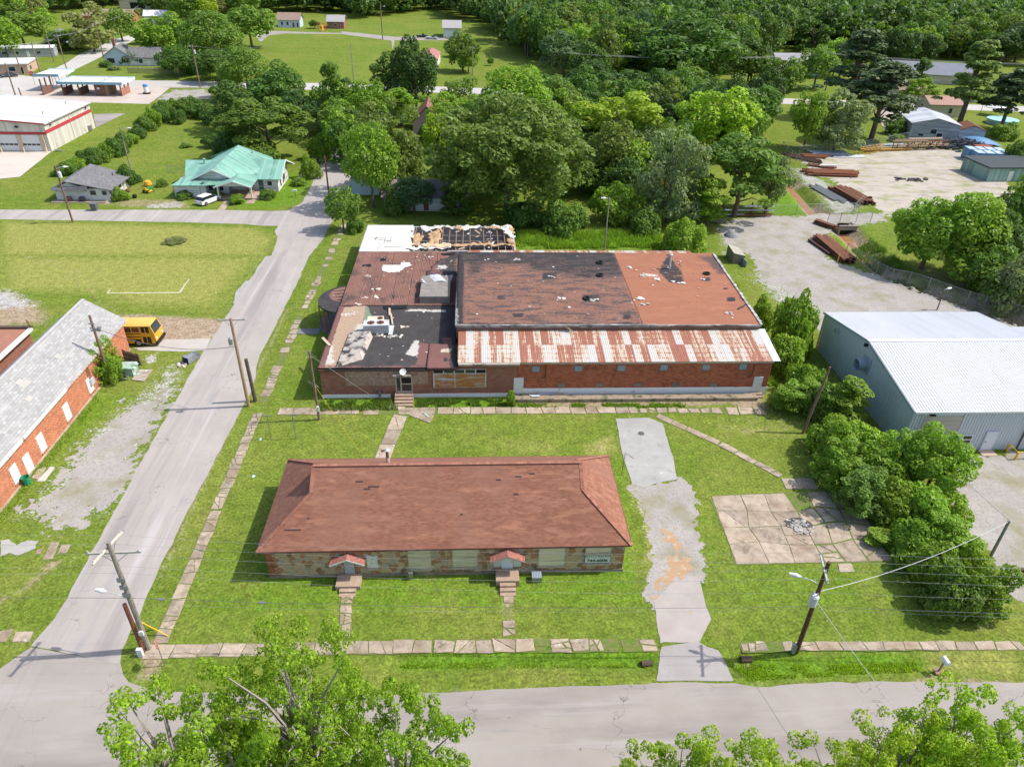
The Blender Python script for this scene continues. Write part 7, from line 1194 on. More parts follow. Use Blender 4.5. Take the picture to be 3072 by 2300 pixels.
# ---------------------------------------------------------------- steel stock
def stack(name,label,cat,c,l,n,rz,m,w=.28,gap=.05,h=.26,rows=1,jit=.2,base=True,z0=.15,group=None,piece='beam'):
    t=thing(name,label,cat,(*c,0),group,rz,local=True); rs=random.Random(int(c[0]*10)); tot=n*(w+gap); sh_={}
    for r in range(rows):
        for i in range(n-r):
            L_=l*rs.choice((1,.9,.95,.8)); k=(L_,)
            if k not in sh_:
                q=MB(); q.box(-L_/2,L_/2,-w/2,w/2,0,.03); q.box(-L_/2,L_/2,-.025,.025,.03,h-.03); q.box(-L_/2,L_/2,-w/2,w/2,h-.03,h); sh_[k]=q.mesh(piece,m)
            ob=link(piece,sh_[k],t); ob.location=(rs.uniform(-jit,jit),-tot/2+(i+.5+r*.5)*(w+gap),z0+r*(h+.01)); ob.rotation_euler=(0,0,rs.uniform(-.02,.02))
    if base:
        for x in (-l*.3,l*.3): q=MB(); q.box(x-.1,x+.1,-tot/2-.2,tot/2+.2,0,z0); q.build('timber_bearer',WOOD,t)
    return t
a=np.array((59.35,114.71)); b=np.array((59.67,103.13)); d=b-a; az=math.atan2(d[1],d[0]); c_=(a+b)/2
stack('beam_stack','long stack of rusty steel beams lying by the creek fence','steel stack',tuple(c_+np.array((-.1,.3))),np.hypot(*d)*1.0,7,az,RUST,.34,.05,.36,2,.5)
a=np.array((56.95,113.53)); b=np.array((57.86,107.19)); d=b-a; tt=thing('steel_beam','single dark rusty beam lying apart beside the long beam stack','beam',(*((a+b)/2),0)); q=MB(); q.bar((*a,.25),(*b,.25),.3,.3); q.build('beam',mat('dark_rust',(.09,.05,.04),rough=.8),tt)
p=(62.89,120.57); stack('beam_stack','short pile of rusty channels near the culvert','steel stack',p,4.6,4,-1.0,RUST,.28,.05,.28,2,.3); tag(MB().tube([(*(57.84,104.12),0),(*(57.84,104.12),1.6)],.07,8).build('yellow_post',YP),'short yellow post at the end of the long beam stack','post')
a=np.array((74.70,142.46)); b=np.array((76.08,132.34)); d=b-a; stack('beam_stack','rusty beam pile along the creek bank beside the oil drum','steel stack',tuple((a+b)/2),np.hypot(*d),8,math.atan2(d[1],d[0]),RUST,.35,.14,.38,2,1.0)
p=(73.58,139.91); stack('pipe_stack','grey steel tubes lying on the bank beside the rusty beam pile','steel stack',tuple(np.array(p)+np.array((-2.5,-.5))),11,7,math.atan2(d[1],d[0]),STEEL,.18,.18,.18,1,1.4,piece='tube')
p=(77.91,152.87); stack('beam_stack','rusty lattice pile jutting into the gravel yard beside the fence corner','steel stack',p,12,6,-.08,mat('orange_rust',(.30,.12,.06),(.2,.08,.045),1,rough=.9),.4,.3,.3,2,1.2); p=(78.27,158.22); stack('beam_stack','thin rusty sections behind the lattice pile','steel stack',p,6,4,-.55,RUST,.25,.2,.25,1,.8); p=(76.21,165.10); stack('beam_stack','dark bars lying just inside the slanting fence','steel stack',p,9,6,-.85,mat('dark_rust',(.09,.05,.04)),.25,.3,.25,1,1)
a=(76.70,156.60); b=(80.52,156.48); tt=thing('white_pipe','long white pipe laid on top of the rusty lattice pile','pipe',(*a,.9)); q=MB(); q.tube([(*a,.95),(*b,.95)],.16,10); q.build('pipe',WHITE,tt)
gy_=thing('steel_gantry','yellow steel gantry frame lying along the yard fence','frame',(*(96.10,171.93),0)); a=np.array((91.98,169.28)); b=np.array((99.39,172.77)); n=np.array((.25,.97))*1.8
for s,z in ((0,.1),(0,1.3),(1,.1),(1,1.3)): q=MB(); q.bar((*(a+n*s),z),(*(b+n*s),z),.14,.14); q.build('chord',mat('ochre_paint',(.55,.33,.07),(.45,.27,.08),1,rough=.7),gy_)
for i in range(8):
    p=a+(b-a)*i/7; q=MB(); q.bar((*p,.1),(*p,1.3),.1); q.build('upright',mat('ochre_paint',(.5,.3,.06)),gy_); q=MB(); q.bar((*p,1.3),(*(p+n),1.3),.1); q.build('crossbar',mat('ochre_paint',(.5,.3,.06)),gy_)
p=(101.14,173.54); stack('yellow_beams','yellow and white steel sections past the gantry frame','steel stack',p,14,3,.16,mat('ochre_paint',(.5,.3,.06)),.4,.3,.4,1,1.0); p=(101.19,176.00); stack('white_sections','white and teal sections stacked against the yard fence','steel stack',p,13,3,.15,mat('teal_white_paint',(.55,.58,.56),(.2,.36,.34),.4,rough=.7),.5,.3,.35,2,1.5); p=(105.02,177.33); stack('beam_stack','dark red beams stacked along the far yard fence','steel stack',p,9,3,.12,mat('dark_red_steel',(.2,.06,.045),rough=.8),.5,.2,.4,1,.6)
p=(83.94,168.98); stack('plate_stack','blue-grey steel plates stacked by the far fence','steel stack',p,9,4,.05,mat('blue_grey_plate',(.27,.30,.35),(.36,.38,.42),1,rough=.5),.8,.02,.5,1,.3); p=(79.74,166.54); stack('grate_stack','rusty red frames lying by the far fence','steel stack',p,6.5,5,-.05,mat('orange_rust',(.30,.12,.06)),.3,.3,.4,1,.3)
p=(88.35,167.52); tag(sheet('white_sheet',[(p[0]-4,p[1]-1.2),(p[0]+4,p[1]-.6),(p[0]+4.4,p[1]+1.4),(p[0]-3,p[1]+1.2)],.12,mat('pale_sheet_metal',(.6,.63,.66),(.5,.53,.56),1,rough=.5),.1,kind=None,thick=.1),'pale sheet metal lying flat by the far fence','sheet metal')
rk=0
for lb,p,n,mm in (('rack of salvaged trusses nearest the grey shed',(107.08,174.50),7,RUST),('rack of pale timbers and steel legs beside the trusses',(111.90,176.88),6,mat('pale_timber',(.55,.44,.32))),('small rusty crate frame at the end of the rack row',(114.31,175.51),4,mat('orange_rust',(.30,.12,.06)))):
    t=thing('storage_rack',lb,'rack',(*p,0),local=True,rz=.1); W_=4.2 if n>4 else 2.6
    for x in np.linspace(-W_,W_,4):
        for y in (-.8,.8): q=MB(); q.bar((x,y,0),(x,y,1.9),.13); q.build('leg',RUST,t)
        q=MB(); q.bar((x-.6,-.8,.1),(x+.6,-.8,1.7),.1); q.build('brace',RUST,t)
    for i in range(n): q=MB(); z=1.0+.14*i if i<3 else 1.9+.12*(i-3); q.bar((-W_-.4+random.uniform(-.5,.5),-.7+.25*i,z),(W_+.4,-.7+.25*i,z+random.uniform(-.1,.1)),.22,.12); q.build('length',mm if i%2 else mat('pale_timber',(.55,.44,.32)),t)
t=thing('salvage_pile','dark heap of plastic and tubes at the back of the yard','scrap heap',(*(121.27,177.26),0)); q=MB(); rs=random.Random(12); c=(122.13,178.03)
for k in range(150): a=rs.uniform(0,2*PI); r=abs(rs.gauss(0,1)); p=(c[0]+math.cos(a)*r*4.2,c[1]+math.sin(a)*r*2.6); z=max(0,1.7-r*.9); s=rs.uniform(.3,.8); q.bar((p[0]-s,p[1],z),(p[0]+s,p[1]+rs.uniform(-.6,.6),z+rs.uniform(0,.5)),rs.uniform(.25,.6))
q.build('scrap',mat('black_scrap',(.02,.022,.026),(.14,.15,.18),1.2,rough=.4,rnd=.4),t,'stuff')
for i in range(9): a=np.array((117.62,177.85))+np.array((i*.55,0)); q=MB(); q.tube([(*a,.3+.1*(i%3)),(a[0]+7,a[1]-3.5+i*.4,.5+.1*(i%2))],.16,6); tag(q.build('grey_tube',mat('blue_grey_plate',(.27,.30,.35))),'blue-grey tube fanned out beside the dark salvage heap','pipe','tubes fanned out by the salvage heap')
BLUEC=mat('blue_container',(.10,.24,.42),(.16,.32,.50),.5,[((.45,.5,.52),1.2,.66,.06)],rough=.5)
a=np.array((115.57,162.32)); 
for r in range(2):
    for c_ in range(4):
        p=a+np.array((1.6+c_*2.1,1.2+r*3.4-c_*.3)); t=thing('blue_crate','blue steel crate in the double row by the green container','crate',(*p,0),'blue crates in the yard',local=True,rz=-.15); q=MB(); q.box(-.95,.95,-1.55,1.55,0,2.5); q.build('crate',BLUEC,t); q=MB()
        for z in (.3,1.1,1.9): q.box(-1.0,1.0,-1.6,-1.55,z,z+.14); 
        for x in (-.9,0,.8): q.box(x,x+.1,-1.62,-1.58,0,2.5)
        q.build('frame',mat('pale_blue_frame',(.25,.42,.58),rough=.5),t); q=MB(); q.box(-.85,.85,-1.45,1.45,2.5,2.56); q.build('lid',mat('pale_crate_lid',(.34,.45,.56),(.5,.55,.58),1,rough=.6),t)
tp=thing('blue_tarpaulin','blue tarpaulin draped over a pile behind the salvage heap','tarpaulin',(*(128.16,181.32),0)); p=(128.64,182.11); X,Y=np.meshgrid(np.linspace(-4.5,4.5,16),np.linspace(-2.6,2.6,10),indexing='ij'); Zt=1.4*np.clip(1-(X/4.8)**2,0,1)*np.clip(1-(Y/3)**2,0,1)+.15+.25*fbm(X+9,Y+9); i,j=np.meshgrid(np.arange(15),np.arange(9),indexing='ij'); a_=(i*10+j).ravel(); link('cover',np_mesh('cover',np.stack([X,Y-.5*X*.6,Zt],-1).reshape(-1,3),np.stack([a_,a_+10,a_+11,a_+1],1),mat('blue_tarp',(.09,.22,.40),(.13,.28,.46),1,rough=.5)),tp)
p=(125.35,174.50); tag(MB().box(p[0]-2,p[0]+2,p[1]-1,p[1]+1,.1,1.2).build('red_crate',mat('red_brown_crate',(.28,.08,.05),rough=.8)),'red-brown crate below the blue tarpaulin','crate')
p=(123.38,169.77); stack('white_boards','white and red boards piled behind the blue crates','lumber stack',p,6,4,-.4,mat('white_red_board',(.6,.58,.55),(.4,.12,.08),.6,rough=.8),.5,.2,.4,2,.6); p=(125.47,168.20); stack('timber_heap','brown timber heap beside the white pickup','lumber stack',p,6,4,.5,mat('brown_timber',(.24,.13,.08),rough=.9),.4,.2,.5,2,.8)
car('white pickup parked behind the blue crates',(122.98,162.57),.0,(.68,.69,.71),5.4,2,1.8,'pickup')
gc=thing('green_container','long pale green steel container shed at the right edge of the yard','container',(118,155,0),local=True,rz=.05); GC=mat('green_steel',(.24,.36,.31),(.29,.41,.36),.5,rough=.5,tex=('stack',.4,400,(.17,.27,.23),.04)); q=MB(); q.box(-8,14,-6,3,0,2.8); q.build('body',GC,gc); q=MB(); q.box(-8.3,14.3,-6.3,3.3,2.8,3.05); q.build('roof',mat('dark_roof',(.05,.06,.06),rough=.6),gc); q=MB(); q.box(-3.4,-2.4,-6.08,-6,.05,2.2); q.build('door',WHITE,gc); q=MB(); q.box(-8.05,-8,-5,-1,.1,2.6); q.build('double_door',mat('green_door',(.3,.42,.36)),gc)
t=thing('oil_drum','rusty oil drum beside the beam pile on the creek bank','drum',(*(77.35,134.02),0)); p=(77.35,134.02); q=MB(); q.lathe((*p,0),[(.42,0),(.42,.45),(.45,.47),(.42,.5),(.42,1.15),(.36,1.15),(.36,1.0),(0,1.0)],14); q.build('drum',RUST,t)
# rack of long steel along the tree line, boundary sheets, small hut
rk=thing('steel_rack','cantilever rack of long steel bars under the mimosa trees','rack',(*(49.82,126.11),0)); xs=[(45.60,126.04),(48.23,126.08),(51.05,126.13),(53.69,126.17)]
for i,p in enumerate(xs):
    q=MB(); q.box(p[0]-.12,p[0]+.12,p[1]-.1,p[1]+.1,0,2.4); q.build('upright',RUST,rk)
    for z in (.25,1.0,1.8): q=MB(); q.box(p[0]-.08,p[0]+.08,p[1]-1.1,p[1]+.1,z,z+.12); q.build('arm',RUST,rk)
for x0_,x1_,z,k,m in ((0,1,.4,3,STEEL),(2,3,.4,4,RUST),(2,3,1.95,3,ALU),(0,3,1.15,2,ALU),(2,3,1.15,2,STEEL)):
    for i in range(k): a,b=xs[x0_],xs[x1_]; q=MB(); q.tube([(a[0]-1.3-.3*i,a[1]-.2-.28*i,z),(b[0]+1.6-.2*i,b[1]-.2-.28*i,z)],.08,6); q.build('bar',m,rk)
p=(43.48,123.21); stack('beam_stack','pale steel offcuts under the bushes at the corner of the gravel','steel stack',p,5,5,-.9,mat('pale_steel',(.45,.42,.39),(.3,.22,.17),1,rough=.7),.2,.25,.2,1,.4)
dg=thing('drab_bin','large olive drab steel hut with a sloping lid at the property corner','bin',(*(42.58,103.84),0)); a=(41.93,105.84); p=(42.59,103.64); q=MB(); cx0,cy0=p[0]-1.0,p[1]; q.hexa([(cx0-.9,cy0,0),(cx0+.95,cy0,0),(cx0+.95,cy0+3.4,0),(cx0-.9,cy0+3.4,0),(cx0-.9,cy0,1.7),(cx0+.95,cy0,1.25),(cx0+.95,cy0+3.4,1.25),(cx0-.9,cy0+3.4,1.9)]); q.build('body',mat('olive_drab',(.17,.16,.11),(.2,.19,.13),1,rough=.7),dg); q=MB(); q.hexa([(cx0-.95,cy0-.05,1.72),(cx0+1,cy0-.05,1.27),(cx0+1,cy0+3.45,1.27),(cx0-.95,cy0+3.45,1.92),(cx0-.95,cy0-.05,1.78),(cx0+1,cy0-.05,1.33),(cx0+1,cy0+3.45,1.33),(cx0-.95,cy0+3.45,1.98)]); q.build('lid',mat('pale_olive_lid',(.33,.31,.24),(.38,.36,.28),1,rough=.7),dg)
t=thing('leaning_panels','dark metal panels leaning along the property corner beside the olive hut','panels',(*(42.06,104.23),0)); a=(42.13,107.08); b=(42.36,102.19); q=MB(); q.bar((*a,.5),(*b,.5),.1,1.0); q.build('panel',mat('blue_grey_plate',(.27,.30,.35)),t)
q=MB(); p=(44.26,115.71); q.lathe((*p,0),[(1.3,0),(1.0,.4),(.5,.8),(.1,.95)],12); tag(q.build('gravel_heap',mat('dark_gravel',(.2,.2,.2),(.28,.28,.28),2,rough=.95,bump=.6)),'small dark gravel heap on the pale yard','gravel heap')
t=thing('ash_patch','black burnt debris lying in the middle of the tan yard','debris',(*(94.10,149.37),0)); q=MB(); c=(94.10,149.37)
for k in range(40): shard(q,c[0]+rs.gauss(0,1.9),c[1]+rs.gauss(0,.7),.0,rs.uniform(.3,.7),rs,.4)
q.build('ash',mat('black_ash',(.025,.022,.02),(.1,.08,.07),2,rough=.9,rnd=.3),t,'stuff')
po=thing('swimming_pool','round above-ground pool with turquoise rim on the back lawn','pool',(149.5,204,0)); q=MB(); q.tube([(149.5,204,0),(149.5,204,1.3)],3.9,24,cap=False); q.build('wall',mat('pool_wall',(.32,.55,.58),(.5,.62,.62),1,rough=.5),po); q=MB(); q.lathe((149.5,204,1.28),[(4.05,0),(4.05,.06),(3.75,.06)],24); q.build('water',mat('pool_water',(.25,.55,.62),rough=.1),po)
cp=thing('canopy_tent','white pop-up canopy beside the pool','canopy',(154,215,0)); q=MB(); q.lathe((154,215,2.3),[(3.6,0),(3.5,.15),(.1,1.3),(0,1.3)],4); q.build('cover',WHITE,cp)
for a in ((-2.4,-2.4),(2.4,-2.4),(-2.4,2.4),(2.4,2.4)): q=MB(); q.tube([(154+a[0],215+a[1],0),(154+a[0],215+a[1],2.3)],.06,6); q.build('leg',STEEL,cp)
t=thing('open_shed','dark open-fronted shed with blue barrels next to the white canopy','shed',(148,222,0)); q=MB(); q.box(142,150,223,224,0,2.8); q.box(142,142.3,219,224,0,2.8); q.build('wall',DARKIN,t); q=MB(); q.box(141.5,150.5,218.5,224.5,2.8,3.0); q.build('roof',mat('dark_roof',(.05,.06,.06)),t); q=MB(); q.lathe((146.6,219.6,0),[(1.0,0),(1.0,2.2),(0,2.3)],12); q.build('barrel',mat('blue_barrel',(.04,.16,.45)),t)
sheet('back_lane',[(108,186),(112,184),(122,206),(128,225),(122,226),(115,206)],.012,mat('tan_gravel',(.44,.39,.33)),.3,1.5)

# ---------------------------------------------------------------- utility poles and wires
INS=mat('insulator',(.5,.5,.5),rough=.3); WIREM=mat('wire_grey',(.30,.31,.31),rough=.5,metal=.3); WIRED=mat('wire_dark',(.13,.13,.13),rough=.6); ARM=mat('crossarm_wood',(.46,.44,.40),(.38,.36,.33),2,rough=.9)
def pole(label,p,h,m=POLEW,r=.15,arms=(),lamp=None,xfmr=None,lean=(0,0),bits=True,extras=None):
    t=thing('utility_pole',label,'utility pole',(*p,0)); top=np.array((p[0]+lean[0],p[1]+lean[1],h)); q=MB(); q.tube([(*p,0),tuple((np.array((*p,0))+top)/2),tuple(top)],[r,r*.9,r*.72],10); q.build('pole',m,t); at=lambda z:np.array((p[0]+lean[0]*z/h,p[1]+lean[1]*z/h,z))
    for z,l,ang,off,am in arms:
        d=np.array((math.cos(ang),math.sin(ang),0)); c=at(z)+np.array((-d[1],d[0],0))*r; q=MB(); q.bar(c-d*(l/2-off),c+d*(l/2+off),.11,.13); a=q.build('crossarm',am,t)
        for s in (-l/2+off+.12,-l/6+off,l/2+off-.12): q=MB(); e=c+d*s; q.tube([e+np.array((0,0,.06)),e+np.array((0,0,.26))],[.05,.035],6); q.build('insulator',INS,a)
        q=MB(); q.bar(c-d*l*.28,at(z-.7),.03); q.bar(c+d*l*.28,at(z-.7),.03); q.build('brace',STEEL,a)
    if lamp:
        z,ang,l=lamp; d=np.array((math.cos(ang),math.sin(ang),0)); q=MB(); q.tube([at(z),at(z)+d*l*.5+np.array((0,0,.25)),at(z)+d*l+np.array((0,0,.3))],.035,6); a=q.build('lamp_arm',ALU,t); e=at(z)+d*l+np.array((0,0,.3)); q=MB(); q.tube([e,e+d*.3,e+d*.8],[.06,.17,.1],10); q.build('lamp_head',mat('lamp_white',(.75,.75,.74),rough=.4),a)
    if xfmr:
        z,ang=xfmr; d=np.array((math.cos(ang),math.sin(ang),0)); c=at(z)+d*.45; q=MB(); q.lathe(tuple(c),[(.24,0),(.28,.08),(.28,.85),(.3,.88),(.2,1.0),(0,1.05)],14); x_=q.build('transformer',mat('transformer_grey',(.58,.62,.64),(.5,.54,.56),1,rough=.4),t)
        for k in (-1,1): q=MB(); e=c+np.array((-d[1],d[0],0))*.12*k; q.tube([e+np.array((0,0,1.0)),e+np.array((0,0,1.28))],[.05,.03],6); q.build('bushing',INS,x_)
    if extras: extras(t,at)
    return t,at
def wire(label,pts,sag=.6,r=.008,m=WIREM,name='power_line',cat='wire',group=None):
    P_=[]
    for a,b in zip(pts[:-1],pts[1:]):
        a=np.array(a,float);b=np.array(b,float); n=14
        for i in range(n+(b is pts[-1])): t=i/n; p=a+(b-a)*t; p[2]-=sag*4*t*(1-t); P_.append(tuple(p))
    P_.append(tuple(pts[-1])); q=MB(); q.tube(P_,r,5); o=q.build(name,m); tag(o,label,cat,group); return o
def cutouts(t,at):
    for k,z in enumerate((7.0,6.3,5.6)): q=MB(); q.box(at(z)[0]-.25,at(z)[0]+.25,at(z)[1]-.2,at(z)[1]-.1,z,z+.35); q.build('fitting',STEEL,t)
# corner pole, stub and guards (front left)
PA=(-23.30,34.17); tA,aA=pole('tall weathered corner pole with two crossed arms at the front left junction',PA,10.5,mat('grey_pole_wood',(.30,.27,.23),(.23,.2,.17),2,[((.15,.13,.11),4,.62,.08,(3,3,.4))],rough=.9,bump=.4),.19,[(9.35,3.4,0.03,0,ARM),(9.95,2.9,1.35,.0,mat('pale_crossarm',(.62,.56,.46),(.55,.5,.41),2,rough=.9))],(5.2,PI-.25,1.7),extras=lambda t,at:(cutouts(t,at),MB().box(PA[0]-.12,PA[0]+.2,PA[1]-.32,PA[1]-.18,1.8,2.2).build('meter_box',WHITE,t)))
q=MB(); PB=(-23.61,33.99); q.tube([(*PB,0),(PB[0]-.05,PB[1],4.9)],[.17,.14],10); tag(q.build('pole_stub',mat('brown_stub_wood',(.22,.085,.05),(.16,.06,.04),2,rough=.85,bump=.3)),'short reddish brown pole stub beside the tall corner pole','pole')
q=MB(); p=(-23.62,33.60); q.box(p[0]-.18,p[0]+.18,p[1]-.12,p[1]+.12,0,.75); tag(q.build('cable_pedestal',WHITE),'white cable box at the foot of the brown pole stub','cable box')
gw_=thing('guy_guard','orange and yellow guy wire guards beside the corner pole','guy wire guard',(*(-23.53,35.85),0)); a=(-23.53,35.85); e=(-24.19,36.62,1.20); q=MB(); q.tube([(*a,0),(a[0]-.6,a[1]-.3,1.25)],.05,6); q.build('post',mat('orange_plastic',(.6,.2,.03),rough=.5),gw_); b=(-22.31,35.20); q=MB(); q.tube([(a[0]-.6,a[1]-.3,1.25),(*b,.05)],.045,6); q.build('guard',YP,gw_)
ss=thing('sign_post','red and white street sign on a thin post seen edge-on near the corner','sign',(*(-21.69,32.73),0)); p=(-21.69,32.73); q=MB(); q.tube([(*p,0),(*p,2.6)],.035,6); q.build('post',STEEL,ss); q=MB(); q.lathe((0,0,0),[(.38,-.01),(.38,.01)],8); 
d_=q.mesh('sign_face',mat('stop_red',(.42,.03,.03),(.5,.3,.3),3,rough=.5)); o_=link('sign_face',d_,ss); o_.location=(0,0,2.35); o_.rotation_euler=(PI/2,0,PI/2+.25)
# right pole with transformer
PC=(23.23,32.46); tC,aC=pole('dark creosote pole with white transformer, lamp and one crossarm by the driveway',PC,9.2,POLED,.18,[(8.6,2.7,1.35,0,ARM)],(7.0,PI*.87,1.3),(5.4,-2.4),extras=lambda t,at:MB().box(PC[0]-.4,PC[0]-.15,PC[1]-.15,PC[1]+.1,0,.9).build('meter_box',STEEL,t))
PD=(43.36,41.20); q=MB(); dd=4.22; q.tube([(*PD,0),(PD[0],PD[1],dd)],[.13,.11],10); tag(q.build('utility_pole',mat('grey_pole_wood',(.30,.27,.23))),'plain grey pole on the gravel lot at the right edge','utility pole')
# poles along the street
PE=(-24.16,64.81); tE,aE=pole('tall tan pole with a crossarm and tangled fittings beside the street',PE,10.6,mat('tan_pole_wood',(.38,.26,.15),(.30,.20,.12),2,[((.2,.13,.08),4,.64,.08,(3,3,.4))],rough=.9,bump=.4),.18,[(10.3,2.7,.05,0,ARM)],None,None,extras=lambda t,at:[MB().lathe(tuple(at(z)+np.array(v)),[(.2,0),(.2,.5),(.1,.6)],8).build('transformer',STEEL,t) for z,v in ((7.6,(-.5,0,0)),(8.0,(-.3,-.4,0)))])
q=MB(); PF=(-23.71,65.78); q.tube([(*PF,0),(PF[0]-.1,PF[1],5.3)],[.2,.18],10); tag(q.build('pole_stub',mat('dark_stub_wood',(.13,.10,.07),(.09,.07,.05),2,rough=.9,bump=.4)),'thick dark pole stub standing next to the tan street pole','pole')
PG=(-16.26,62.25); tG,aG=pole('thin dark pole wrapped in loose wires at the corner of the derelict building',PG,8.3,mat('brown_pole_wood',(.16,.09,.06),(.22,.15,.11),2,[((.4,.38,.35),3,.66,.06,(4,4,.5))],rough=.9,bump=.4),.14,extras=lambda t,at:([MB().tube([at(z)+np.array((random.uniform(-.6,.6),random.uniform(-.3,.3),random.uniform(-.5,.5))) for _ in range(5)],.014,4).build('loose_wire',WIREM,t) for z in (8,7.9,4.6,4.3)],MB().box(PG[0]-.05,PG[0]+.2,PG[1]-.3,PG[1]-.14,1.2,1.8).build('meter_box',WHITE,t)))
PH=(-40.52,69.73); tH,aH=pole('dark pole with vines at the foot beside the brick hall roof',PH,8.4,mat('brown_pole_wood',(.16,.09,.06)),.17,extras=lambda t,at:[MB().box(at(z)[0]-.3,at(z)[0]+.3,at(z)[1]-.2,at(z)[1]-.1,z,z+.12).build('fitting',STEEL,t) for z in (6.9,7.4,6.6)])
PI1=(-67.86,120.77); pole('brown pole with transformer and lamp at the cross street',PI1,9.6,mat('brown_pole_wood',(.16,.09,.06)),.17,(),(9.0,.2,1.0),(7.6,-.4)); PI2=(-70.33,151.76); pole('slim grey pole with a street lamp behind the white bungalow',PI2,8.6,mat('grey_pole_wood',(.30,.27,.23)),.13,(),(8.0,0,1.3)); PI3=(-26.10,129.49); pole('reddish brown pole at the street corner by the leafy bush',PI3,9.2,mat('brown_stub_wood',(.22,.085,.05)),.16); PI4=(-83.52,239.09); pole('brown pole with a crossarm and transformer beyond the car wash',PI4,12.2,POLEW,.2,[(11.6,2.6,.1,0,ARM)],None,(9.6,-.2))
PR=(34.26,58.94); pt_=(35.52,59.78,7.60); pole('leaning dark pole half swallowed by the hedge bushes',PR,7.6,mat('brown_pole_wood',(.16,.09,.06)),.15,lean=(pt_[0]-PR[0],pt_[1]-PR[1])); PS=(21.22,109.11); pole('grey pole with a lamp behind the derelict building',PS,8.7,mat('grey_pole_wood',(.30,.27,.23)),.13,(),(8.3,PI,.5))
PT=(0.07,268.15); pole('thin pale pole with double top fittings on the lawn by the tin shed',PT,9.4,mat('grey_pole_wood',(.30,.27,.23)),.2,[(8.8,1.4,.2,0,ARM)]); PU=(-39.93,355.47); pole('brown pole at the bend of the far lane',PU,15,POLEW,.25,(),(13,0,1.2)); PV=(-39.17,255.94); pole('thin grey pole standing on the big lawn beside the slim tree',PV,11,mat('grey_pole_wood',(.30,.27,.23)),.14); PW=(161.41,284.31); pole('pole with twin transformers behind the tall dark pines',(118,250),11,POLEW,.22,[(10.4,2.4,.1,0,ARM)],None,(8.8,-1)); pole('short lamp pole behind the white workshop roof',(64.86,87.46),3.0,mat('brown_pole_wood',(.16,.09,.06)),.09,(),(2.9,.3,.4))
for lb,b,h in (('thickest pole standing by the car wash and diagonal road',(-134.95,264.60),11.2),('pole with white transformer cans left of the car wash',(-141.45,260.28),9.1),('tall pole where the diagonal road climbs',(-134.51,291.95),11.8),('distant pole by the willowy tree on the diagonal road',(-152.39,343.76),9.6),('slim pole between the shop cars and the road',(-144.96,255.64),7.6),('slim pole in front of the mobile home',(-147.74,282.60),8.8),('pole at the left forecourt edge by the highway',(-128.90,221.02),9.0),('farthest pole at the crest of the diagonal road',(-150.17,370.68),9.6)):
    pole(lb,b,h,POLEW,.2,[(h-.6,2.2,.4,0,ARM)] if h>9 else ())
q=MB(); p=(-127.64,221.65); q.tube([(*p,0),(p[0]-.2,p[1],2.5)],.16,8); tag(q.build('bollard',mat('dark_stub_wood',(.13,.10,.07))),'dark short post at the forecourt edge by the highway','post')
st=thing('stop_sign','red stop sign at the mouth of the diagonal road seen past the car wash','stop sign',(*(-133.10,239.96),0)); p=(-133.10,239.96); q=MB(); q.tube([(*p,0),(*p,3.6)],.07,6); q.build('post',STEEL,st); q=MB(); q.lathe((0,0,0),[(.75,-.02),(.75,.02)],8); o_=link('sign_face',q.mesh('sign_face',mat('stop_face_red',(.5,.03,.03),rough=.5)),st); o_.location=(0,-.1,3.2); o_.rotation_euler=(PI/2,0,.3); l_=lettering('lettering','STOP',(p[0],p[1]-.14,3.2),.55,WHITE,st,(PI/2,0,.3))
# clothes-line posts
for lb,a in (('grey steel clothes-line post nearer the street',(-20.45,58.97)),('grey steel clothes-line post nearer the lawn walk',(-17.98,58.93))):
    t=thing('clothesline_post',lb,'post',(*a,0)); q=MB(); q.tube([(*a,0),(a[0],a[1],2.9)],.045,8); q.build('post',STEEL,t); q=MB(); q.bar((a[0]-.5,a[1],2.85),(a[0]+.5,a[1],2.85),.05); q.build('crossbar',STEEL,t)
q=MB(); p=(12.86,55.44); t=thing('bent_pipe','thin bent rusty pipe standing behind the red roof corner','pipe',(14.0,52.6,0)); q.tube([(14.0,52.6,0),(14.1,52.7,2.6),(14.9,52.5,2.1)],.03,6); q.build('pipe',RUST,t)
# street-side line of wires in front of the stone house
for k,(y,z,lb) in enumerate(((1.25,9.75,'topmost power wire crossing in front of the stone house'),(.45,9.75,'second power wire from the top in front of the stone house'),(-.35,9.75,'third power wire from the top in front of the stone house'),(-1.2,9.6,'fourth power wire from the top in front of the stone house'),(0,7.6,'fifth power wire, just above the telephone cable'))):
    a=aA(z)+np.array((.1,y,.1)); c=aC(8.8 if k<4 else 6.2)+np.array((0,y*.95,.1)); e=np.array((75,30+y,9.4 if k<4 else 7)); z_=a+np.array((-60,3+y,0)); wire(lb,[z_,a,c,e],.75,.007)
wire('dark telephone cable slung low between the two front poles',[(-80,37,6),aA(5.3),aC(4.9),(75,29.8,5)],.5,.014,WIRED); wire('second thin telephone wire below the dark cable',[aA(4.7),aC(4.6),(75,29.6,4.6)],.5,.006,WIREM)
sp=aA(5.25)+(aC(4.9)-aA(5.25))*.03; 
for i,(f,lb) in enumerate(((.045,'grey splice case on the dark telephone cable nearest the corner pole'),(.19,'grey splice case on the dark telephone cable over the lawn'))): p=aA(5.3)+(aC(4.9)-aA(5.3))*f; p[2]-=.5*4*f*(1-f); q=MB(); q.tube([p-np.array((.22,0,0)),p+np.array((.22,0,0))],.08,8); tag(q.build('splice_case',STEEL),lb,'cable splice')
wire('service cable from the transformer pole to the grey pole on the gravel',[aC(6.4),(PD[0],PD[1],dd-.1)],.9,.02,mat('pale_cable',(.55,.56,.54),rough=.6)); wire('service cable swooping from the transformer pole towards the camera',[aC(5.6),(26.5,17,6)],.5,.016,mat('pale_cable',(.55,.56,.54)))
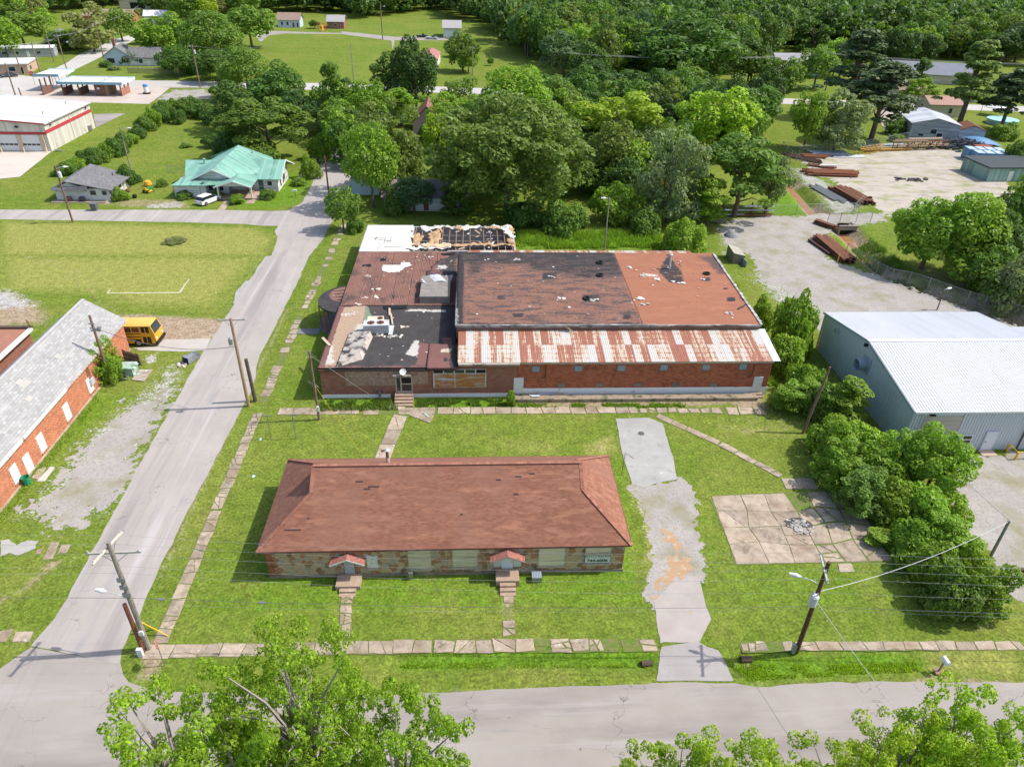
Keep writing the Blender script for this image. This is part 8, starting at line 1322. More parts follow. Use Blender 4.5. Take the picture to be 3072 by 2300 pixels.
wire('cable from the grey gravel-lot pole back to the workshop',[(PD[0],PD[1],dd),(43.0,60.5,4.6)],.8,.018,WIREM)
for y,lb in ((-1.1,'left wire following the street between its poles'),(0,'middle wire following the street between its poles'),(1.1,'right wire following the street between its poles')): wire(lb,[(aA(9.4)[0]+y,-10,9.6),aA(9.5)+np.array((y,0,.1)),aE(10.4)+np.array((y,0,.2)),(PI3[0]+y*.5,PI3[1],9.1)],.8,.006)
wire('dark service cable from the tan street pole to the hall pole',[aE(7.4),aH(7.0)],1.3,.03,WIRED); wire('guy wire from the thin dark pole down to the lawn',[aG(4.4),(-11.3,56.5,.05)],.02,.012,YP); wire('striped guy wire from the thin dark pole to the wall foot',[aG(7.8),(-11.2,66.0,.4)],.02,.02,WIREM)
for y in (0,1.2,2.4): wire('%s wire of the line along the highway behind the woods'%('nearest','middle','farthest')[int(y/1.2)],[(30,243+y,11),(118,252+y,11),(220,236+y,12)],1.5,.03,group='highway wires')
for y in (0,1.3,2.5): wire('%s wire of the line running up the diagonal road'%('nearest','middle','farthest')[int(y/1.25)],[(-160,240+y,10),(-141.4,260.3+y,9),(-135,264.6+y,10.8),(-134.5,291.9+y,11.5),(-150.2,370+y,10)],1.0,.022,group='diagonal road wires')
wire('wire reaching from the car wash pole to the dark trees',[(PI4[0],PI4[1],11.8),(-60,243,12)],1.0,.025); wire('lower wire from the car wash pole to the dark trees',[(PI4[0],PI4[1],9.8),(-60,242,10)],1.0,.02)
# ---------------------------------------------------------------- small things on the lawns
mbx=thing('mailbox','white mailbox on a slanting wooden post by the front road','mailbox',(*(32.80,30.51),0)); p=(32.80,30.51); q=MB(); q.box(p[0]-.3,p[0]+.3,p[1]-.25,p[1]+.25,0,.12); q.build('base',mat('brick_base',(.3,.18,.13),rough=.9),mbx); q=MB(); q.bar((*p,0),(p[0]+.1,p[1]+.05,1.1),.1); q.build('post',WOOD,mbx); q=MB(); c=(p[0]+.12,p[1]); q.tube([(c[0]-.0,c[1]-.3,1.28),(c[0]+.0,c[1]+.3,1.28)],.17,12); q.box(c[0]-.17,c[0]+.17,c[1]-.3,c[1]+.3,1.1,1.28); q.build('box',mat('mailbox_white',(.75,.75,.76),rough=.4),mbx)
for lb,p in (('rusty culvert pipe end in the ditch left of the driveway',(11.89,31.99)),('rusty culvert pipe end in the ditch right of the driveway',(19.75,32.13))):
    q=MB(); s=-1 if p[0]<15 else 1; q.tube([(p[0]-s*.7,p[1],-.2),(p[0]+s*.1,p[1],-.22)],.24,12,cap=False); q.tube([(p[0]+s*.1,p[1],-.22),(p[0]-s*.7,p[1],-.2)],.2,12,cap=False); q.tube([(p[0]-s*.3,p[1],-.2),(p[0]-s*.35,p[1],-.2)],.2,12); tag(q.build('culvert_pipe',mat('dark_pipe',(.10,.07,.05),rough=.9)),lb,'culvert pipe')
for lb,p in (('pale blue scrap of plastic on the grass near the clothes-line posts',(-21.48,58.86)),('pale blue scrap of plastic on the grass beside the side walk',(-20.73,53.09))): q=MB(); shard(q,p[0],p[1],.02,.24,random.Random(3),.4); tag(q.build('litter',mat('pale_blue_plastic',(.45,.68,.72),rough=.5)),lb,'litter','litter scraps')
t=thing('rubble_pile','heap of pale ash and rubble burnt onto the concrete pad','rubble',(*(28.53,45.16),0)); q=MB(); c=(28.55,45.16); rs=random.Random(21)
for k in range(90): r=rs.gauss(0,.5); shard(q,c[0]+r,c[1]+rs.gauss(0,.5),.05,rs.uniform(.08,.22),rs,.8)
q.build('rubble',mat('pale_rubble',(.42,.40,.37),(.26,.245,.23),4,rough=.95,rnd=.3),t,'stuff'); sheet('soot',[(c[0]+1.3*math.cos(a),c[1]+1.2*math.sin(a)) for a in np.linspace(0,2*PI,14)[:-1]],.062,mat('soot',(.07,.06,.055),(.12,.1,.09),3,rough=.95),.3,.3,parent=t,kind=None)
t=thing('metal_bracket','small pale metal stand lying on the tan slab by the entrance walk','metal stand',(*(-5.13,62.78),.06)); p=(-5.13,62.78); q=MB(); q.bar((p[0]-.3,p[1]+.4,.1),(p[0]+.3,p[1]-.4,.1),.18,.06); q.bar((p[0]-.25,p[1]+.1,.1),(p[0]-.1,p[1]+.35,.5),.06); q.build('bracket',mat('pale_green_metal',(.4,.48,.45),rough=.5),t)
tag(sheet('manhole_cover',[((17.22,59.18)[0]+.33*math.cos(a),(17.22,59.18)[1]+.33*math.sin(a)) for a in np.linspace(0,2*PI,17)[:-1]],.045,mat('iron_cover',(.10,.10,.105),rough=.7),0,kind=None,thick=.02),'round iron cover in the grey driveway slab','manhole cover')
t=thing('panel_sheet','blue-grey and white sheets leaning at the foot of the brick lean-to wall','sheet metal',(*(7.47,65.86),0)); a=(6.03,65.36); b=(9.00,65.68); q=MB(); q.hexa([(a[0],a[1],0),(b[0],b[1],0),(b[0],b[1]+.05,0),(a[0],a[1]+.05,0),(a[0],a[1]+.5,.55),(b[0],b[1]+.5,.55),(b[0],b[1]+.55,.55),(a[0],a[1]+.55,.55)]); q.build('sheet',mat('blue_grey_plate',(.27,.30,.35)),t); q=MB(); q.box(a[0]+.2,a[0]+1.1,a[1]+.1,a[1]+.3,.45,.6); q.build('white_lid',WHITE,t)
q=MB(); 
for p,s in (((34.86,32.80),.3),((46.10,41.13),.4)): q.bar((p[0]-s*2,p[1],.15),(p[0]+s*2,p[1],.15),.25)
t=thing('steel_offcuts','rusty steel sections lying at the right edge of the gravel lot','steel stack',(*(44.46,38.79),0)); 
for i in range(4): p=(44.58,39.37); q=MB(); q.box(p[0],p[0]+4,p[1]-i*.55,p[1]-i*.55+.3,.1,.4); q.build('beam',mat('dark_rust',(.09,.05,.04)),t)

# ---------------------------------------------------------------- trees: crowns of many small leaf faces on clumps, tapered trunks with limbs
LEAF=leaf_mat('leaf'); LEAFN=leaf_mat('pine_needle_spray',.3,.25,.0); LEAFF=leaf_mat('young_leaf',.45,.5,.08)
BARK=mat('bark',(.17,.13,.095),(.12,.09,.065),2.5,[((.25,.21,.17),4,.62,.08,(4,4,.6))],rough=.95,bump=.5); BARKG=mat('grey_bark',(.36,.32,.28),(.28,.24,.2),3,rough=.95)
def leaf_cloud(rs,clumps,n,size,aspect=.62,up=.55,inner=.72,flat=.8,droop=.45):
    C_=np.array([c[:3] for c in clumps]); R_=np.array([c[3] for c in clumps]); w=R_**2; k=rs.choice(len(C_),n,p=w/w.sum())
    u=rs.normal(size=(n,3)); u/=np.linalg.norm(u,axis=1)[:,None]; r=R_[k]*np.where(rs.rand(n)<.85,rs.uniform(.82,1.08,n),rs.uniform(.4,.9,n))
    P_=C_[k]+u*r[:,None]*np.array((1,1,flat)); keep=~((u[:,2]<-.45)&(rs.rand(n)<droop))
    for c,R in zip(C_,R_):
        d=np.linalg.norm((P_-c)/np.array((1,1,flat)),axis=1)<R*inner; keep&=~(d&(rs.rand(n)<.93))
    P_=P_[keep]; u=u[keep]; n=len(P_); N=u*.75+rs.normal(size=(n,3))*.5+np.array((0,0,up)); N/=np.linalg.norm(N,axis=1)[:,None]
    T_=np.cross(N,rs.normal(size=(n,3))); T_/=np.linalg.norm(T_,axis=1)[:,None]+1e-9; B_=np.cross(N,T_); s=size*rs.uniform(.45,1.5,n)[:,None]; a=aspect*rs.uniform(.75,1.2,n)[:,None]
    V=np.stack([P_-T_*s*.5,P_+B_*s*a*.5-T_*s*.06,P_+T_*s*.55-N*s*.1,P_-B_*s*a*.5-T_*s*.02],1).reshape(-1,3)
    return V
PROTO={}
def proto(kind,seed,h=12.,R=5.,n=7000,size=.36,nc=46,mat_=None,bare=False):
    rs=np.random.RandomState(seed); cl=[]; key=kind+str(seed)
    if kind=='oak':
        for i in range(nc):
            a=rs.uniform(0,2*PI); e=math.asin(rs.uniform(-.8,1)); f=rs.uniform(.55,.92); cl.append((R*f*math.cos(e)*math.cos(a),R*f*math.cos(e)*math.sin(a),h*.50+h*.42*f*math.sin(e),R*rs.uniform(.5,.85)*2.6/math.sqrt(nc)))
        cl.append((0,0,h*.5,R*.5))
    elif kind=='round':
        for i in range(nc):
            a=rs.uniform(0,2*PI); e=math.asin(rs.uniform(-.7,1)); f=rs.uniform(.66,.84); cl.append((R*f*math.cos(e)*math.cos(a),R*f*math.cos(e)*math.sin(a),h*.52+h*.44*f*math.sin(e),R*rs.uniform(.2,.33)))
        cl.append((0,0,h*.52,R*.62))
    elif kind=='feather':
        for i in range(nc):
            a=rs.uniform(0,2*PI); f=rs.uniform(.1,1)**.6; z=rs.uniform(.14,1)-f*.2; cl.append((R*f*.82*math.cos(a),R*f*.82*math.sin(a),h*max(z,.2)*.93,R*rs.uniform(.13,.25)))
    elif kind=='spread':
        for i in range(nc):
            a=rs.uniform(0,2*PI); f=rs.uniform(.05,1)**.55; z=h*(.92-.38*f*f-.2*rs.rand()*(1-f)); cl.append((R*f*.86*math.cos(a),R*f*.86*math.sin(a),z-rs.choice((0,0,.3,.5))*h*rs.rand(),R*rs.uniform(.15,.25)))
    elif kind=='pine':
        for i in range(nc):
            z=rs.uniform(.34,.99); f=(1.02-z)**.7*1.15*rs.uniform(.35,1); a=rs.uniform(0,2*PI); cl.append((R*f*math.cos(a),R*f*math.sin(a),h*z-.04*h*f,R*rs.uniform(.14,.24)))
    elif kind=='slim':
        for i in range(nc):
            z=rs.uniform(.2,.97); a=rs.uniform(0,2*PI); f=rs.uniform(.2,1)*math.sin(PI*min(z,.98))**.6; cl.append((R*.8*f*math.cos(a),R*.8*f*math.sin(a),h*z,R*rs.uniform(.2,.34)))
    elif kind=='bush':
        for i in range(nc):
            a=rs.uniform(0,2*PI); e=math.asin(rs.uniform(0,1)); f=rs.uniform(.5,.86); cl.append((R*f*math.cos(e)*math.cos(a),R*f*math.cos(e)*math.sin(a),h*.08+h*.78*f*math.sin(e),R*rs.uniform(.18,.32)))
        cl.append((0,0,h*.3,R*.6))
    elif kind=='airy':
        for i in range(nc):
            a=rs.uniform(0,2*PI); f=rs.uniform(.05,1)**.5; z=rs.uniform(.45,1)-.2*f; cl.append((R*f*.9*math.cos(a),R*f*.9*math.sin(a),h*z,R*rs.uniform(.05,.125)))
    flat=.55 if kind in('spread','pine') else .85
    V=leaf_cloud(rs,cl,n,size,flat=flat,inner=.7 if kind!='airy' else .5,droop=.5 if kind!='pine' else .8)
    zmax=V[:,2].max(); V[:,2]*=h/zmax; rr=np.percentile(np.hypot(V[:,0],V[:,1]),99); V[:,:2]*=R/rr
    me=np_mesh('crown',V,np.arange(len(V)).reshape(-1,4),mat_ or (LEAFN if kind=='pine' else LEAF))
    q=MB(); th=h*(.9 if kind in('pine','slim') else .55); tr=.022*h+.02
    if kind=='bush':
        for k in range(4): a=k*1.6; q.tube([(0.15*math.cos(a),.15*math.sin(a),0),(R*.4*math.cos(a),R*.4*math.sin(a),h*.45)],[.06,.03],5)
    else:
        q.tube([(0,0,-.1),(.1,.05,th*.35),(-.05,.1,th*.7),(0,0,th)],[tr,tr*.8,tr*.55,tr*.3],8)
        order=sorted(range(len(cl)),key=lambda i:rs.rand())
        for i in order[:(60 if kind=='airy' else 16 if kind in('airy','pine','feather') else 8)]:
            c=np.array(cl[i][:3]); c[2]*=h/zmax; b=np.array((0,0,min(c[2]*.7,th*.95))); m_=b*.5+c*.5+np.array((0,0,.06*h)); q.tube([b,m_,c],[tr*.38,tr*.25,tr*.08],5)
    tm=q.mesh('trunk',BARKG if kind=='airy' else BARK); PROTO[key]=(me,tm,h,R); return key
for k,s,kw in (('oak',1,dict(n=12000,size=.46)),('oak',2,dict(nc=60,n=13000,size=.46)),('oak',3,dict(nc=230,n=44000,h=17,R=9,size=.42)),('round',1,dict(n=14000,nc=60,size=.42)),('round',2,dict(n=12000,size=.46)),('feather',1,dict(n=12000,nc=78,size=.42)),('feather',2,dict(n=12000,nc=66,size=.42)),('spread',1,dict(n=13000,nc=60,size=.42)),('pine',1,dict(h=20,R=5,n=12000,nc=64,size=.5)),('pine',2,dict(h=16,R=5,n=11000,nc=54,size=.5)),('slim',1,dict(h=12,R=3,n=7000,nc=38,size=.4)),('bush',1,dict(h=4,R=2.6,n=9500,nc=28,size=.26)),('bush',2,dict(h=4,R=2.6,n=9500,nc=32,size=.26)),('bush',3,dict(h=3.4,R=2.8,n=9500,nc=24,size=.26)),
    ('oak',7,dict(n=3800,nc=34,size=.9,R=6,h=14)),('round',7,dict(n=3800,nc=30,size=.9,R=6,h=14)),('feather',7,dict(n=3400,nc=40,size=.88,R=6,h=14)),('oak',8,dict(n=3800,nc=44,size=.85,R=6,h=14)),('round',8,dict(n=3600,nc=24,size=.9,R=6,h=14)),
    ('airy',1,dict(h=15,R=5,n=44000,nc=250,size=.15,mat_=LEAFF)),('airy',2,dict(h=13,R=4.5,n=37000,nc=215,size=.15,mat_=LEAFF)),('airy',3,dict(h=11,R=4.2,n=34000,nc=200,size=.15,mat_=LEAFF))): proto(k,s,**kw)
PAL=dict(lime=(0.333,0.460,0.034),bright=(0.230,0.368,0.034),mid=(0.155,0.259,0.039),deep=(0.098,0.190,0.032),dark=(0.069,0.138,0.030),olive=(0.170,0.240,0.046),silver=(0.241,0.305,0.132),pine=(0.098,0.144,0.052),blue=(0.098,0.172,0.069),yellow=(0.293,0.431,0.034),tan=(0.276,0.287,0.098))
rt=random.Random(77)
def tree(spec,kind,col,label,group=None,name=None,cat=None,j=.12,trunk=True):
    x,y,h,R=spec; me,tm,ph,pR=PROTO[kind]; bush=kind.startswith('bush')
    t=thing(name or ('bush' if bush else 'pine_tree' if kind.startswith('pine') else 'tree'),label,cat or ('bush' if bush else 'tree'),(x,y,0),group,rt.uniform(0,6.28),local=True); t.scale=(R/pR,R/pR,h/ph)
    c=PAL[col]; f=rt.uniform(1-j,1+j); g=rt.uniform(-.06,.06)
    o=link('crown' if not bush else 'foliage',me,t); o.color=(c[0]*f*(1+g),c[1]*f,c[2]*f,1)
    if trunk: link('trunk' if not bush else 'stem',tm,t)
    return t
for a in (
 ((-18.33,129.35,15.18,5.35),'round1','bright','dense rounded bright green tree at the top of the street'),
 ((-15.75,139.82,17.02,6.80),'feather1','olive','tall olive tree behind the rounded bright tree'),
 ((6.10,126.25,20.97,14.50),'oak3','olive','huge clumpy oak, largest tree behind the derelict building'),
 ((32.37,160.32,15.45,10.08),'feather2','lime','feathery yellow-green tree behind the oak'),
 ((55.50,167.71,15.70,9.31),'oak2','lime','bright lime tree with rounded billows right of the feathery one'),
 ((27.40,140.86,13.62,5.79),'oak1','olive','rounded olive tree between the oak and the lime trees'),
 ((34.55,122.33,16.43,6.21),'feather1','silver','tall silvery green tree behind the derelict building'),
 ((47.76,125.46,14.63,9.14),'spread1','mid','broad layered mimosa tree above the steel rack'),
 ((55.04,128.89,10.40,4.14),'oak1','silver','pale vine-clad tree at the right edge of the mimosa'),
 ((25.74,123.15,7.12,5.06),'bush1','bright','tall bright bush under the trees behind the derelict building'),
 ((33.96,108.28,6.24,4.14),'bush2','bright','leafy bush at the back corner of the orange roof'),
 ((41.07,120.08,8.75,3.68),'slim1','bright','slim bright tree by the corner of the gravel'),
 ((15.34,117.92,5.75,4.79),'bush3','mid','spreading bush left of the lamp pole behind the building'),
 ((8.71,120.78,4.41,4.46),'bush1','deep','dark bush under the oak'),
 ((29.41,117.65,4.77,3.61),'bush2','mid','small bush right of the lamp pole behind the building'),
 ((-10.66,126.96,6.75,4.11),'round2','blue','small bluish green tree in front of the plum-roofed house'),
 ((-21.97,117.67,7.59,3.22),'oak1','mid','leafy tree at the street corner by the derelict lot'),
 ((-19.72,117.04,2.74,1.95),'bush2','mid','small bush below the corner tree'),
 ((-64.44,223.04,14.24,8.05),'round1','mid','green tree at the back of the dark grove beside the highway'),
 ((-51.36,202.75,13.48,8.66),'oak2','deep','dark tree in the right half of the grove'),
 ((-57.41,184.59,12.32,7.10),'feather2','deep','dark feathery tree on the left edge of the grove'),
 ((-43.96,160.26,12.93,10.33),'spread1','mid','broad mimosa with pale blossom in front of the grove'),
 ((-41.98,183.00,10.32,6.23),'round2','dark','dark round tree on the right edge of the grove'),
 ((-53.30,163.66,6.23,4.61),'bush3','deep','low dark shrub at the foot of the grove'),
 ((-44.70,153.18,5.96,6.30),'bush1','mid','wide shrub behind the green roof'),
 ((-33.45,185.75,16.42,3.91),'slim1','mid','slim open tree beside the street before the highway'),
 ((-33.57,160.63,5.72,3.14),'bush2','bright','roadside bush beside the street near the grove'),((-32.65,170.37,4.99,2.93),'bush1','mid','farther roadside bush at the street side'),((-32.83,146.98,4.94,2.44),'bush3','bright','nearest roadside bush right of the green-roofed house'),
 ((-21.75,215.05,14.46,7.55),'feather2','deep','tall dark tree beside the street end'),((-15.40,207.68,19.79,6.70),'round2','dark','tallest dark double-topped tree beyond the street end'),
 ((-25.34,184.72,12.46,6.02),'oak1','bright','green tree left of the tall dark pair'),((-18.26,192.89,9.35,4.48),'slim1','bright','narrow bright tree in front of the tall dark pair'),
 ((-3.35,275.72,13.42,6.76),'oak2','mid','tree behind the rusty-roofed shed on the lawn'),((-1.36,273.04,8.11,4.09),'round1','bright','light round tree in front of the one by the rusty shed'),
 ((6.87,289.77,3.08,1.38),'round2','mid','lone sapling on the far lawn'),
 ((-9.71,179.92,4.00,3.38),'bush1','mid','bush in front of the steep brown gable'),((-3.12,126.10,5.47,3.76),'feather2','mid','green tree in front of the right half of the plum-roofed house'),((-13.90,125.91,5.04,2.50),'bush3','mid','shrub at the left end of the plum-roofed house'),((-11.76,198.44,6.40,3.37),'slim1','mid','slim tree left of the steep brown gable'),
 ((10.08,176.36,17.74,8.63),'round1','bright','broad green tree behind the oak crown'),((21.01,193.38,12.77,6.96),'oak1','mid','mid green tree right of the oak top'),
 ((-2.57,197.35,11.60,6.12),'feather1','mid','thin green tree near the highway gap'),((-5.22,180.12,10.82,5.65),'feather2','bright','pale green tree left of the oak top'),((-8.08,167.31,8.83,3.71),'bush1','yellow','yellow-green shrub at the left shoulder of the oak'),
 ((36.35,223.25,12.89,10.33),'oak2','dark','dark tree behind the feathery lime tree'),((30.66,260.52,15.60,9.07),'round2','blue','bluish poplar-like tree at the edge of the far lawn'),((36.99,248.59,14.02,7.96),'oak1','deep','dark domed tree beside the bluish one'),
 ((28.35,323.43,17.67,12.95),'oak1','mid','big tree at the corner of the far lawn'),((70.71,251.24,22.88,20.04),'oak2','deep','great dark tree overlooking the highway'),((46.91,223.94,9.34,8.31),'round2','deep','dark shrubby tree along the highway'),
 ((79.38,203.40,14.27,5.46),'round2','dark','dark magnolia flecked with white blossom'),((80.17,174.06,13.53,5.18),'oak1','bright','leafy tree above the fence at the yard corner'),((87.24,173.06,14.00,6.45),'feather2','silver','drooping silvery tree beside the yard fence'),
 ((106.24,208.90,23.10,9.92),'pine1','pine','big dark pine above the yard'),((101.02,182.53,18.93,9.43),'pine2','pine','broad dark pine behind the yard fence'),((135.02,200.82,21.99,8.06),'pine1','olive','tall open pine on the back lawn'),((143.89,195.90,15.89,7.28),'pine2','pine','pine at the right edge of the back lawn'),
 ((133.17,220.93,9.22,5.59),'spread1','bright','small pale spreading tree by the cream shed'),((111.66,190.25,3.99,3.67),'bush1','mid','bush left of the steel shed'),((146.12,245.08,11.35,3.45),'slim1','deep','columnar dark tree near the twin transformer pole'),
 ((70.46,101.90,12.72,6.20),'oak2','bright','big bright tree at the bend of the creek'),((75.46,100.13,12.75,5.41),'round1','bright','second bright tree right of the creek bend'),((87.38,105.73,13.77,4.92),'oak1','mid','tall tree at the right edge by the green container'),((79.60,98.39,10.66,4.28),'round2','deep','dark tree between the creek trees and the frame edge'),
 ((76.13,88.06,8.44,4.92),'bush2','silver','pale vine-covered thicket by the creek fence'),((75.53,94.21,7.39,4.14),'bush1','mid','green thicket left of the vine-covered one'),((139.16,186.59,4.30,4.25),'bush3','bright','shrub at the back of the yard by the blue tarpaulin'),((124.90,160.41,6.05,3.73),'bush1','mid','shrub behind the white pickup in the yard'),((107.85,182.83,1.89,2.36),'bush3','bright','vine mound on the fence before the steel shed'),
 ((-164.09,284.55,14.92,6.98),'oak7','bright','tree at the left frame edge by the mobile home'),((-172.40,311.97,13.13,9.84),'round7','mid','wide tree behind the mobile home'),((-184.56,352.07,10.87,6.01),'oak8','bright','bright tree left of the brick house'),((-158.45,313.69,6.78,8.56),'feather7','mid','loose green tree beside the mobile home'),((-144.13,306.87,17.02,8.85),'feather7','tan','tall willowy tree on the diagonal road'),((-152.64,314.40,7.43,6.78),'spread1','bright','small orchard tree near the willowy one'),((-145.13,335.32,12.94,7.22),'oak7','mid','tree on the far side of the diagonal road'),
 ((-111.50,290.20,16.07,10.15),'oak2','bright','broad bright tree above the blue cottage'),((-104.49,302.08,10.43,8.35),'oak1','lime','lime green tree in the cottage grove'),((-88.07,272.43,18.66,11.22),'round1','mid','great green tree in the cottage grove'),((-88.85,322.27,16.10,11.24),'round7','mid','tree on the right side of the cottage grove'),((-92.85,262.80,7.55,4.65),'bush2','deep','dark shrubs beside the carport'),((-119.53,279.03,4.62,4.07),'bush1','silver','bushy young tree in front of the blue cottage'),((-111.86,279.81,1.75,2.78),'bush3','mid','shrub by the board fence of the cottage'),((-125.63,273.53,2.14,2.71),'bush3','deep','dark clipped shrub left of the blue cottage'),((-120.96,267.40,1.68,2.19),'bush2','silver','pale shrub on the lawn before the blue cottage'),((-95.85,258.16,9.42,7.61),'oak1','deep','dark tree behind the board fence'),((-80.39,251.12,9.89,9.68),'oak2','deep','dark spreading tree beside the highway'),
 ((-76.32,390.79,3.91,2.92),'round2','deep','round shrub tree between the far cottages'),((-133.18,329.96,7.45,5.70),'oak8','deep','dark tree at the crest by the white house'),
 ((-76.68,143.60,2.10,2.36),'bush3','bright','weedy shrub at the side of the white bungalow') if 0 else ((-64.60,132.60,2.50,1.70),'bush3','bright','leafy shrub at the right corner of the white bungalow'),
 ((-66.78,140.89,4.31,2.06),'bush1','deep','dark shrub behind the white bungalow'),((-66.01,142.99,2.19,1.36),'bush2','deep','small dark shrub by the lamp pole'),((-60.28,141.06,1.57,1.35),'bush2','mid','flowering shrub on the lawn of the green-roofed house'),
 ((-53.63,134.17,1.61,2.07),'bush2','mid','shrub bed against the left wall of the green-roofed house'),((-47.90,134.84,1.28,1.30),'bush3','bright','shrub at the porch corner of the green-roofed house'),((-43.40,131.46,1.68,1.70),'bush1','bright','round shrubs between the two garden paths'),((-38.35,134.23,1.96,2.00),'bush2','mid','shrubs right of the green porch door'),((-34.40,142.31,1.60,1.83),'bush3','bright','garden plants at the side wall of the green-roofed house'),
 ((-28.48,131.76,3.36,2.36),'bush1','bright','low hedge along the side street kerb') if 0 else ((-65.15,169.86,1.00,1.58),'bush3','mid','weed clump left standing in the back lawn'),
 ((-47.77,111.92,0.68,2.08),'bush3','tan','brush heap lying on the mown field'),
 ((-40.22,70.15,3.72,1.43),'bush2','bright','creeper mound around the foot of the hall pole'),
 ((3.99,64.69,1.95,0.59),'bush1','bright','bushy weed by the white door of the brick wall'),
 ((39.00,75.91,8.86,3.18),'bush2','bright','round bush at the corner of the orange roof and gravel'),((37.79,82.68,4.58,1.84),'bush3','bright','creeper spilling over the edge of the tin roof')): tree(*a)
# hedge along the right boundary and behind the left lawn
for k,(s,kd,c,lb) in enumerate((
 ((36.77,71.51,6.05,2.63),'bush1','bright','first hedge bush beside the tin roof corner'),((37.49,66.94,5.31,2.38),'bush2','mid','hedge bush just below the tin roof corner'),((35.42,63.70,5.20,2.81),'bush3','bright','pale leafy hedge bush right of the white end door'),((37.28,61.90,5.43,2.38),'bush1','mid','hedge bush in front of the fan cowl'),
 ((39.01,60.59,7.53,2.60),'bush2','bright','taller bush hiding the leaning pole top'),((35.38,55.09,5.72,2.78),'bush3','mid','hedge bush behind the leaning pole foot'),((38.21,55.04,5.21,2.55),'bush1','bright','bright hedge bush along the workshop wall'),((34.17,51.21,5.84,2.43),'bush2','mid','hedge bush above the path end slab'),((37.16,50.81,6.09,2.87),'bush1','bright','rounded hedge bush near the workshop corner'),
 ((39.80,51.09,7.11,2.44),'feather1','bright','small leafy tree in the middle of the hedge'),((42.46,49.70,9.71,3.06),'oak2','mid','tall tree of the hedge covering the workshop corner'),((45.73,53.06,4.11,1.82),'bush2','bright','bush at the foot of the tall hedge tree'),((34.63,47.33,5.95,2.53),'bush3','mid','dark hedge bush at the upper edge of the concrete pad'),((37.33,46.65,5.70,2.72),'bush2','mid','hedge bush beside the concrete pad corner'),
 ((39.46,45.41,5.42,2.89),'bush1','mid','dark thick bush in the lower hedge'),((42.03,46.54,4.21,2.10),'bush3','bright','sunny bush spreading towards the gravel court'),((37.26,42.09,5.07,2.56),'bush2','mid','dark bush right of the concrete pad'),((39.57,41.50,5.78,2.54),'bush1','mid','bush below the dark thick one'),((34.86,42.97,1.84,1.39),'bush3','bright','creeping vines over the pad edge'),
 ((36.46,38.79,4.75,2.44),'bush1','mid','hedge bush beside the service cable'),((39.18,38.47,5.46,2.25),'bush2','bright','bright bush on the outer side of the hedge end'),((36.58,35.98,5.16,2.34),'bush3','mid','second last bush of the hedge by the road'),((39.20,35.68,5.86,1.98),'bush1','bright','last bush of the hedge near the corner'))): tree((s[0],s[1],s[2]*rt.uniform(.66,.9),s[3]*rt.uniform(.85,1.15)),('feather2' if k%5==2 else 'slim1' if k%7==4 else kd),'bright' if k%3 else c,lb,'bushes along the right boundary',j=.16)
hl=[np.array(p) for p in [(-81.56,148.17),(-80.68,150.89),(-79.70,154.27),(-79.06,157.19),(-78.91,161.41),(-77.80,162.69),(-78.46,168.46),(-78.01,172.55),(-78.78,178.22),(-79.24,184.25),(-79.15,189.03),(-79.42,194.02),(-79.10,197.50),(-78.99,202.92),(-74.33,192.59),(-76.24,203.08)]]
for i,p in enumerate(hl): tree((p[0],p[1],rt.uniform(2.4,4.2)+(1.2 if i>9 else 0),rt.uniform(2.2,3.2)),'bush%d'%(1+i%3),('mid','bright','deep')[i%3],'bush in the overgrown fence row slanting behind the white bungalow','bushes of the fence row behind the bungalow')
for p in [(-71.96,199.68),(-69.74,198.91),(-66.40,193.01),(-75.46,206.90),(-58.67,170.61),(-55.55,169.39)]: tree((p[0],p[1],rt.uniform(2.5,4),3),'bush1','deep','dark bush at the far edge of the back lawn','bushes edging the back lawn')
# woods beyond: single trees, thinned with distance; the farthest ones as one mass
def scatter(poly,sp,h,R,lb,gr,cols,seed,ymax=1e9,avoid=()):
    rs=random.Random(seed); xs=[p[0] for p in poly]; ys=[p[1] for p in poly]; far_=[]; y=min(ys)
    while y<max(ys):
        s=sp*(1+max(0,y-300)/900); x=min(xs)+rs.uniform(0,s)
        while x<max(xs):
            px,py=x+rs.uniform(-.35,.35)*s,y+rs.uniform(-.35,.35)*s; x+=s
            if sdf(np.array([px]),np.array([py]),poly)[0]>0 or any(abs(px-a)<c and -d<py-b<d*.6 for a,b,c,d in avoid): continue
            hh=rs.uniform(*h); k=rs.choice(('oak7','round7','feather7','oak8','round8','oak7','oak8')); sc_=s/sp
            if py<ymax: tree((px,py,hh,rs.uniform(*R)*sc_),k,rs.choice(cols),lb,gr,j=.22)
            else: far_.append((px,py,hh,rs.uniform(*R)*sc_,k,rs.choice(cols)))
        y+=s*.9
    return far_
AV=[(120,284,12,24),(165,272,20,26),(-92,389,9,30),(-69,396,8,26),(-9,370,8,30),(-15,288,6,30),(-178,405,16,40),(-190,470,14,30),(-155,405,10,26),(-222,420,7,20)]
FARL=scatter([(9.56,408.37),(19.88,304.30),(34.68,248.41),(66.07,272.59),(102.51,280.67),(134.88,329.22),(185.40,348.77),(222.58,302.38),(302.29,378.48),(582.36,773.85),(3.78,618.21)],10.2,(12,20),(6.2,8.6),'tree in the dense woods beyond the highway','trees of the woods beyond the highway',('mid','deep','bright','deep','blue','mid','dark','olive'),5,345,AV)
FARL+=scatter([(-152.57,568.26),(14.19,612.39),(17.99,441.71),(-2.33,416.52),(-25.43,497.67),(-59.66,434.63),(-78.48,459.80),(-99.36,460.76),(-117.86,452.07)],10.5,(11,18),(5.8,8),'tree in the row of woods behind the far cottages','trees behind the far cottages',('mid','deep','bright','dark','olive'),6,430,AV)
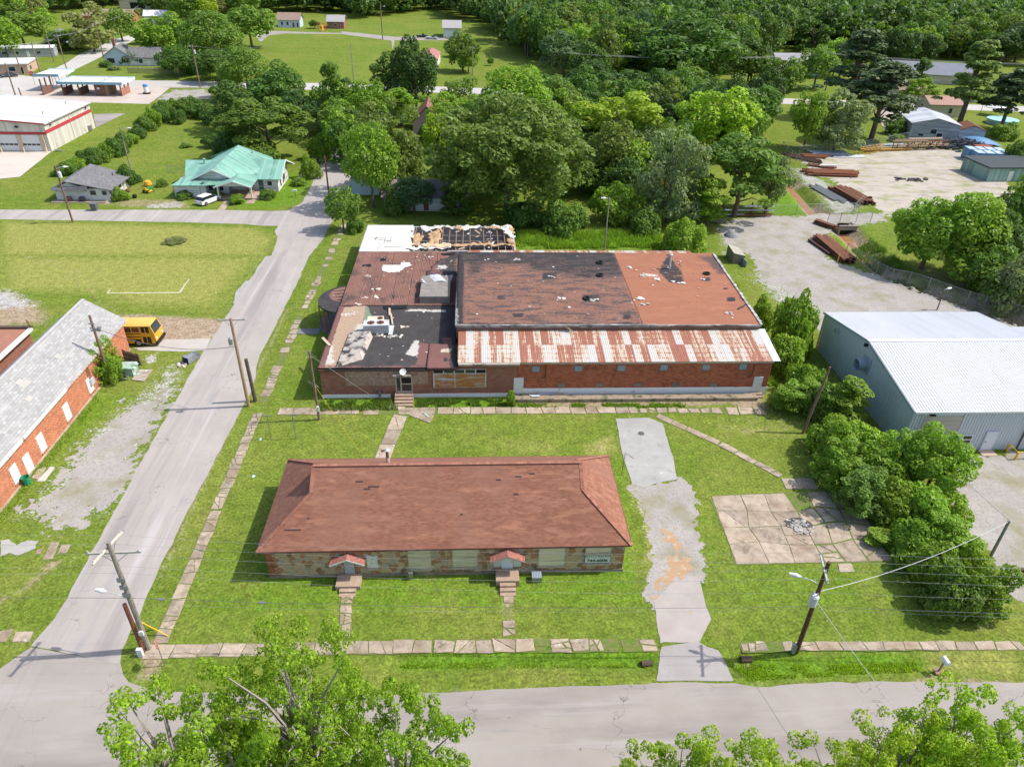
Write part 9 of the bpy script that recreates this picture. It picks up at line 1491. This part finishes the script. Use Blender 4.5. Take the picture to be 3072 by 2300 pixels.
FARL+=scatter([(-312.92,525.83),(-152.57,568.26),(-114.28,418.26),(-150.18,382.64),(-201.03,466.04),(-215.31,452.55),(-215.94,432.84),(-202.85,374.16),(-208.60,340.99)],11,(10,17),(5.8,8),'tree in the leafy quarter behind the mobile home','trees of the leafy quarter at the back left',('mid','bright','deep','lime','tan','mid'),8,430,AV)
for s in ([(92.56,265.75),(120.01,263.62),(185.40,348.77),(202.77,336.91),(177.34,298.02),(152.27,285.22),(98.95,234.32),(93.74,245.09)],): scatter(s,11,(10,16),(5.5,7.5),'dark tree among the houses right of the highway','trees among the houses on the right',('deep','mid','dark','bright'),9,1e9,AV)
scatter([(-39.41,200.69),(-33.33,209.52),(-24.27,166.69),(-23.02,148.86),(-33.54,166.33)],7.5,(7,11),(3.8,5.2),'tree on the wooded plot beside the street end','trees of the wooded plot by the street',('mid','deep','bright'),15,1e9,[(-20.6,141,5,10)]); scatter([(-10.06,175.50),(26.21,191.11),(43.24,169.27),(43.51,144.32),(33.32,132.46),(20.30,134.93),(-5.55,137.17)],7.5,(7,12),(4,5.6),'tree filling the thicket behind the oak','trees of the thicket behind the oak',('mid','deep','olive','bright','dark'),16,1e9,[(-9.3,131,12,14)])
scatter([(9.03,212.10),(65.82,232.03),(76.00,193.58),(64.32,166.04),(25.00,191.05)],8.5,(9,14),(4.6,6.4),'tree in the belt along the near side of the highway','trees of the belt along the highway',('mid','deep','dark','olive'),17); scatter([(72.22,101.01),(96.90,105.79),(82.40,83.12),(74.79,84.52),(72.65,91.83)],7,(4,7),(3.5,5),'thicket tree on the far bank of the creek','thicket on the far creek bank',('mid','deep','bright'),18)
VV=[]; rs=np.random.RandomState(4)
base={k:np.array([v.co[:] for v in PROTO[k][0].vertices]).reshape(-1,4,3)[::3] for k in ('oak7','round7','feather7','oak8','round8')}
for (x,y,h,R,k,c) in FARL:
    me,tm,ph,pR=PROTO[k]; b=base[k]; ctr=b.mean(1,keepdims=True); b=ctr+(b-ctr)*1.7; a=rs.uniform(0,6.28); ca_,sa_=math.cos(a),math.sin(a); v=b*np.array((R/pR,R/pR,h/ph)); VV.append(np.stack([v[...,0]*ca_-v[...,1]*sa_+x,v[...,0]*sa_+v[...,1]*ca_+y,v[...,2]],-1))
if VV: V=np.concatenate(VV).reshape(-1,3); fw=link('far_woods',np_mesh('far_woods',V,np.arange(len(V)).reshape(-1,4),LEAF),None,'stuff'); fw.color=(.105,.185,.04,1); tag(fw,'mass of far trees closing the top of the view','woods')
# trees rising from below the camera at the bottom edge
def front(p,kind,R,col,label,top):
    return tree((p[0],p[1],top,R),kind,col,label,None,'tree','tree')
front((-8.01,19.99,16.50),'airy1',3.9,'yellow','tallest yellow-green tree rising at the bottom left of the road',19.0)
front((-13.42,18.43,14.50),'airy2',4.4,'yellow','lower yellow-green tree at the bottom edge beside the junction',17.0); front((-3.68,18.49,13.50),'airy3',3.6,'yellow','yellow-green branch crown right of the tallest front tree',15.8)
front((-9.94,17.07,13.50),'airy3',4.2,'yellow','leafy front crown filling the bottom edge below the tallest tree',16.0)
front((20.27,17.68,12.00),'airy1',3.6,'lime','bushy lime tree at the bottom right corner',14.2); front((24.48,17.32,12.00),'airy2',3.6,'lime','lime tree cut by the bottom right corner',14.6); front((14.60,16.62,12.00),'airy2',3.6,'lime','lime crown just peeping over the bottom edge',13.2); front((12.15,17.15,12.50),'airy1',3.4,'lime','small lime treetop between the two lowest ones at the bottom right',13.4); front((23.19,18.48,12.00),'airy3',3.2,'lime','lime crown standing highest at the bottom right',14.6); front((17.13,16.46,12.50),'airy2',3.4,'lime','rounded lime crown in the middle of the bottom right fringe',13.6); front((9.19,16.71,12.00),'airy3',3.4,'lime','pale treetop at the bottom edge right of centre',12.9)
for lb,p,s in (('bare grey dead branches between the front trees',(-10.99,19.34,11.00),1),('second bare branch cluster low at the bottom left',(-14.72,18.61,11.00),2)):
    t=thing('dead_branch',lb,'branch',(p[0],p[1],p[2]),local=True); q=MB(); rs=random.Random(s)
    def grow(a,d,l,r,n):
        b=a+d*l; q.tube([a,(a+b)/2+Vector((rs.uniform(-.1,.1),rs.uniform(-.1,.1),0))*l,b],[r,r*.8,r*.55],5)
        if n:
            for k in range(3): grow(a+(b-a)*rs.uniform(.45,1),(d+Vector((rs.uniform(-.7,.7),rs.uniform(-.5,.5),rs.uniform(-.1,.5)))).normalized(),l*rs.uniform(.55,.8),r*.5,n-1)
    grow(Vector((0,0,-10)),Vector((0,0,1)),10,.11,0); grow(Vector((0,0,0)),Vector((-.15,.1,1)).normalized(),1.8,.055,3); q.build('bare_branches',BARKG,t)
# ivy on the brick hall, weeds, tall ditch grass
def cloud(name,label,cat,pts,n,size,col,kind=None,seed=1,flat=.9):
    V=leaf_cloud(np.random.RandomState(seed),pts,n,size,flat=flat,droop=.1); V[:,2]=np.maximum(V[:,2],.02); o=link(name,np_mesh(name,V,np.arange(len(V)).reshape(-1,4),LEAF),None,kind); o.color=(*PAL[col],1); return tag(o,label,cat)
cloud('ivy','ivy climbing the corner of the brick hall up to the eave','ivy',[(-41.3,rt.uniform(68.6,74.2),rt.uniform(.2,3.7),rt.uniform(.3,.6)) for _ in range(46)]+[(-41.6,rt.uniform(69,73),3.9,.5) for _ in range(6)],7000,.2,'bright','stuff')
def weeds(name,label,poly,n,h,col,seed,jit=.5):
    rs=np.random.RandomState(seed); xs=[p[0] for p in poly]; ys=[p[1] for p in poly]; X=rs.uniform(min(xs),max(xs),n*3); Y=rs.uniform(min(ys),max(ys),n*3); k=(sdf(X,Y,poly)<0)&(fbm(X*.9,Y*.9)>.42); X,Y=X[k][:n],Y[k][:n]; m=len(X)
    a=rs.uniform(0,6.28,m); l=h*rs.uniform(.4,1.25,m); w=.035+.03*rs.rand(m); b=np.stack([X,Y,np.interp(X,[0,1],[0,0])],-1); d=np.stack([np.cos(a),np.sin(a),0*a],-1)*w[:,None]; tip=np.stack([X+rs.normal(0,.35,m)*l,Y+rs.normal(0,.35,m)*l,l],-1)
    z=ZG[np.clip(((X-GX0)/cs).astype(int),0,GNX-1),np.clip(((Y-GY0)/cs).astype(int),0,GNY-1)]; b[:,2]+=z-.02; tip[:,2]+=z
    V=np.stack([b-d,b+d,tip+d*.25,tip-d*.25],1).reshape(-1,3); o=link(name,np_mesh(name,V,np.arange(len(V)).reshape(-1,4),LEAF),None,'stuff'); o.color=(*PAL[col],1); return tag(o,label,'grass')
weeds('tall_grass','tall lush grass in the ditch left of the driveway',[(-5.43,33.11),(2.52,33.19),(4.22,33.59),(10.89,32.93),(13.04,32.93),(12.76,31.65),(5.75,31.99),(-5.36,32.21)],5000,.085,'lime',1); weeds('tall_grass','tall lush grass in the ditch right of the driveway',[(18.41,31.47),(19.72,32.40),(22.99,32.29),(29.74,32.42),(32.82,31.66),(31.59,30.68),(24.27,30.41),(18.89,30.22)],5000,.09,'lime',2)
weeds('weeds','weeds along the foot of the brick office wall',[(-16.82,65.74),(-8.40,65.78),(-8.23,63.84),(-16.46,63.68)]+[],2600,.32,'mid',3); weeds('weeds','weeds between the entrance steps and the white door',[(-6.38,65.75),(4.54,65.59),(4.48,64.39),(-6.29,64.40)],3000,.28,'mid',4); weeds('weeds','weeds along the sunken concrete kerb of the lean-to',[(4.84,64.83),(23.27,64.57),(23.08,63.82),(4.80,64.09)],2500,.25,'bright',5); weeds('weeds','weeds at the base of the brick hall',[(-41.2,47),(-40.4,47),(-40.2,66),(-41.2,68)],900,.16,'bright',6); weeds('tall_grass','rank grass behind the derelict building',[(7.21,116.59),(31.91,117.63),(31.48,109.86),(7.08,109.33)],9000,.8,'bright',7); weeds('tall_grass','rank grass along the right wall of the derelict building',[(33.3,68),(35.5,68),(39,96),(36,99),(33.6,92)],6000,.5,'bright',8); weeds('tall_grass','rough grass along the creek banks',[(64,95),(68.5,95),(68.5,115),(64,112)],5000,.6,'mid',9)
